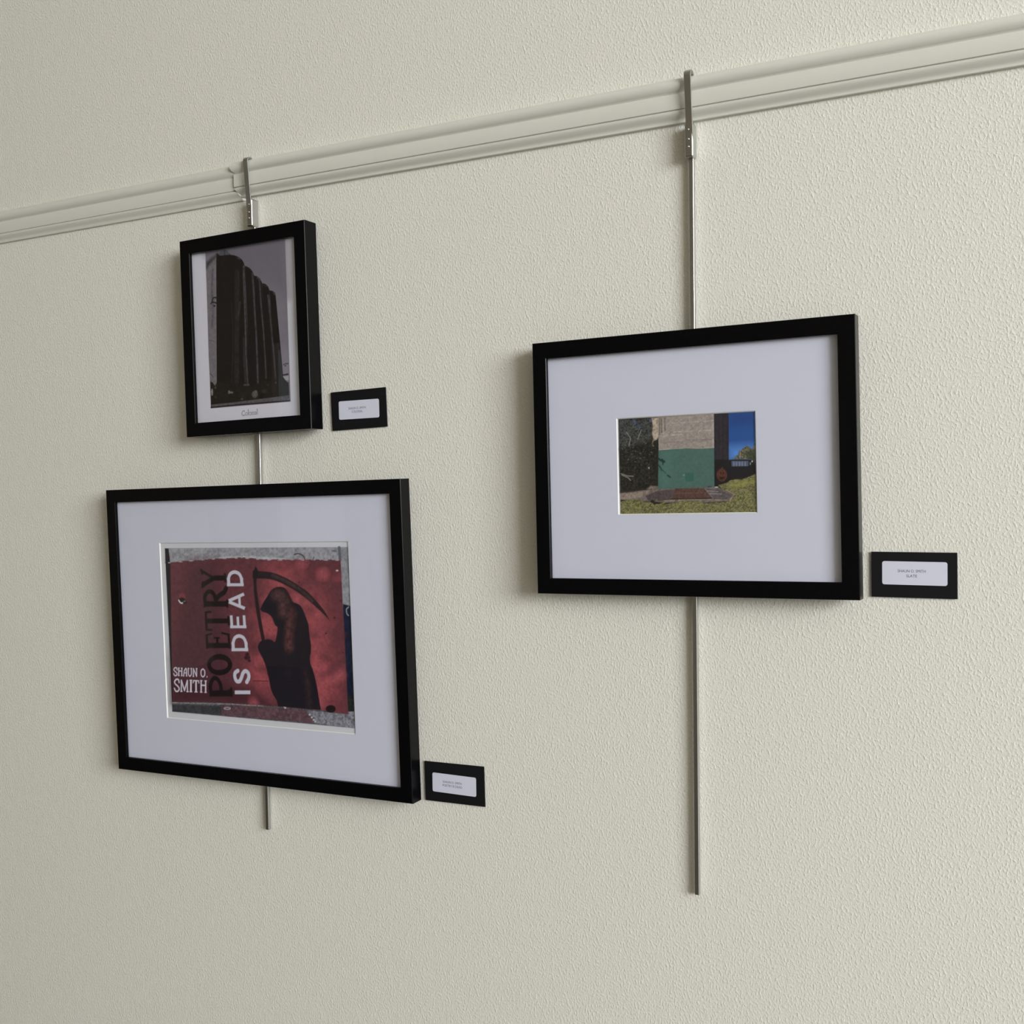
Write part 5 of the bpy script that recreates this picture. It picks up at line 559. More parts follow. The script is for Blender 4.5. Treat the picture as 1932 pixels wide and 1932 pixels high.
('s',[(-39.5,79.9),(-38.7,81.4),(-38.1,83.0),(-37.4,84.5),(-36.5,85.9),(-35.4,87.1),(-34.1,88.0),(-32.4,88.8),(-30.7,89.5),(-28.9,89.9),(-27.2,90.0),(-25.5,89.9),(-23.7,89.5),(-21.9,88.9),(-20.3,88.2),(-18.8,87.2),(-17.7,86.1),(-16.8,84.7),(-16.1,83.2),(-15.4,81.7),(-14.6,80.2)],5.01,(176,176,190),0.45,0),
('p',[(-9.6,13.1),(-39.8,12.2),(-40.0,8.3),(-9.8,9.2)],None,(176,176,190),0.45,0),
('p',[(-10.4,9.7),(-10.9,27.7),(-15.7,27.4),(-15.3,9.3)],None,(176,176,190),0.45,0),
('p',[(-22.5,10.4),(-22.8,25.5),(-27.3,25.2),(-27.0,10.1)],None,(176,176,190),0.45,0),
('p',[(-34.2,8.9),(-34.6,27.1),(-39.5,26.8),(-39.1,8.6)],None,(176,176,190),0.45,0),
('p',[(-9.9,39.7),(-39.0,48.7),(-41.3,44.6),(-12.3,35.7)],None,(176,176,190),0.45,0),
('p',[(-12.6,60.4),(-41.2,50.2),(-39.2,46.2),(-10.5,56.4)],None,(176,176,190),0.45,0),
('p',[(-18.1,41.5),(-18.4,54.4),(-22.6,54.2),(-22.3,41.3)],None,(176,176,190),0.45,0),
('s',[(-146.4,-57.3),(-146.5,-56.7),(-146.6,-56.1),(-146.7,-55.5),(-146.9,-55.0),(-147.2,-54.6),(-147.6,-54.4),(-148.3,-54.2),(-148.9,-54.2),(-149.6,-54.3),(-150.2,-54.4),(-150.8,-54.7),(-151.4,-55.1),(-151.9,-55.6),(-152.4,-56.2),(-152.6,-56.6),(-152.8,-57.1),(-152.8,-57.5),(-152.6,-57.9),(-152.4,-58.4),(-152.0,-58.8),(-151.5,-59.3),(-150.7,-59.8),(-149.8,-60.3),(-149.0,-60.8),(-148.4,-61.2),(-147.8,-61.7),(-147.3,-62.2),(-146.9,-62.7),(-146.7,-63.2),(-146.6,-63.7),(-146.8,-64.2),(-147.1,-64.7),(-147.6,-65.3),(-148.1,-65.7),(-148.7,-66.0),(-149.2,-66.2),(-149.9,-66.3),(-150.5,-66.3),(-151.2,-66.3),(-151.7,-66.1),(-152.1,-65.7),(-152.5,-65.2),(-152.8,-64.7),(-153.1,-64.1),(-153.4,-63.5)],1.78,(188,182,196),0.35,0),
('p',[(-142.5,-66.0),(-141.8,-54.3),(-143.9,-54.4),(-144.6,-66.1)],None,(188,182,196),0.35,0),
('p',[(-136.5,-65.9),(-135.8,-54.2),(-137.8,-54.3),(-138.6,-66.0)],None,(188,182,196),0.35,0),
('p',[(-143.5,-59.7),(-136.9,-59.7),(-136.8,-58.1),(-143.3,-58.2)],None,(188,182,196),0.35,0),
('p',[(-145.1,-66.5),(-142.0,-66.5),(-141.8,-65.4),(-144.9,-65.4)],None,(188,182,196),0.35,0),
('p',[(-139.2,-66.5),(-136.1,-66.4),(-136.0,-65.3),(-139.1,-65.4)],None,(188,182,196),0.35,0),
('p',[(-144.4,-55.0),(-141.3,-54.9),(-141.1,-53.8),(-144.2,-53.9)],None,(188,182,196),0.35,0),
('p',[(-138.5,-54.9),(-135.4,-54.9),(-135.3,-53.8),(-138.4,-53.8)],None,(188,182,196),0.35,0),
('s',[(-133.9,-65.8),(-131.9,-57.5),(-128.8,-54.2)],1.78,(188,182,196),0.35,0),
('p',[(-127.1,-65.9),(-126.6,-54.8),(-128.6,-54.9),(-129.2,-66.0)],None,(188,182,196),0.35,0),
('p',[(-132.9,-61.9),(-127.9,-61.8),(-127.7,-60.6),(-132.7,-60.6)],None,(188,182,196),0.35,0),
('p',[(-135.2,-66.4),(-132.8,-66.4),(-132.6,-65.3),(-135.1,-65.3)],None,(188,182,196),0.35,0),
('p',[(-129.4,-66.3),(-126.5,-66.3),(-126.4,-65.2),(-129.2,-65.2)],None,(188,182,196),0.35,0),
('s',[(-123.7,-54.3),(-123.9,-56.0),(-124.1,-57.7),(-124.3,-59.5),(-124.3,-61.0),(-124.2,-62.4),(-123.9,-63.4),(-123.4,-64.4),(-122.8,-65.1),(-122.2,-65.5),(-121.6,-65.7),(-121.0,-65.5),(-120.3,-65.0),(-119.6,-64.3),(-119.0,-63.4),(-118.6,-62.3),(-118.3,-61.0),(-118.2,-59.4),(-118.2,-57.7),(-118.2,-55.9),(-118.1,-54.2)],1.78,(188,182,196),0.35,0),
('p',[(-125.2,-54.6),(-122.3,-54.6),(-122.1,-53.5),(-125.0,-53.5)],None,(188,182,196),0.35,0),
('p',[(-119.7,-54.6),(-116.8,-54.5),(-116.6,-53.4),(-119.6,-53.5)],None,(188,182,196),0.35,0),
('s',[(-114.7,-65.6),(-114.0,-54.1),(-108.3,-65.3),(-107.7,-53.8)],1.78,(188,182,196),0.35,0),
('p',[(-116.3,-66.2),(-113.2,-66.1),(-113.1,-65.0),(-116.2,-65.1)],None,(188,182,196),0.35,0),
('p',[(-109.4,-54.4),(-106.2,-54.3),(-106.1,-53.3),(-109.3,-53.3)],None,(188,182,196),0.35,0),
('s',[(-95.5,-53.6),(-96.2,-54.1),(-97.0,-54.5),(-97.8,-55.0),(-98.5,-55.6),(-99.0,-56.4),(-99.3,-57.4),(-99.5,-58.8),(-99.6,-60.2),(-99.6,-61.5),(-99.3,-62.6),(-98.9,-63.5),(-98.3,-64.2),(-97.6,-64.8),(-96.9,-65.2),(-96.1,-65.4),(-95.4,-65.2),(-94.6,-64.8),(-93.8,-64.2),(-93.1,-63.4),(-92.6,-62.6),(-92.3,-61.5),(-92.1,-60.1),(-92.0,-58.7),(-92.1,-57.4),(-92.3,-56.3),(-92.7,-55.5),(-93.3,-54.9),(-94.0,-54.5),(-94.8,-54.1),(-95.5,-53.6)],1.78,(188,182,196),0.35,0),
('p',[(-88.9,-66.0),(-87.8,-66.0),(-87.5,-63.7),(-88.6,-63.7)],None,(188,182,196),0.35,0),
('s',[(-143.4,-76.2),(-143.6,-75.3),(-143.7,-74.4),(-143.8,-73.5),(-144.1,-72.7),(-144.5,-72.1),(-145.2,-71.7),(-146.0,-71.5),(-147.0,-71.5),(-147.9,-71.6),(-148.8,-71.8),(-149.6,-72.2),(-150.5,-72.9),(-151.2,-73.7),(-151.9,-74.5),(-152.3,-75.2),(-152.4,-75.9),(-152.4,-76.5),(-152.3,-77.2),(-151.9,-77.8),(-151.4,-78.5),(-150.6,-79.2),(-149.5,-80.0),(-148.3,-80.7),(-147.1,-81.4),(-146.2,-82.2),(-145.4,-82.9),(-144.8,-83.6),(-144.2,-84.4),(-143.8,-85.1),(-143.7,-85.8),(-143.9,-86.6),(-144.4,-87.4),(-145.1,-88.2),(-145.9,-88.9),(-146.7,-89.4),(-147.5,-89.7),(-148.4,-89.9),(-149.3,-89.9),(-150.2,-89.8),(-151.0,-89.5),(-151.6,-89.0),(-152.1,-88.2),(-152.5,-87.4),(-152.9,-86.5),(-153.4,-85.6)],2.24,(188,182,196),0.35,0),
('s',[(-139.8,-89.3),(-138.7,-72.6),(-133.5,-87.8),(-126.9,-72.4),(-127.5,-89.0)],2.24,(188,182,196),0.35,0),
('p',[(-142.0,-90.0),(-137.5,-89.9),(-137.4,-88.5),(-141.8,-88.6)],None,(188,182,196),0.35,0),
('p',[(-129.9,-89.8),(-125.4,-89.7),(-125.2,-88.3),(-129.7,-88.4)],None,(188,182,196),0.35,0),
('p',[(-119.3,-89.1),(-118.2,-71.2),(-121.5,-71.3),(-122.6,-89.3)],None,(188,182,196),0.35,0),
('p',[(-123.5,-89.6),(-118.5,-89.5),(-118.3,-88.1),(-123.4,-88.2)],None,(188,182,196),0.35,0),
('p',[(-122.5,-72.3),(-117.4,-72.2),(-117.3,-70.8),(-122.3,-70.9)],None,(188,182,196),0.35,0),
('p',[(-109.3,-88.9),(-108.3,-71.4),(-111.3,-71.6),(-112.4,-89.1)],None,(188,182,196),0.35,0),
('s',[(-115.7,-75.0),(-114.6,-71.9),(-105.0,-71.7),(-104.4,-74.8)],1.79,(188,182,196),0.35,0),
('p',[(-113.8,-89.4),(-108.0,-89.3),(-107.9,-87.9),(-113.6,-88.0)],None,(188,182,196),0.35,0),
('p',[(-99.6,-88.5),(-98.6,-71.2),(-101.1,-71.3),(-102.1,-88.6)],None,(188,182,196),0.35,0),
('p',[(-90.9,-88.3),(-89.9,-71.0),(-92.4,-71.1),(-93.4,-88.4)],None,(188,182,196),0.35,0),
('p',[(-100.7,-79.0),(-91.3,-78.9),(-91.1,-76.9),(-100.4,-77.1)],None,(188,182,196),0.35,0),
('p',[(-103.0,-89.2),(-98.6,-89.1),(-98.4,-87.7),(-102.9,-87.8)],None,(188,182,196),0.35,0),
('p',[(-94.5,-89.0),(-90.1,-88.9),(-90.0,-87.6),(-94.4,-87.7)],None,(188,182,196),0.35,0),
('p',[(-102.0,-72.0),(-97.6,-71.9),(-97.5,-70.5),(-101.9,-70.6)],None,(188,182,196),0.35,0),
('p',[(-93.6,-71.9),(-89.2,-71.8),(-89.0,-70.4),(-93.4,-70.5)],None,(188,182,196),0.35,0),
]
ART_C=[
('p',[(-84.8,57.3),(79.9,56.3),(79.6,-57.9),(-84.8,-57.9)],None,(28,28,27),0.3,0.3),
('p',[(-84.3,56.2),(-40.7,55.2),(-41.1,33.2),(-50.0,26.4),(-70.0,23.2),(-84.6,19.7)],None,(52,54,54),6,0.9),
('p',[(-85.2,19.7),(-41.3,28.0),(-36.2,7.2),(-37.9,-23.8),(-84.2,-30.8)],None,(30,30,27),6,0.9),
('p',[(-62.2,49.8),(-62.2,49.2),(-62.4,48.8),(-62.6,48.4),(-62.8,48.0),(-63.1,47.8),(-63.5,47.6),(-63.9,47.6),(-64.2,47.7),(-64.6,47.8),(-64.9,48.1),(-65.1,48.5),(-65.3,48.9),(-65.4,49.4),(-65.5,49.9),(-65.4,50.4),(-65.3,50.9),(-65.1,51.3),(-64.8,51.7),(-64.5,51.9),(-64.1,52.1),(-63.8,52.1),(-63.4,52.0),(-63.1,51.8),(-62.7,51.6),(-62.5,51.2),(-62.3,50.7),(-62.2,50.3)],None,(66,76,100),2,0.9),
('p',[(-57.9,44.9),(-57.9,44.4),(-58.1,43.9),(-58.3,43.5),(-58.5,43.1),(-58.8,42.9),(-59.2,42.7),(-59.6,42.7),(-59.9,42.8),(-60.3,43.0),(-60.6,43.2),(-60.8,43.6),(-61.0,44.1),(-61.1,44.5),(-61.2,45.0),(-61.1,45.6),(-61.0,46.0),(-60.8,46.4),(-60.5,46.8),(-60.2,47.0),(-59.8,47.2),(-59.5,47.2),(-59.1,47.1),(-58.8,47.0),(-58.4,46.7),(-58.2,46.3),(-58.0,45.9),(-57.9,45.4)],None,(66,76,100),2,0.9),
('p',[(-42.4,53.2),(-42.4,52.7),(-42.5,52.3),(-42.8,51.9),(-43.0,51.5),(-43.3,51.3),(-43.7,51.1),(-44.0,51.1),(-44.4,51.2),(-44.7,51.3),(-45.1,51.6),(-45.3,52.0),(-45.5,52.4),(-45.6,52.9),(-45.6,53.4),(-45.6,53.9),(-45.4,54.4),(-45.2,54.8),(-45.0,55.1),(-44.7,55.4),(-44.3,55.5),(-43.9,55.6),(-43.6,55.5),(-43.2,55.3),(-42.9,55.0),(-42.7,54.7),(-42.5,54.2),(-42.4,53.7)],None,(66,76,100),2,0.9),
('p',[(-63.2,53.9),(-63.2,53.4),(-63.4,53.0),(-63.6,52.5),(-63.8,52.2),(-64.2,51.9),(-64.5,51.8),(-64.9,51.8),(-65.2,51.8),(-65.6,52.0),(-65.9,52.3),(-66.2,52.7),(-66.3,53.1),(-66.5,53.6),(-66.5,54.1),(-66.4,54.6),(-66.3,55.1),(-66.1,55.5),(-65.8,55.9),(-65.5,56.1),(-65.1,56.3),(-64.8,56.3),(-64.4,56.2),(-64.1,56.0),(-63.8,55.7),(-63.5,55.4),(-63.3,54.9),(-63.2,54.4)],None,(66,76,100),2,0.9),
('s',[(-72.9,43.8),(-72.7,43.3)],0.32,(52,52,48),0.5,0.0),
('s',[(-60.0,29.4),(-60.5,29.4)],0.4,(84,84,78),0.5,0.0),
('s',[(-75.6,43.7),(-73.9,42.8)],0.56,(84,84,78),0.5,0.0),
('s',[(-75.0,28.7),(-75.7,27.6)],0.34,(84,84,78),0.5,0.0),
('s',[(-76.0,16.6),(-74.0,16.1)],0.31,(84,84,78),0.5,0.0),
('s',[(-50.8,35.9),(-50.6,35.3)],0.36,(104,104,96),0.5,0.0),
('s',[(-60.9,16.1),(-59.9,14.8)],0.33,(66,66,61),0.5,0.0),
('s',[(-75.7,19.4),(-76.1,18.4)],0.59,(66,66,61),0.5,0.0),
('s',[(-78.5,47.2),(-77.2,46.3)],0.35,(66,66,61),0.5,0.0),
('s',[(-44.0,28.5),(-42.9,28.4)],0.59,(52,52,48),0.5,0.0),
('s',[(-43.8,-4.1),(-42.8,-4.1)],0.55,(52,52,49),0.5,0.0),
('s',[(-67.0,-18.7),(-67.8,-19.0)],0.59,(52,52,49),0.5,0.0),
('s',[(-70.8,32.9),(-71.0,32.4)],0.42,(52,52,48),0.5,0.0),
('s',[(-64.1,24.0),(-65.9,23.3)],0.45,(52,52,48),0.5,0.0),
('s',[(-81.4,-2.8),(-82.9,-2.8)],0.49,(83,83,77),0.5,0.0),
('s',[(-69.2,48.6),(-70.0,48.3)],0.51,(104,104,96),0.5,0.0),
('s',[(-74.6,36.6),(-74.3,35.8)],0.44,(66,66,61),0.5,0.0),
('s',[(-73.7,-14.4),(-73.8,-14.8)],0.39,(67,67,62),0.5,0.0),
('s',[(-72.2,27.4),(-73.1,27.2)],0.62,(52,52,48),0.5,0.0),
('s',[(-67.2,-15.5),(-68.6,-16.2)],0.43,(83,83,77),0.5,0.0),
('s',[(-66.1,-17.7),(-66.8,-17.8)],0.51,(67,67,62),0.5,0.0),
('s',[(-50.1,3.0),(-50.3,1.9)],0.42,(84,84,78),0.5,0.0),
('s',[(-67.0,14.5),(-67.8,14.3)],0.32,(66,66,61),0.5,0.0),
('s',[(-45.2,40.5),(-46.8,40.5)],0.58,(52,52,48),0.5,0.0),
('s',[(-54.5,16.3),(-54.4,15.5)],0.38,(104,104,96),0.5,0.0),
('s',[(-46.1,41.4),(-47.6,40.8)],0.48,(66,66,61),0.5,0.0),
('s',[(-46.1,35.2),(-46.7,34.6)],0.59,(104,104,96),0.5,0.0),
('s',[(-64.3,45.1),(-64.6,44.8)],0.5,(84,84,78),0.5,0.0),
('s',[(-77.5,24.9),(-78.5,24.3)],0.4,(52,52,48),0.5,0.0),
('s',[(-68.1,45.6),(-69.4,45.6)],0.56,(66,66,61),0.5,0.0),
('s',[(-69.9,34.0),(-69.9,32.6)],0.33,(52,52,48),0.5,0.0),
('s',[(-41.4,19.3),(-42.2,18.7)],0.51,(66,66,61),0.5,0.0),
('s',[(-44.4,14.8),(-43.1,14.4)],0.58,(84,84,78),0.5,0.0),
('s',[(-75.5,40.5),(-75.5,39.9)],0.53,(52,52,48),0.5,0.0),
('s',[(-83.0,28.9),(-83.2,28.1)],0.47,(104,104,96),0.5,0.0),
('s',[(-61.4,20.5),(-60.9,20.1)],0.62,(66,66,61),0.5,0.0),
('s',[(-57.4,0.7),(-56.3,-0.4)],0.55,(83,83,77),0.5,0.0),
('s',[(-73.1,7.3),(-72.5,6.6)],0.52,(66,66,61),0.5,0.0),
('s',[(-57.0,29.6),(-57.7,29.5)],0.52,(84,84,78),0.5,0.0),
('s',[(-45.8,44.2),(-46.7,43.1)],0.51,(84,84,78),0.5,0.0),
('s',[(-69.4,29.1),(-68.9,29.0)],0.56,(52,52,48),0.5,0.0),
('s',[(-58.9,14.2),(-59.4,12.9)],0.36,(52,52,48),0.5,0.0),
('s',[(-50.7,1.7),(-51.8,0.6)],0.59,(52,52,49),0.5,0.0),
('s',[(-53.6,27.6),(-52.8,27.1)],0.59,(104,104,96),0.5,0.0),
('s',[(-66.5,21.5),(-67.3,21.2)],0.49,(104,104,96),0.5,0.0),
('s',[(-66.3,49.0),(-66.4,48.2)],0.5,(84,84,78),0.5,0.0),
('s',[(-69.6,44.5),(-69.1,44.1)],0.59,(104,104,96),0.5,0.0),
('s',[(-50.2,39.2),(-49.5,38.8)],0.36,(52,52,48),0.5,0.0),
('s',[(-42.9,30.6),(-42.9,30.1)],0.37,(52,52,48),0.5,0.0),
('s',[(-43.0,43.7),(-41.8,42.7)],0.5,(84,84,78),0.5,0.0),
('s',[(-56.4,37.8),(-55.3,37.4)],0.58,(66,66,61),0.5,0.0),
('s',[(-53.3,9.2),(-54.3,8.3)],0.47,(66,66,61),0.5,0.0),
('s',[(-80.1,39.4),(-81.0,39.2)],0.48,(104,104,96),0.5,0.0),
('s',[(-70.6,21.7),(-70.1,21.5)],0.4,(52,52,48),0.5,0.0),
('s',[(-54.7,28.1),(-55.2,27.9)],0.57,(52,52,48),0.5,0.0),
('s',[(-48.5,33.1),(-48.7,32.2)],0.59,(66,66,61),0.5,0.0),
('s',[(-64.8,-3.0),(-65.8,-3.9)],0.57,(67,67,62),0.5,0.0),
('s',[(-56.9,-15.6),(-55.4,-15.8)],0.49,(67,67,62),0.5,0.0),
('s',[(-49.9,6.8),(-49.8,5.5)],0.59,(52,52,48),0.5,0.0),
('s',[(-46.6,-14.9),(-47.5,-15.7)],0.62,(83,83,77),0.5,0.0),
('s',[(-67.9,45.1),(-68.7,44.5)],0.32,(66,66,61),0.5,0.0),
('s',[(-54.8,25.7),(-55.0,25.3)],0.35,(84,84,78),0.5,0.0),
('s',[(-84.2,-10.7),(-84.4,-11.0)],0.31,(41,41,38),0.5,0.0),
('s',[(-53.7,34.7),(-52.5,33.8)],0.56,(84,84,78),0.5,0.0),
('s',[(-70.8,22.6),(-70.9,22.3)],0.46,(104,104,96),0.5,0.0),
('s',[(-80.9,14.0),(-81.0,13.1)],0.56,(84,84,78),0.5,0.0),
('s',[(-53.8,18.2),(-53.4,18.1)],0.6,(104,104,96),0.5,0.0),
('s',[(-57.0,31.7),(-57.0,31.4)],0.5,(84,84,78),0.5,0.0),
('s',[(-55.3,3.3),(-54.2,2.1)],0.5,(66,66,61),0.5,0.0),
('s',[(-74.7,4.0),(-74.9,3.7)],0.36,(66,66,61),0.5,0.0),
('s',[(-42.4,28.0),(-42.8,27.0)],0.52,(52,52,48),0.5,0.0),
('s',[(-42.4,-16.2),(-43.8,-17.0)],0.39,(52,52,49),0.5,0.0),
('s',[(-58.7,4.2),(-60.2,3.4)],0.36,(66,66,61),0.5,0.0),
('s',[(-75.3,-19.4),(-76.5,-20.6)],0.52,(41,41,38),0.5,0.0),
('s',[(-73.2,-16.8),(-73.2,-18.1)],0.43,(52,52,49),0.5,0.0),
('s',[(-58.2,14.1),(-57.6,13.4)],0.57,(104,104,96),0.5,0.0),
('s',[(-50.9,47.4),(-50.1,47.1)],0.42,(66,66,61),0.5,0.0),
('s',[(-47.8,-19.0),(-47.4,-19.9)],0.6,(41,41,38),0.5,0.0),
('s',[(-75.2,25.8),(-76.1,25.8)],0.35,(52,52,48),0.5,0.0),
('s',[(-61.4,-18.7),(-63.0,-19.4)],0.35,(52,52,49),0.5,0.0),
('s',[(-67.6,16.9),(-67.1,16.2)],0.45,(66,66,61),0.5,0.0),
('s',[(-52.9,-17.6),(-52.1,-18.1)],0.59,(41,41,38),0.5,0.0),
('s',[(-76.1,6.1),(-76.7,5.0)],0.43,(52,52,48),0.5,0.0),
('s',[(-73.9,8.2),(-72.5,7.7)],0.45,(66,66,61),0.5,0.0),
('s',[(-69.5,11.5),(-69.6,10.8)],0.46,(66,66,61),0.5,0.0),
('s',[(-48.0,44.6),(-48.3,44.1)],0.36,(66,66,61),0.5,0.0),
('s',[(-44.4,-7.7),(-44.5,-8.3)],0.4,(41,41,38),0.5,0.0),
('s',[(-46.1,29.4),(-46.9,28.4)],0.59,(52,52,48),0.5,0.0),
('s',[(-71.2,20.6),(-69.9,20.5)],0.33,(84,84,78),0.5,0.0),
('s',[(-64.5,45.0),(-64.1,43.7)],0.37,(84,84,78),0.5,0.0),
('s',[(-54.5,36.0),(-53.0,35.4)],0.62,(52,52,48),0.5,0.0),
('s',[(-82.2,51.7),(-81.4,50.9)],0.33,(104,104,96),0.5,0.0),
('s',[(-61.2,25.9),(-60.5,25.6)],0.52,(52,52,48),0.5,0.0),
('s',[(-80.8,19.6),(-80.2,19.4)],0.47,(84,84,78),0.5,0.0),
('s',[(-54.9,40.6),(-55.3,39.7)],0.5,(52,52,48),0.5,0.0),
('s',[(-82.5,48.8),(-81.5,47.9)],0.49,(84,84,78),0.5,0.0),
('s',[(-42.5,38.5),(-42.0,37.8)],0.36,(104,104,96),0.5,0.0),
('s',[(-59.2,8.7),(-57.4,7.8)],0.6,(104,104,96),0.5,0.0),
('s',[(-76.1,39.8),(-78.1,39.7)],0.48,(66,66,61),0.5,0.0),
('s',[(-57.1,30.8),(-57.8,30.6)],0.58,(52,52,48),0.5,0.0),
('s',[(-49.7,26.0),(-50.4,25.8)],0.61,(52,52,48),0.5,0.0),
('s',[(-70.5,12.8),(-68.4,12.5)],0.38,(66,66,61),0.5,0.0),
('s',[(-73.2,18.8),(-73.9,18.4)],0.42,(52,52,48),0.5,0.0),
('s',[(-81.2,38.2),(-80.9,37.5)],0.45,(66,66,61),0.5,0.0),
('s',[(-52.6,9.3),(-53.6,9.3)],0.58,(84,84,78),0.5,0.0),
('s',[(-77.7,26.1),(-76.6,25.8)],0.46,(66,66,61),0.5,0.0),
('s',[(-44.1,18.1),(-44.8,17.6)],0.45,(52,52,48),0.5,0.0),
('s',[(-78.7,42.4),(-78.5,41.7)],0.41,(104,104,96),0.5,0.0),
('s',[(-44.5,42.3),(-46.5,42.1)],0.53,(52,52,48),0.5,0.0),
('s',[(-65.5,-2.0),(-65.9,-2.9)],0.4,(83,83,77),0.5,0.0),
('s',[(-68.6,48.5),(-70.0,48.2)],0.5,(66,66,61),0.5,0.0),
('s',[(-50.5,33.2),(-50.6,31.9)],0.44,(104,104,96),0.5,0.0),
('s',[(-47.4,40.9),(-47.9,40.8)],0.55,(104,104,96),0.5,0.0),
('s',[(-77.4,25.1),(-76.2,24.2)],0.55,(104,104,96),0.5,0.0),
('s',[(-51.0,-21.2),(-51.7,-21.7)],0.54,(41,41,38),0.5,0.0),
('s',[(-54.9,31.7),(-55.2,31.3)],0.57,(66,66,61),0.5,0.0),
('s',[(-64.5,0.3),(-64.0,0.2)],0.55,(52,52,49),0.5,0.0),
('s',[(-77.6,-8.9),(-77.8,-9.5)],0.52,(41,41,38),0.5,0.0),
('s',[(-81.4,43.7),(-82.0,43.3)],0.56,(104,104,96),0.5,0.0),
('s',[(-82.8,37.7),(-83.5,37.4)],0.47,(52,52,48),0.5,0.0),
('s',[(-69.3,31.7),(-69.1,31.2)],0.52,(84,84,78),0.5,0.0),
('s',[(-82.1,-20.8),(-80.2,-21.1)],0.37,(41,41,38),0.5,0.0),
('s',[(-73.1,15.3),(-72.9,14.9)],0.57,(52,52,48),0.5,0.0),
('s',[(-53.5,-10.3),(-53.1,-11.5)],0.36,(41,41,38),0.5,0.0),
('s',[(-44.6,15.3),(-44.2,13.9)],0.39,(104,104,96),0.5,0.0),
('s',[(-56.2,30.7),(-55.0,30.6)],0.58,(84,84,78),0.5,0.0),
('s',[(-72.2,-17.3),(-70.6,-17.9)],0.53,(52,52,49),0.5,0.0),
('s',[(-67.1,11.0),(-67.8,10.1)],0.49,(66,66,61),0.5,0.0),
('s',[(-81.0,-3.3),(-79.7,-3.4)],0.51,(41,41,38),0.5,0.0),
('s',[(-82.9,32.4),(-81.4,31.6)],0.56,(52,52,48),0.5,0.0),
('s',[(-58.6,30.8),(-59.0,30.7)],0.42,(104,104,96),0.5,0.0),
('s',[(-49.9,-3.9),(-51.3,-4.9)],0.57,(52,52,49),0.5,0.0),
('s',[(-62.4,32.8),(-63.1,32.8)],0.6,(52,52,48),0.5,0.0),
('s',[(-75.7,11.7),(-76.7,11.7)],0.56,(66,66,61),0.5,0.0),
('s',[(-59.0,19.0),(-59.8,18.6)],0.56,(52,52,48),0.5,0.0),
('s',[(-62.7,31.7),(-61.2,31.3)],0.59,(104,104,96),0.5,0.0),
('s',[(-44.9,13.0),(-44.9,11.6)],0.39,(52,52,48),0.5,0.0),
('s',[(-51.4,42.9),(-51.2,42.7)],0.47,(104,104,96),0.5,0.0),
('s',[(-75.9,23.2),(-75.1,22.8)],0.43,(66,66,61),0.5,0.0),
('s',[(-76.4,17.0),(-76.9,16.4)],0.41,(84,84,78),0.5,0.0),
('s',[(-75.1,3.7),(-75.5,2.5)],0.54,(66,66,61),0.5,0.0),
('s',[(-48.4,11.1),(-47.5,10.1)],0.35,(52,52,48),0.5,0.0),
('s',[(-67.5,25.4),(-67.0,24.5)],0.54,(104,104,96),0.5,0.0),
('s',[(-77.6,21.6),(-77.0,21.2)],0.48,(104,104,96),0.5,0.0),
('s',[(-68.1,9.6),(-68.7,9.3)],0.5,(84,84,78),0.5,0.0),
('s',[(-54.4,29.8),(-55.9,28.9)],0.44,(52,52,48),0.5,0.0),
('s',[(-71.5,39.0),(-73.4,38.4)],0.35,(52,52,48),0.5,0.0),
('s',[(-66.8,-8.3),(-67.2,-9.7)],0.51,(41,41,38),0.5,0.0),
('s',[(-73.0,-2.9),(-73.8,-3.0)],0.58,(41,41,38),0.5,0.0),
('s',[(-72.4,32.2),(-71.8,31.3)],0.44,(66,66,61),0.5,0.0),
('s',[(-71.6,43.9),(-71.8,43.5)],0.44,(84,84,78),0.5,0.0),
('s',[(-64.0,4.4),(-65.6,4.3)],0.47,(104,104,96),0.5,0.0),
('s',[(-71.2,25.5),(-70.2,24.7)],0.52,(104,104,96),0.5,0.0),
('s',[(-76.4,-22.4),(-76.6,-23.6)],0.48,(67,67,62),0.5,0.0),
('s',[(-51.4,25.7),(-50.6,24.8)],0.48,(84,84,78),0.5,0.0),
('s',[(-47.4,39.6),(-46.6,39.1)],0.62,(52,52,48),0.5,0.0),
('s',[(-43.8,19.0),(-43.6,17.9)],0.49,(66,66,61),0.5,0.0),
('s',[(-67.2,-12.5),(-68.6,-13.2)],0.45,(67,67,62),0.5,0.0),
('s',[(-74.5,16.1),(-75.1,15.3)],0.39,(52,52,48),0.5,0.0),
('s',[(-57.4,39.6),(-57.1,38.9)],0.33,(66,66,61),0.5,0.0),
('s',[(-62.0,16.4),(-61.1,16.0)],0.34,(84,84,78),0.5,0.0),
('s',[(-61.4,42.7),(-63.0,42.6)],0.37,(104,104,96),0.5,0.0),
('s',[(-51.8,26.8),(-53.5,26.4)],0.45,(84,84,78),0.5,0.0),
('s',[(-50.3,-2.0),(-49.7,-2.3)],0.37,(83,83,77),0.5,0.0),
('s',[(-66.4,10.7),(-65.3,9.5)],0.5,(66,66,61),0.5,0.0),
('s',[(-69.4,14.0),(-68.6,13.5)],0.6,(104,104,96),0.5,0.0),
('s',[(-61.7,28.8),(-61.3,27.7)],0.51,(66,66,61),0.5,0.0),
('s',[(-57.9,11.5),(-58.4,11.0)],0.35,(52,52,48),0.5,0.0),
('s',[(-54.5,25.5),(-55.1,24.8)],0.54,(66,66,61),0.5,0.0),
('s',[(-78.5,28.4),(-78.0,27.9)],0.33,(84,84,78),0.5,0.0),
('s',[(-84.4,-21.8),(-85.9,-22.5)],0.33,(67,67,62),0.5,0.0),
('s',[(-72.7,7.5),(-74.2,6.8)],0.55,(104,104,96),0.5,0.0),
('s',[(-80.6,21.1),(-80.7,20.2)],0.41,(104,104,96),0.5,0.0),
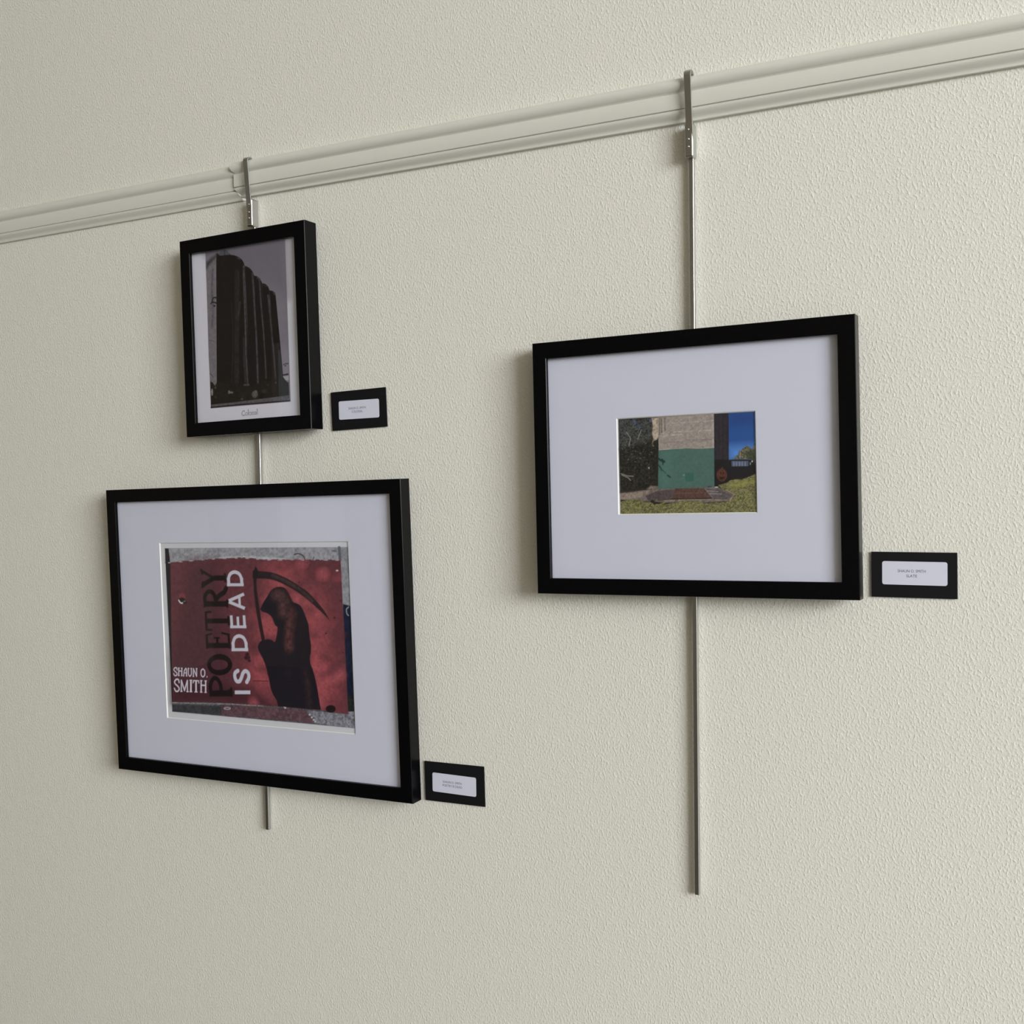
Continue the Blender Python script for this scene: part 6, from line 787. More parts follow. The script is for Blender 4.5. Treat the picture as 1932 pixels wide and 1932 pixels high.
('s',[(-81.3,36.2),(-81.6,35.8)],0.62,(84,84,78),0.5,0.0),
('s',[(-58.0,14.5),(-57.3,14.5)],0.38,(104,104,96),0.5,0.0),
('s',[(-65.6,23.9),(-67.2,23.5)],0.53,(84,84,78),0.5,0.0),
('s',[(-47.4,0.7),(-48.3,-0.2)],0.59,(83,83,77),0.5,0.0),
('s',[(-65.8,43.7),(-67.2,43.7)],0.54,(66,66,61),0.5,0.0),
('s',[(-75.6,46.7),(-74.1,46.1)],0.4,(66,66,61),0.5,0.0),
('s',[(-50.7,8.9),(-52.3,8.2)],0.44,(52,52,48),0.5,0.0),
('s',[(-67.1,17.5),(-68.1,16.9)],0.4,(84,84,78),0.5,0.0),
('s',[(-68.0,37.0),(-66.9,36.4)],0.58,(66,66,61),0.5,0.0),
('s',[(-69.3,40.7),(-69.0,40.2)],0.38,(84,84,78),0.5,0.0),
('s',[(-45.2,48.1),(-43.8,47.5)],0.5,(52,52,48),0.5,0.0),
('s',[(-52.0,-10.4),(-50.8,-10.6)],0.6,(52,52,49),0.5,0.0),
('s',[(-46.9,12.6),(-46.2,11.7)],0.4,(104,104,96),0.5,0.0),
('s',[(-50.0,25.8),(-51.7,25.3)],0.4,(104,104,96),0.5,0.0),
('s',[(-46.5,42.0),(-45.4,41.7)],0.37,(84,84,78),0.5,0.0),
('s',[(-69.4,46.3),(-68.2,45.4)],0.57,(52,52,48),0.5,0.0),
('s',[(-64.2,17.4),(-64.3,16.2)],0.54,(104,104,96),0.5,0.0),
('s',[(-69.2,19.0),(-70.5,18.2)],0.55,(52,52,48),0.5,0.0),
('s',[(-69.1,41.7),(-69.3,41.2)],0.46,(84,84,78),0.5,0.0),
('s',[(-77.0,36.9),(-77.3,35.8)],0.35,(52,52,48),0.5,0.0),
('s',[(-48.2,49.2),(-47.7,49.1)],0.34,(104,104,96),0.5,0.0),
('s',[(-52.3,34.9),(-51.9,34.6)],0.43,(66,66,61),0.5,0.0),
('s',[(-44.8,-1.0),(-44.6,-2.0)],0.61,(67,67,62),0.5,0.0),
('s',[(-73.7,38.3),(-75.4,38.4)],0.47,(104,104,96),0.5,0.0),
('s',[(-52.7,-20.7),(-51.0,-21.2)],0.38,(67,67,62),0.5,0.0),
('s',[(-62.1,8.3),(-62.6,8.0)],0.61,(104,104,96),0.5,0.0),
('s',[(-60.4,40.3),(-60.2,39.2)],0.58,(104,104,96),0.5,0.0),
('s',[(-83.1,-9.2),(-75.3,-12.1),(-67.5,-12.9)],0.83,(128,124,116),0.5,0.0),
('s',[(-82.0,-10.9),(-74.2,-14.3),(-71.0,-17.5)],0.83,(128,124,116),0.5,0.0),
('s',[(-75.2,40.1),(-69.8,32.6),(-72.2,23.3)],0.83,(128,124,116),0.5,0.0),
('s',[(-56.3,41.2),(-60.9,31.1)],0.83,(128,124,116),0.5,0.0),
('p',[(-42.9,55.2),(-34.0,55.1),(-34.2,33.8),(-36.9,29.4),(-40.7,28.0),(-42.7,36.3),(-41.8,45.5)],None,(150,138,126),0.8,0.35),
('s',[(-41.2,30.1),(-43.0,24.0),(-41.4,21.9)],1.24,(110,98,84),0.8,0.4),
('p',[(-46.9,-3.6),(-47.0,-3.8),(-47.0,-4.0),(-47.1,-4.2),(-47.2,-4.4),(-47.3,-4.5),(-47.5,-4.6),(-47.6,-4.6),(-47.8,-4.5),(-47.9,-4.5),(-48.0,-4.3),(-48.1,-4.2),(-48.2,-4.0),(-48.2,-3.7),(-48.3,-3.5),(-48.2,-3.3),(-48.2,-3.1),(-48.1,-2.9),(-48.0,-2.7),(-47.9,-2.6),(-47.7,-2.5),(-47.6,-2.5),(-47.4,-2.5),(-47.3,-2.6),(-47.2,-2.7),(-47.1,-2.9),(-47.0,-3.1),(-46.9,-3.3)],None,(170,170,170),0.6,0.0),
('p',[(-35.3,55.6),(32.7,56.1),(32.0,16.4),(-0.6,17.5),(-35.0,16.6)],None,(134,126,122),0.4,0.16),
('s',[(-31.0,54.1),(-30.8,37.7)],1.45,(96,88,84),1.0,0.3),
('s',[(-26.7,53.8),(-26.7,39.6)],1.24,(92,84,80),1.0,0.3),
('s',[(-28.8,54.0),(-29.0,35.6)],1.04,(150,142,136),1.0,0.3),
('s',[(-33.1,54.2),(-33.3,34.8)],1.24,(104,88,74),1.0,0.3),
('s',[(-1.5,27.5),(30.9,26.7)],0.72,(104,98,96),1.0,0.3),
('s',[(1.6,25.9),(24.6,25.2)],0.52,(110,104,100),1.0,0.3),
('s',[(-32.6,25.5),(-4.7,25.7)],0.83,(118,108,102),1.0,0.3),
('s',[(-1.2,46.3),(-1.1,20.0)],0.52,(122,114,112),1.0,0.3),
('s',[(31.2,55.4),(31.0,17.4)],1.45,(152,146,142),1.0,0.3),
('s',[(-25.7,47.7),(31.1,48.2)],1.04,(146,138,136),1.0,0.3),
('s',[(-25.9,37.5),(31.0,37.3)],1.45,(146,138,134),1.0,0.3),
('s',[(-32.5,33.7),(-4.6,34.3)],1.45,(150,140,134),1.0,0.3),
('s',[(17.8,19.1),(18.1,18.8),(18.5,18.6),(18.8,18.4),(19.1,18.2),(19.3,18.0),(19.5,17.7),(19.6,17.5),(19.7,17.2),(19.8,17.0),(19.8,16.7)],0.62,(60,54,52),0.4,0.0),
('s',[(-34.9,17.2),(-17.7,17.7),(-0.6,17.9),(15.1,16.8),(31.8,17.2)],0.52,(160,152,146),0.5,0.0),
('p',[(-35.2,16.8),(-26.3,16.8),(-17.7,17.5),(-9.1,17.5),(-0.6,17.8),(7.8,17.1),(15.1,16.3),(23.5,16.6),(32.0,16.8),(31.5,-28.2),(-36.9,-28.8)],None,(64,92,87),0.4,0.08),
('p',[(-30.7,14.2),(-17.7,13.6),(-22.7,-25.3),(-32.0,-25.7)],None,(68,98,93),7,0.06),
('p',[(-3.4,-10.9),(6.8,-11.1),(6.8,-20.9),(-3.1,-21.0)],None,(48,86,80),0.6,0.04),
('p',[(-3.7,-13.4),(-3.7,-13.6),(-3.8,-13.8),(-3.9,-14.0),(-4.1,-14.1),(-4.3,-14.2),(-4.6,-14.3),(-4.9,-14.3),(-5.1,-14.2),(-5.4,-14.2),(-5.6,-14.0),(-5.8,-13.9),(-5.9,-13.7),(-6.0,-13.5),(-6.0,-13.3),(-6.0,-13.1),(-5.9,-12.9),(-5.7,-12.7),(-5.6,-12.6),(-5.3,-12.5),(-5.1,-12.4),(-4.8,-12.4),(-4.6,-12.5),(-4.3,-12.5),(-4.1,-12.7),(-3.9,-12.8),(-3.8,-13.0),(-3.7,-13.2)],None,(100,128,124),0.9,0.0),
('p',[(28.2,-27.7),(28.2,-27.9),(28.0,-28.1),(27.6,-28.3),(27.2,-28.4),(26.7,-28.6),(26.1,-28.6),(25.5,-28.6),(24.9,-28.6),(24.3,-28.5),(23.8,-28.3),(23.4,-28.2),(23.1,-28.0),(22.9,-27.7),(22.8,-27.5),(22.9,-27.3),(23.1,-27.1),(23.4,-26.9),(23.8,-26.8),(24.4,-26.7),(24.9,-26.6),(25.5,-26.6),(26.1,-26.6),(26.7,-26.7),(27.2,-26.9),(27.7,-27.0),(28.0,-27.2),(28.2,-27.5)],None,(44,56,56),0.6,0.0),
('s',[(-35.7,7.2),(-33.0,5.0)],2.28,(24,48,44),0.6,0.2),
('s',[(-31.9,4.9),(-28.7,3.3)],3.11,(24,48,44),0.6,0.2),
('s',[(-30.8,6.4),(-30.1,-0.3)],1.45,(24,48,44),0.6,0.2),
('s',[(-34.8,-2.2),(-32.1,-5.4),(-26.8,-10.7)],0.83,(24,48,44),0.6,0.2),
('s',[(-33.2,-3.3),(-32.2,-7.4)],1.04,(24,48,44),0.6,0.2),
('s',[(-24.7,-12.9),(-21.7,-15.2)],1.86,(24,48,44),0.6,0.2),
('s',[(-36.2,-0.0),(-33.2,-3.3)],1.24,(24,48,44),0.6,0.2),
('p',[(49.6,55.7),(79.9,55.8),(79.6,0.3),(48.7,3.1)],None,(36,72,132),0.4,0.02),
('p',[(49.2,17.6),(79.7,18.1),(79.6,0.3),(48.7,3.1)],None,(74,118,184),12,0.02),
('p',[(49.6,57.2),(79.9,56.3),(79.8,41.7),(49.5,40.4)],None,(30,60,116),12,0.02),
('p',[(32.7,55.7),(49.8,55.6),(48.9,2.6),(31.8,3.1)],None,(37,34,42),0.4,0.2),
('s',[(35.8,55.1),(35.3,4.2)],1.45,(44,40,46),1.5,0.2),
('s',[(40.4,54.8),(39.9,4.0)],1.45,(44,40,46),1.5,0.2),
('s',[(45.0,54.6),(44.5,3.8)],1.45,(44,40,46),1.5,0.2),
('p',[(31.8,3.3),(49.1,2.8),(48.8,-24.5),(36.4,-27.3),(31.5,-28.2)],None,(22,20,27),0.5,0.15),
('s',[(48.0,-3.4),(47.7,-14.4)],0.52,(60,62,72),0.5,0.0),
('p',[(54.2,3.4),(56.8,6.1),(59.8,8.1),(60.9,12.1),(63.4,13.4),(66.5,15.8),(69.5,18.1),(72.5,16.5),(75.5,13.9),(77.5,16.2),(79.0,21.6),(79.7,21.5),(79.6,-3.6),(76.4,1.3)],None,(86,84,68),0.8,0.8),
('s',[(62.2,12.0),(62.3,4.0)],0.83,(130,126,118),0.6,0.0),
('p',[(67.4,10.8),(79.7,12.2),(79.6,-3.6),(71.4,2.2)],None,(56,60,46),4,0.5),
('p',[(48.9,3.1),(76.4,2.3),(79.5,-4.6),(79.7,-15.5),(63.1,-20.4),(55.0,-20.2),(47.0,-24.9),(47.2,-6.3)],None,(22,22,27),0.4,0.15),
('s',[(49.1,3.0),(63.3,3.0),(75.9,2.1)],0.72,(70,84,110),0.4,0.0),
('p',[(51.9,1.1),(71.6,0.5),(71.3,-5.3),(52.1,-5.1)],None,(70,78,100),0.5,0.1),
('s',[(54.7,-0.4),(54.6,-4.0)],1.45,(104,112,132),0.6,0.0),
('s',[(57.7,-0.6),(57.7,-4.1)],1.45,(104,112,132),0.6,0.0),
('s',[(61.3,-0.7),(61.2,-4.3)],1.45,(104,112,132),0.6,0.0),
('s',[(64.3,-0.8),(64.3,-4.4)],1.45,(104,112,132),0.6,0.0),
('s',[(67.8,-1.0),(67.8,-4.5)],1.45,(104,112,132),0.6,0.0),
('p',[(74.3,-2.6),(74.2,-3.0),(74.2,-3.3),(74.1,-3.6),(74.0,-3.8),(73.8,-4.0),(73.7,-4.1),(73.5,-4.2),(73.4,-4.1),(73.2,-4.0),(73.1,-3.8),(73.0,-3.6),(72.9,-3.2),(72.9,-2.9),(72.9,-2.6),(72.9,-2.2),(72.9,-1.9),(73.0,-1.6),(73.1,-1.3),(73.3,-1.1),(73.4,-1.0),(73.6,-1.0),(73.7,-1.0),(73.9,-1.2),(74.0,-1.4),(74.1,-1.6),(74.2,-1.9),(74.2,-2.3)],None,(110,116,130),0.6,0.0),
('p',[(76.4,-0.1),(76.4,-0.3),(76.3,-0.6),(76.2,-0.7),(76.1,-0.9),(76.0,-1.0),(75.9,-1.1),(75.8,-1.1),(75.6,-1.1),(75.5,-1.0),(75.4,-0.9),(75.3,-0.7),(75.2,-0.5),(75.2,-0.3),(75.2,-0.1),(75.2,0.1),(75.2,0.4),(75.3,0.5),(75.4,0.7),(75.5,0.8),(75.6,0.9),(75.8,0.9),(75.9,0.9),(76.0,0.8),(76.2,0.7),(76.2,0.5),(76.3,0.3),(76.4,0.1)],None,(190,194,200),0.5,0.0),
('p',[(46.4,-14.7),(46.2,-16.4),(45.7,-17.9),(45.0,-19.3),(44.1,-20.5),(42.9,-21.3),(41.7,-21.8),(40.3,-22.0),(39.0,-21.8),(37.7,-21.2),(36.6,-20.2),(35.7,-19.0),(35.0,-17.6),(34.5,-16.0),(34.4,-14.3),(34.6,-12.7),(35.0,-11.1),(35.8,-9.7),(36.7,-8.6),(37.9,-7.7),(39.2,-7.2),(40.5,-7.1),(41.8,-7.3),(43.1,-7.9),(44.2,-8.8),(45.1,-10.1),(45.8,-11.5),(46.2,-13.1)],None,(80,48,40),0.6,0.25),
('s',[(37.7,-7.8),(37.3,-9.1),(36.8,-10.4),(36.4,-11.7),(36.1,-13.0),(35.9,-14.4),(36.0,-15.7),(36.2,-17.0),(36.5,-18.4),(36.9,-19.7),(37.2,-21.1)],0.52,(50,24,20),0.4,0.0),
('s',[(39.5,-7.9),(39.3,-9.2),(39.1,-10.5),(39.0,-11.8),(38.8,-13.1),(38.7,-14.5),(38.8,-15.8),(38.8,-17.1),(38.9,-18.5),(39.1,-19.8),(39.2,-21.1)],0.52,(50,24,20),0.4,0.0),
('s',[(41.5,-7.9),(41.6,-9.3),(41.8,-10.6),(41.9,-11.9),(42.0,-13.3),(42.1,-14.6),(42.0,-15.9),(41.9,-17.2),(41.8,-18.6),(41.6,-19.9),(41.5,-21.2)],0.52,(50,24,20),0.4,0.0),
('s',[(43.2,-8.0),(43.6,-9.3),(44.0,-10.7),(44.4,-12.0),(44.8,-13.4),(44.9,-14.7),(44.8,-16.0),(44.5,-17.3),(44.2,-18.7),(43.8,-20.0),(43.5,-21.3)],0.52,(50,24,20),0.4,0.0),
('p',[(37.8,-12.8),(39.5,-10.3),(40.3,-12.9)],None,(20,14,14),0.5,0.0),
('p',[(40.9,-12.9),(42.0,-10.4),(43.6,-12.8)],None,(20,14,14),0.5,0.0),
('p',[(37.2,-16.0),(39.1,-17.3),(40.4,-16.3),(41.7,-17.4),(44.0,-15.9),(42.9,-19.5),(41.5,-18.4),(40.2,-20.0),(38.8,-18.5),(37.8,-19.5)],None,(20,14,14),0.5,0.0),
('s',[(40.5,-7.6),(41.0,-6.1)],1.04,(60,66,40),0.6,0.0),
('p',[(-84.4,-32.1),(-60.1,-30.3),(-36.9,-28.6),(31.2,-28.2),(37.5,-29.4),(54.8,-37.7),(49.1,-44.2),(24.8,-45.6),(-27.4,-44.9),(-47.1,-42.9),(-52.6,-43.3),(-83.9,-40.4)],None,(98,88,88),0.6,0.25),
('p',[(-84.2,-33.0),(-60.1,-30.7),(-46.8,-29.8),(-52.5,-37.0),(-71.5,-40.2),(-83.9,-39.9)],None,(118,106,98),1.5,0.3),
('p',[(-52.5,-36.4),(-38.1,-31.3),(-16.4,-29.4),(-19.7,-37.8),(-23.0,-41.9),(-36.1,-43.1),(-49.3,-42.5)],None,(70,62,64),1.2,0.25),
('p',[(20.8,-29.7),(36.4,-30.7),(50.7,-38.1),(46.6,-43.1),(30.0,-42.7)],None,(78,72,76),1.2,0.25),
('s',[(22.9,-32.3),(35.3,-33.4)],0.83,(126,118,118),1,0.3),
('s',[(26.0,-35.4),(39.4,-36.3)],0.83,(126,118,118),1,0.3),
('s',[(-84.1,-31.4),(-67.9,-30.8),(-51.2,-28.1),(-42.4,-26.8)],1.45,(46,40,36),2,0.5),
('p',[(-45.6,-24.6),(-37.3,-25.7),(-37.2,-28.6),(-46.8,-29.0),(-51.2,-28.6)],None,(110,100,90),1.5,0.4),
('p',[(35.9,-26.1),(39.6,-25.4),(46.8,-23.2),(49.9,-21.0),(55.0,-19.9),(59.1,-19.8),(63.1,-20.3),(71.2,-17.7),(79.7,-14.3),(80.0,-58.4),(-84.8,-58.4),(-84.4,-43.0),(-78.3,-41.6),(-71.5,-40.9),(-64.8,-39.8),(-58.1,-41.2),(-52.7,-44.3),(-47.1,-43.9),(-40.6,-46.2),(-27.5,-46.5),(-12.3,-45.2),(-8.0,-42.8),(-3.7,-43.9),(4.8,-43.6),(23.7,-46.6),(39.3,-45.9),(46.6,-44.6),(50.7,-41.7),(55.9,-38.0),(51.8,-35.1),(45.7,-33.3),(40.5,-30.8)],None,(100,98,68),0.8,0.5),
('s',[(4.6,-45.1),(6.2,-44.0)],0.9,(70,76,38),0.6,0.0),
('s',[(-61.2,-44.8),(-59.7,-44.3)],0.8,(128,128,74),0.6,0.0),
('s',[(73.4,-30.2),(74.2,-29.7)],0.74,(128,128,74),0.6,0.0),
('s',[(-83.8,-53.7),(-82.0,-52.7)],0.82,(58,62,34),0.6,0.0),
('s',[(-54.4,-50.8),(-51.7,-49.6)],0.92,(70,76,38),0.6,0.0),
('s',[(29.1,-55.7),(31.7,-54.4)],0.88,(112,112,60),0.6,0.0),
('s',[(27.9,-51.4),(30.1,-50.6)],0.8,(58,62,34),0.6,0.0),
('s',[(-13.7,-45.6),(-12.9,-44.9)],0.6,(70,76,38),0.6,0.0),
('s',[(73.7,-46.8),(74.4,-46.1)],0.42,(112,112,60),0.6,0.0),
('s',[(57.1,-53.3),(59.2,-52.1)],0.81,(58,62,34),0.6,0.0),
('s',[(18.4,-57.6),(20.2,-56.8)],0.93,(58,62,34),0.6,0.0),
('s',[(46.4,-57.4),(47.3,-56.2)],0.46,(70,76,38),0.6,0.0),
('s',[(33.8,-48.6),(35.8,-47.9)],0.66,(58,62,34),0.6,0.0),
('s',[(-33.6,-57.8),(-30.9,-57.7)],0.43,(58,62,34),0.6,0.0),
('s',[(-54.1,-47.0),(-53.2,-46.3)],0.86,(70,76,38),0.6,0.0),
('s',[(-32.5,-47.1),(-30.5,-46.2)],0.89,(70,76,38),0.6,0.0),
('s',[(62.9,-41.5),(64.6,-40.6)],0.54,(70,76,38),0.6,0.0),
('s',[(-45.5,-55.7),(-43.2,-55.2)],0.72,(70,76,38),0.6,0.0),
('s',[(-20.2,-53.2),(-18.5,-52.6)],0.78,(128,128,74),0.6,0.0),
('s',[(-1.0,-48.9),(0.1,-48.6)],0.51,(128,128,74),0.6,0.0),
('s',[(50.2,-45.8),(50.8,-45.7)],0.83,(70,76,38),0.6,0.0),
('s',[(35.6,-46.6),(36.9,-46.1)],0.51,(58,62,34),0.6,0.0),
('s',[(62.7,-42.6),(64.4,-42.1)],0.9,(70,76,38),0.6,0.0),
('s',[(68.7,-48.8),(69.8,-47.5)],0.44,(112,112,60),0.6,0.0),
('s',[(-62.8,-54.6),(-60.2,-53.4)],0.82,(58,62,34),0.6,0.0),
('s',[(-82.2,-44.0),(-81.1,-43.8)],0.71,(70,76,38),0.6,0.0),
('s',[(-3.8,-54.8),(-2.5,-54.2)],0.63,(128,128,74),0.6,0.0),
('s',[(22.0,-50.4),(24.7,-50.2)],0.48,(128,128,74),0.6,0.0),
('s',[(57.7,-55.8),(58.5,-55.2)],0.73,(58,62,34),0.6,0.0),
('s',[(29.9,-46.3),(31.0,-46.2)],0.76,(70,76,38),0.6,0.0),
('s',[(54.6,-26.1),(55.4,-24.8)],0.61,(70,76,38),0.6,0.0),
('s',[(69.9,-39.9),(71.8,-39.6)],0.55,(112,112,60),0.6,0.0),
('s',[(13.2,-44.1),(15.2,-43.8)],0.53,(128,128,74),0.6,0.0),
('s',[(-42.2,-56.0),(-40.2,-54.8)],0.49,(70,76,38),0.6,0.0),
('s',[(-53.6,-46.5),(-51.6,-46.3)],0.48,(70,76,38),0.6,0.0),
('s',[(49.5,-45.5),(51.7,-44.4)],0.77,(70,76,38),0.6,0.0),
('s',[(-81.9,-46.5),(-79.1,-46.1)],0.48,(112,112,60),0.6,0.0),
('s',[(74.2,-51.8),(75.1,-50.7)],0.58,(128,128,74),0.6,0.0),
('s',[(9.8,-52.9),(11.9,-51.6)],0.69,(128,128,74),0.6,0.0),
('s',[(32.4,-54.9),(33.6,-54.7)],0.54,(58,62,34),0.6,0.0),
('s',[(11.2,-50.7),(12.9,-49.9)],0.63,(58,62,34),0.6,0.0),
('s',[(-16.7,-43.6),(-14.3,-42.9)],0.59,(58,62,34),0.6,0.0),
('s',[(74.2,-40.8),(75.2,-40.6)],0.83,(70,76,38),0.6,0.0),
('s',[(-83.4,-55.2),(-81.1,-55.0)],0.79,(70,76,38),0.6,0.0),
('s',[(45.6,-49.1),(46.9,-48.9)],0.6,(58,62,34),0.6,0.0),
('s',[(68.4,-49.7),(70.0,-48.9)],0.76,(58,62,34),0.6,0.0),
('s',[(-31.2,-57.0),(-29.3,-55.7)],0.53,(70,76,38),0.6,0.0),
('s',[(-30.5,-51.2),(-28.2,-50.3)],0.58,(112,112,60),0.6,0.0),
('s',[(55.8,-56.7),(57.5,-55.6)],0.92,(128,128,74),0.6,0.0),
('s',[(-27.5,-49.1),(-24.8,-48.3)],0.8,(58,62,34),0.6,0.0),
('s',[(-74.3,-56.0),(-71.4,-55.5)],0.93,(112,112,60),0.6,0.0),
('s',[(-41.5,-47.9),(-40.2,-47.0)],0.46,(70,76,38),0.6,0.0),
('s',[(-61.1,-54.4),(-59.1,-54.4)],0.81,(128,128,74),0.6,0.0),
('s',[(53.3,-29.4),(55.3,-29.2)],0.44,(70,76,38),0.6,0.0),
('s',[(49.3,-45.8),(50.2,-44.4)],0.81,(128,128,74),0.6,0.0),
('s',[(28.0,-52.4),(29.5,-51.6)],0.58,(58,62,34),0.6,0.0),
('s',[(-53.4,-46.9),(-51.0,-46.9)],0.81,(112,112,60),0.6,0.0),
('s',[(9.4,-48.1),(12.0,-47.5)],0.71,(128,128,74),0.6,0.0),
('s',[(-75.3,-53.6),(-74.6,-53.2)],0.91,(58,62,34),0.6,0.0),
('s',[(25.0,-54.1),(26.6,-53.7)],0.5,(70,76,38),0.6,0.0),
('s',[(52.7,-39.9),(55.2,-39.4)],0.53,(58,62,34),0.6,0.0),
('s',[(19.6,-51.3),(21.5,-50.0)],0.71,(58,62,34),0.6,0.0),
('s',[(74.8,-38.9),(76.2,-38.9)],0.45,(112,112,60),0.6,0.0),
('s',[(-75.4,-47.7),(-73.0,-47.0)],0.62,(70,76,38),0.6,0.0),
('s',[(-7.2,-55.1),(-6.4,-53.9)],0.9,(70,76,38),0.6,0.0),
('s',[(-36.4,-52.9),(-35.6,-51.7)],0.47,(112,112,60),0.6,0.0),
('s',[(59.7,-40.3),(60.8,-38.9)],0.85,(128,128,74),0.6,0.0),
('s',[(31.1,-55.3),(32.1,-54.4)],0.81,(70,76,38),0.6,0.0),
('s',[(-51.7,-54.5),(-50.6,-54.5)],0.49,(70,76,38),0.6,0.0),
('s',[(30.9,-58.5),(32.1,-57.2)],0.74,(112,112,60),0.6,0.0),
('s',[(63.5,-28.1),(65.0,-27.8)],0.61,(112,112,60),0.6,0.0),
('s',[(-16.3,-54.3),(-14.0,-53.0)],0.46,(70,76,38),0.6,0.0),
('s',[(-18.1,-56.7),(-17.1,-56.0)],0.63,(128,128,74),0.6,0.0),
('s',[(-0.1,-50.8),(0.7,-50.1)],0.77,(128,128,74),0.6,0.0),
('s',[(-32.4,-53.6),(-30.6,-52.5)],0.78,(70,76,38),0.6,0.0),
('s',[(66.0,-58.0),(68.5,-57.2)],0.42,(112,112,60),0.6,0.0),
('s',[(35.5,-45.1),(36.9,-44.0)],0.48,(112,112,60),0.6,0.0),
('s',[(-68.8,-46.9),(-67.9,-45.9)],0.63,(128,128,74),0.6,0.0),
('s',[(24.4,-45.1),(25.9,-44.0)],0.43,(58,62,34),0.6,0.0),
('s',[(72.5,-50.8),(73.2,-50.6)],0.73,(128,128,74),0.6,0.0),
('s',[(-30.2,-43.5),(-29.2,-42.6)],0.67,(128,128,74),0.6,0.0),
('s',[(-77.8,-55.5),(-75.0,-55.5)],0.75,(128,128,74),0.6,0.0),
('s',[(67.7,-39.6),(69.6,-39.2)],0.89,(128,128,74),0.6,0.0),
('s',[(-34.1,-45.0),(-31.7,-44.4)],0.69,(58,62,34),0.6,0.0),
('s',[(22.6,-49.7),(24.8,-49.7)],0.75,(70,76,38),0.6,0.0),
('s',[(-79.5,-49.3),(-76.9,-48.9)],0.9,(128,128,74),0.6,0.0),
('s',[(-54.6,-52.9),(-53.8,-52.5)],0.69,(58,62,34),0.6,0.0),
('s',[(78.1,-26.0),(80.5,-24.9)],0.72,(58,62,34),0.6,0.0),
('s',[(40.3,-54.3),(41.5,-54.2)],0.83,(112,112,60),0.6,0.0),
('s',[(32.5,-45.8),(33.8,-45.7)],0.74,(128,128,74),0.6,0.0),
('s',[(45.2,-57.6),(47.1,-57.5)],0.84,(58,62,34),0.6,0.0),
('s',[(31.6,-49.9),(32.3,-49.5)],0.82,(128,128,74),0.6,0.0),
('s',[(-17.6,-44.8),(-16.0,-44.4)],0.68,(58,62,34),0.6,0.0),
('s',[(60.8,-41.5),(61.9,-40.2)],0.88,(58,62,34),0.6,0.0),
('s',[(-12.6,-46.7),(-11.6,-46.4)],0.43,(70,76,38),0.6,0.0),
('s',[(-77.1,-52.7),(-75.8,-51.9)],0.64,(128,128,74),0.6,0.0),
('s',[(-34.2,-46.4),(-31.8,-45.9)],0.65,(112,112,60),0.6,0.0),
('s',[(31.5,-49.6),(32.1,-49.3)],0.71,(128,128,74),0.6,0.0),
('s',[(-64.4,-42.5),(-61.8,-42.1)],0.88,(58,62,34),0.6,0.0),
('s',[(56.7,-57.1),(57.6,-56.7)],0.66,(112,112,60),0.6,0.0),
('s',[(-11.6,-45.0),(-9.5,-44.9)],0.78,(128,128,74),0.6,0.0),
('s',[(-42.6,-50.0),(-39.8,-48.8)],0.69,(112,112,60),0.6,0.0),
('s',[(-53.9,-53.5),(-51.1,-53.4)],0.53,(70,76,38),0.6,0.0),
('s',[(-76.9,-48.3),(-75.7,-47.8)],0.64,(58,62,34),0.6,0.0),
('s',[(-65.8,-48.5),(-65.1,-48.0)],0.9,(112,112,60),0.6,0.0),
('s',[(64.2,-24.0),(65.0,-23.9)],0.76,(70,76,38),0.6,0.0),
('s',[(-16.8,-46.5),(-15.8,-45.5)],0.59,(70,76,38),0.6,0.0),
('s',[(55.2,-52.0),(57.7,-50.9)],0.43,(70,76,38),0.6,0.0),
('s',[(-0.5,-44.9),(0.8,-43.9)],0.83,(128,128,74),0.6,0.0),
('s',[(70.2,-41.5),(72.8,-40.3)],0.58,(70,76,38),0.6,0.0),
('s',[(-10.0,-54.8),(-7.8,-54.0)],0.6,(128,128,74),0.6,0.0),
('s',[(76.8,-19.5),(77.7,-19.5)],0.91,(128,128,74),0.6,0.0),
('s',[(-32.0,-52.1),(-30.3,-51.6)],0.64,(112,112,60),0.6,0.0),
('s',[(57.5,-44.4),(59.7,-43.2)],0.63,(70,76,38),0.6,0.0),
('s',[(-12.2,-56.7),(-10.9,-56.0)],0.86,(58,62,34),0.6,0.0),
('s',[(-32.0,-47.6),(-31.0,-46.9)],0.58,(70,76,38),0.6,0.0),
('s',[(44.2,-49.1),(44.9,-48.9)],0.8,(128,128,74),0.6,0.0),
('s',[(37.0,-55.6),(39.7,-55.2)],0.75,(70,76,38),0.6,0.0),
('s',[(61.2,-22.8),(63.2,-21.5)],0.64,(70,76,38),0.6,0.0),
('s',[(-67.1,-47.0),(-65.1,-46.9)],0.79,(112,112,60),0.6,0.0),
('s',[(-3.9,-53.8),(-1.4,-52.6)],0.52,(128,128,74),0.6,0.0),
('s',[(-47.3,-52.7),(-45.1,-52.1)],0.77,(70,76,38),0.6,0.0),
('s',[(-8.2,-58.2),(-5.8,-57.5)],0.85,(58,62,34),0.6,0.0),
('s',[(-3.8,-45.0),(-2.2,-44.9)],0.71,(58,62,34),0.6,0.0),
('s',[(-10.4,-43.3),(-9.5,-42.1)],0.82,(112,112,60),0.6,0.0),
('s',[(76.8,-29.4),(78.0,-29.4)],0.61,(58,62,34),0.6,0.0),
('s',[(-24.5,-47.7),(-21.7,-47.6)],0.53,(70,76,38),0.6,0.0),
('s',[(-10.9,-49.5),(-8.9,-49.0)],0.92,(70,76,38),0.6,0.0),
('s',[(-65.4,-52.3),(-62.6,-51.5)],0.47,(70,76,38),0.6,0.0),
('s',[(-65.6,-51.0),(-63.0,-50.8)],0.82,(128,128,74),0.6,0.0),
('s',[(68.4,-34.9),(69.7,-34.8)],0.65,(112,112,60),0.6,0.0),
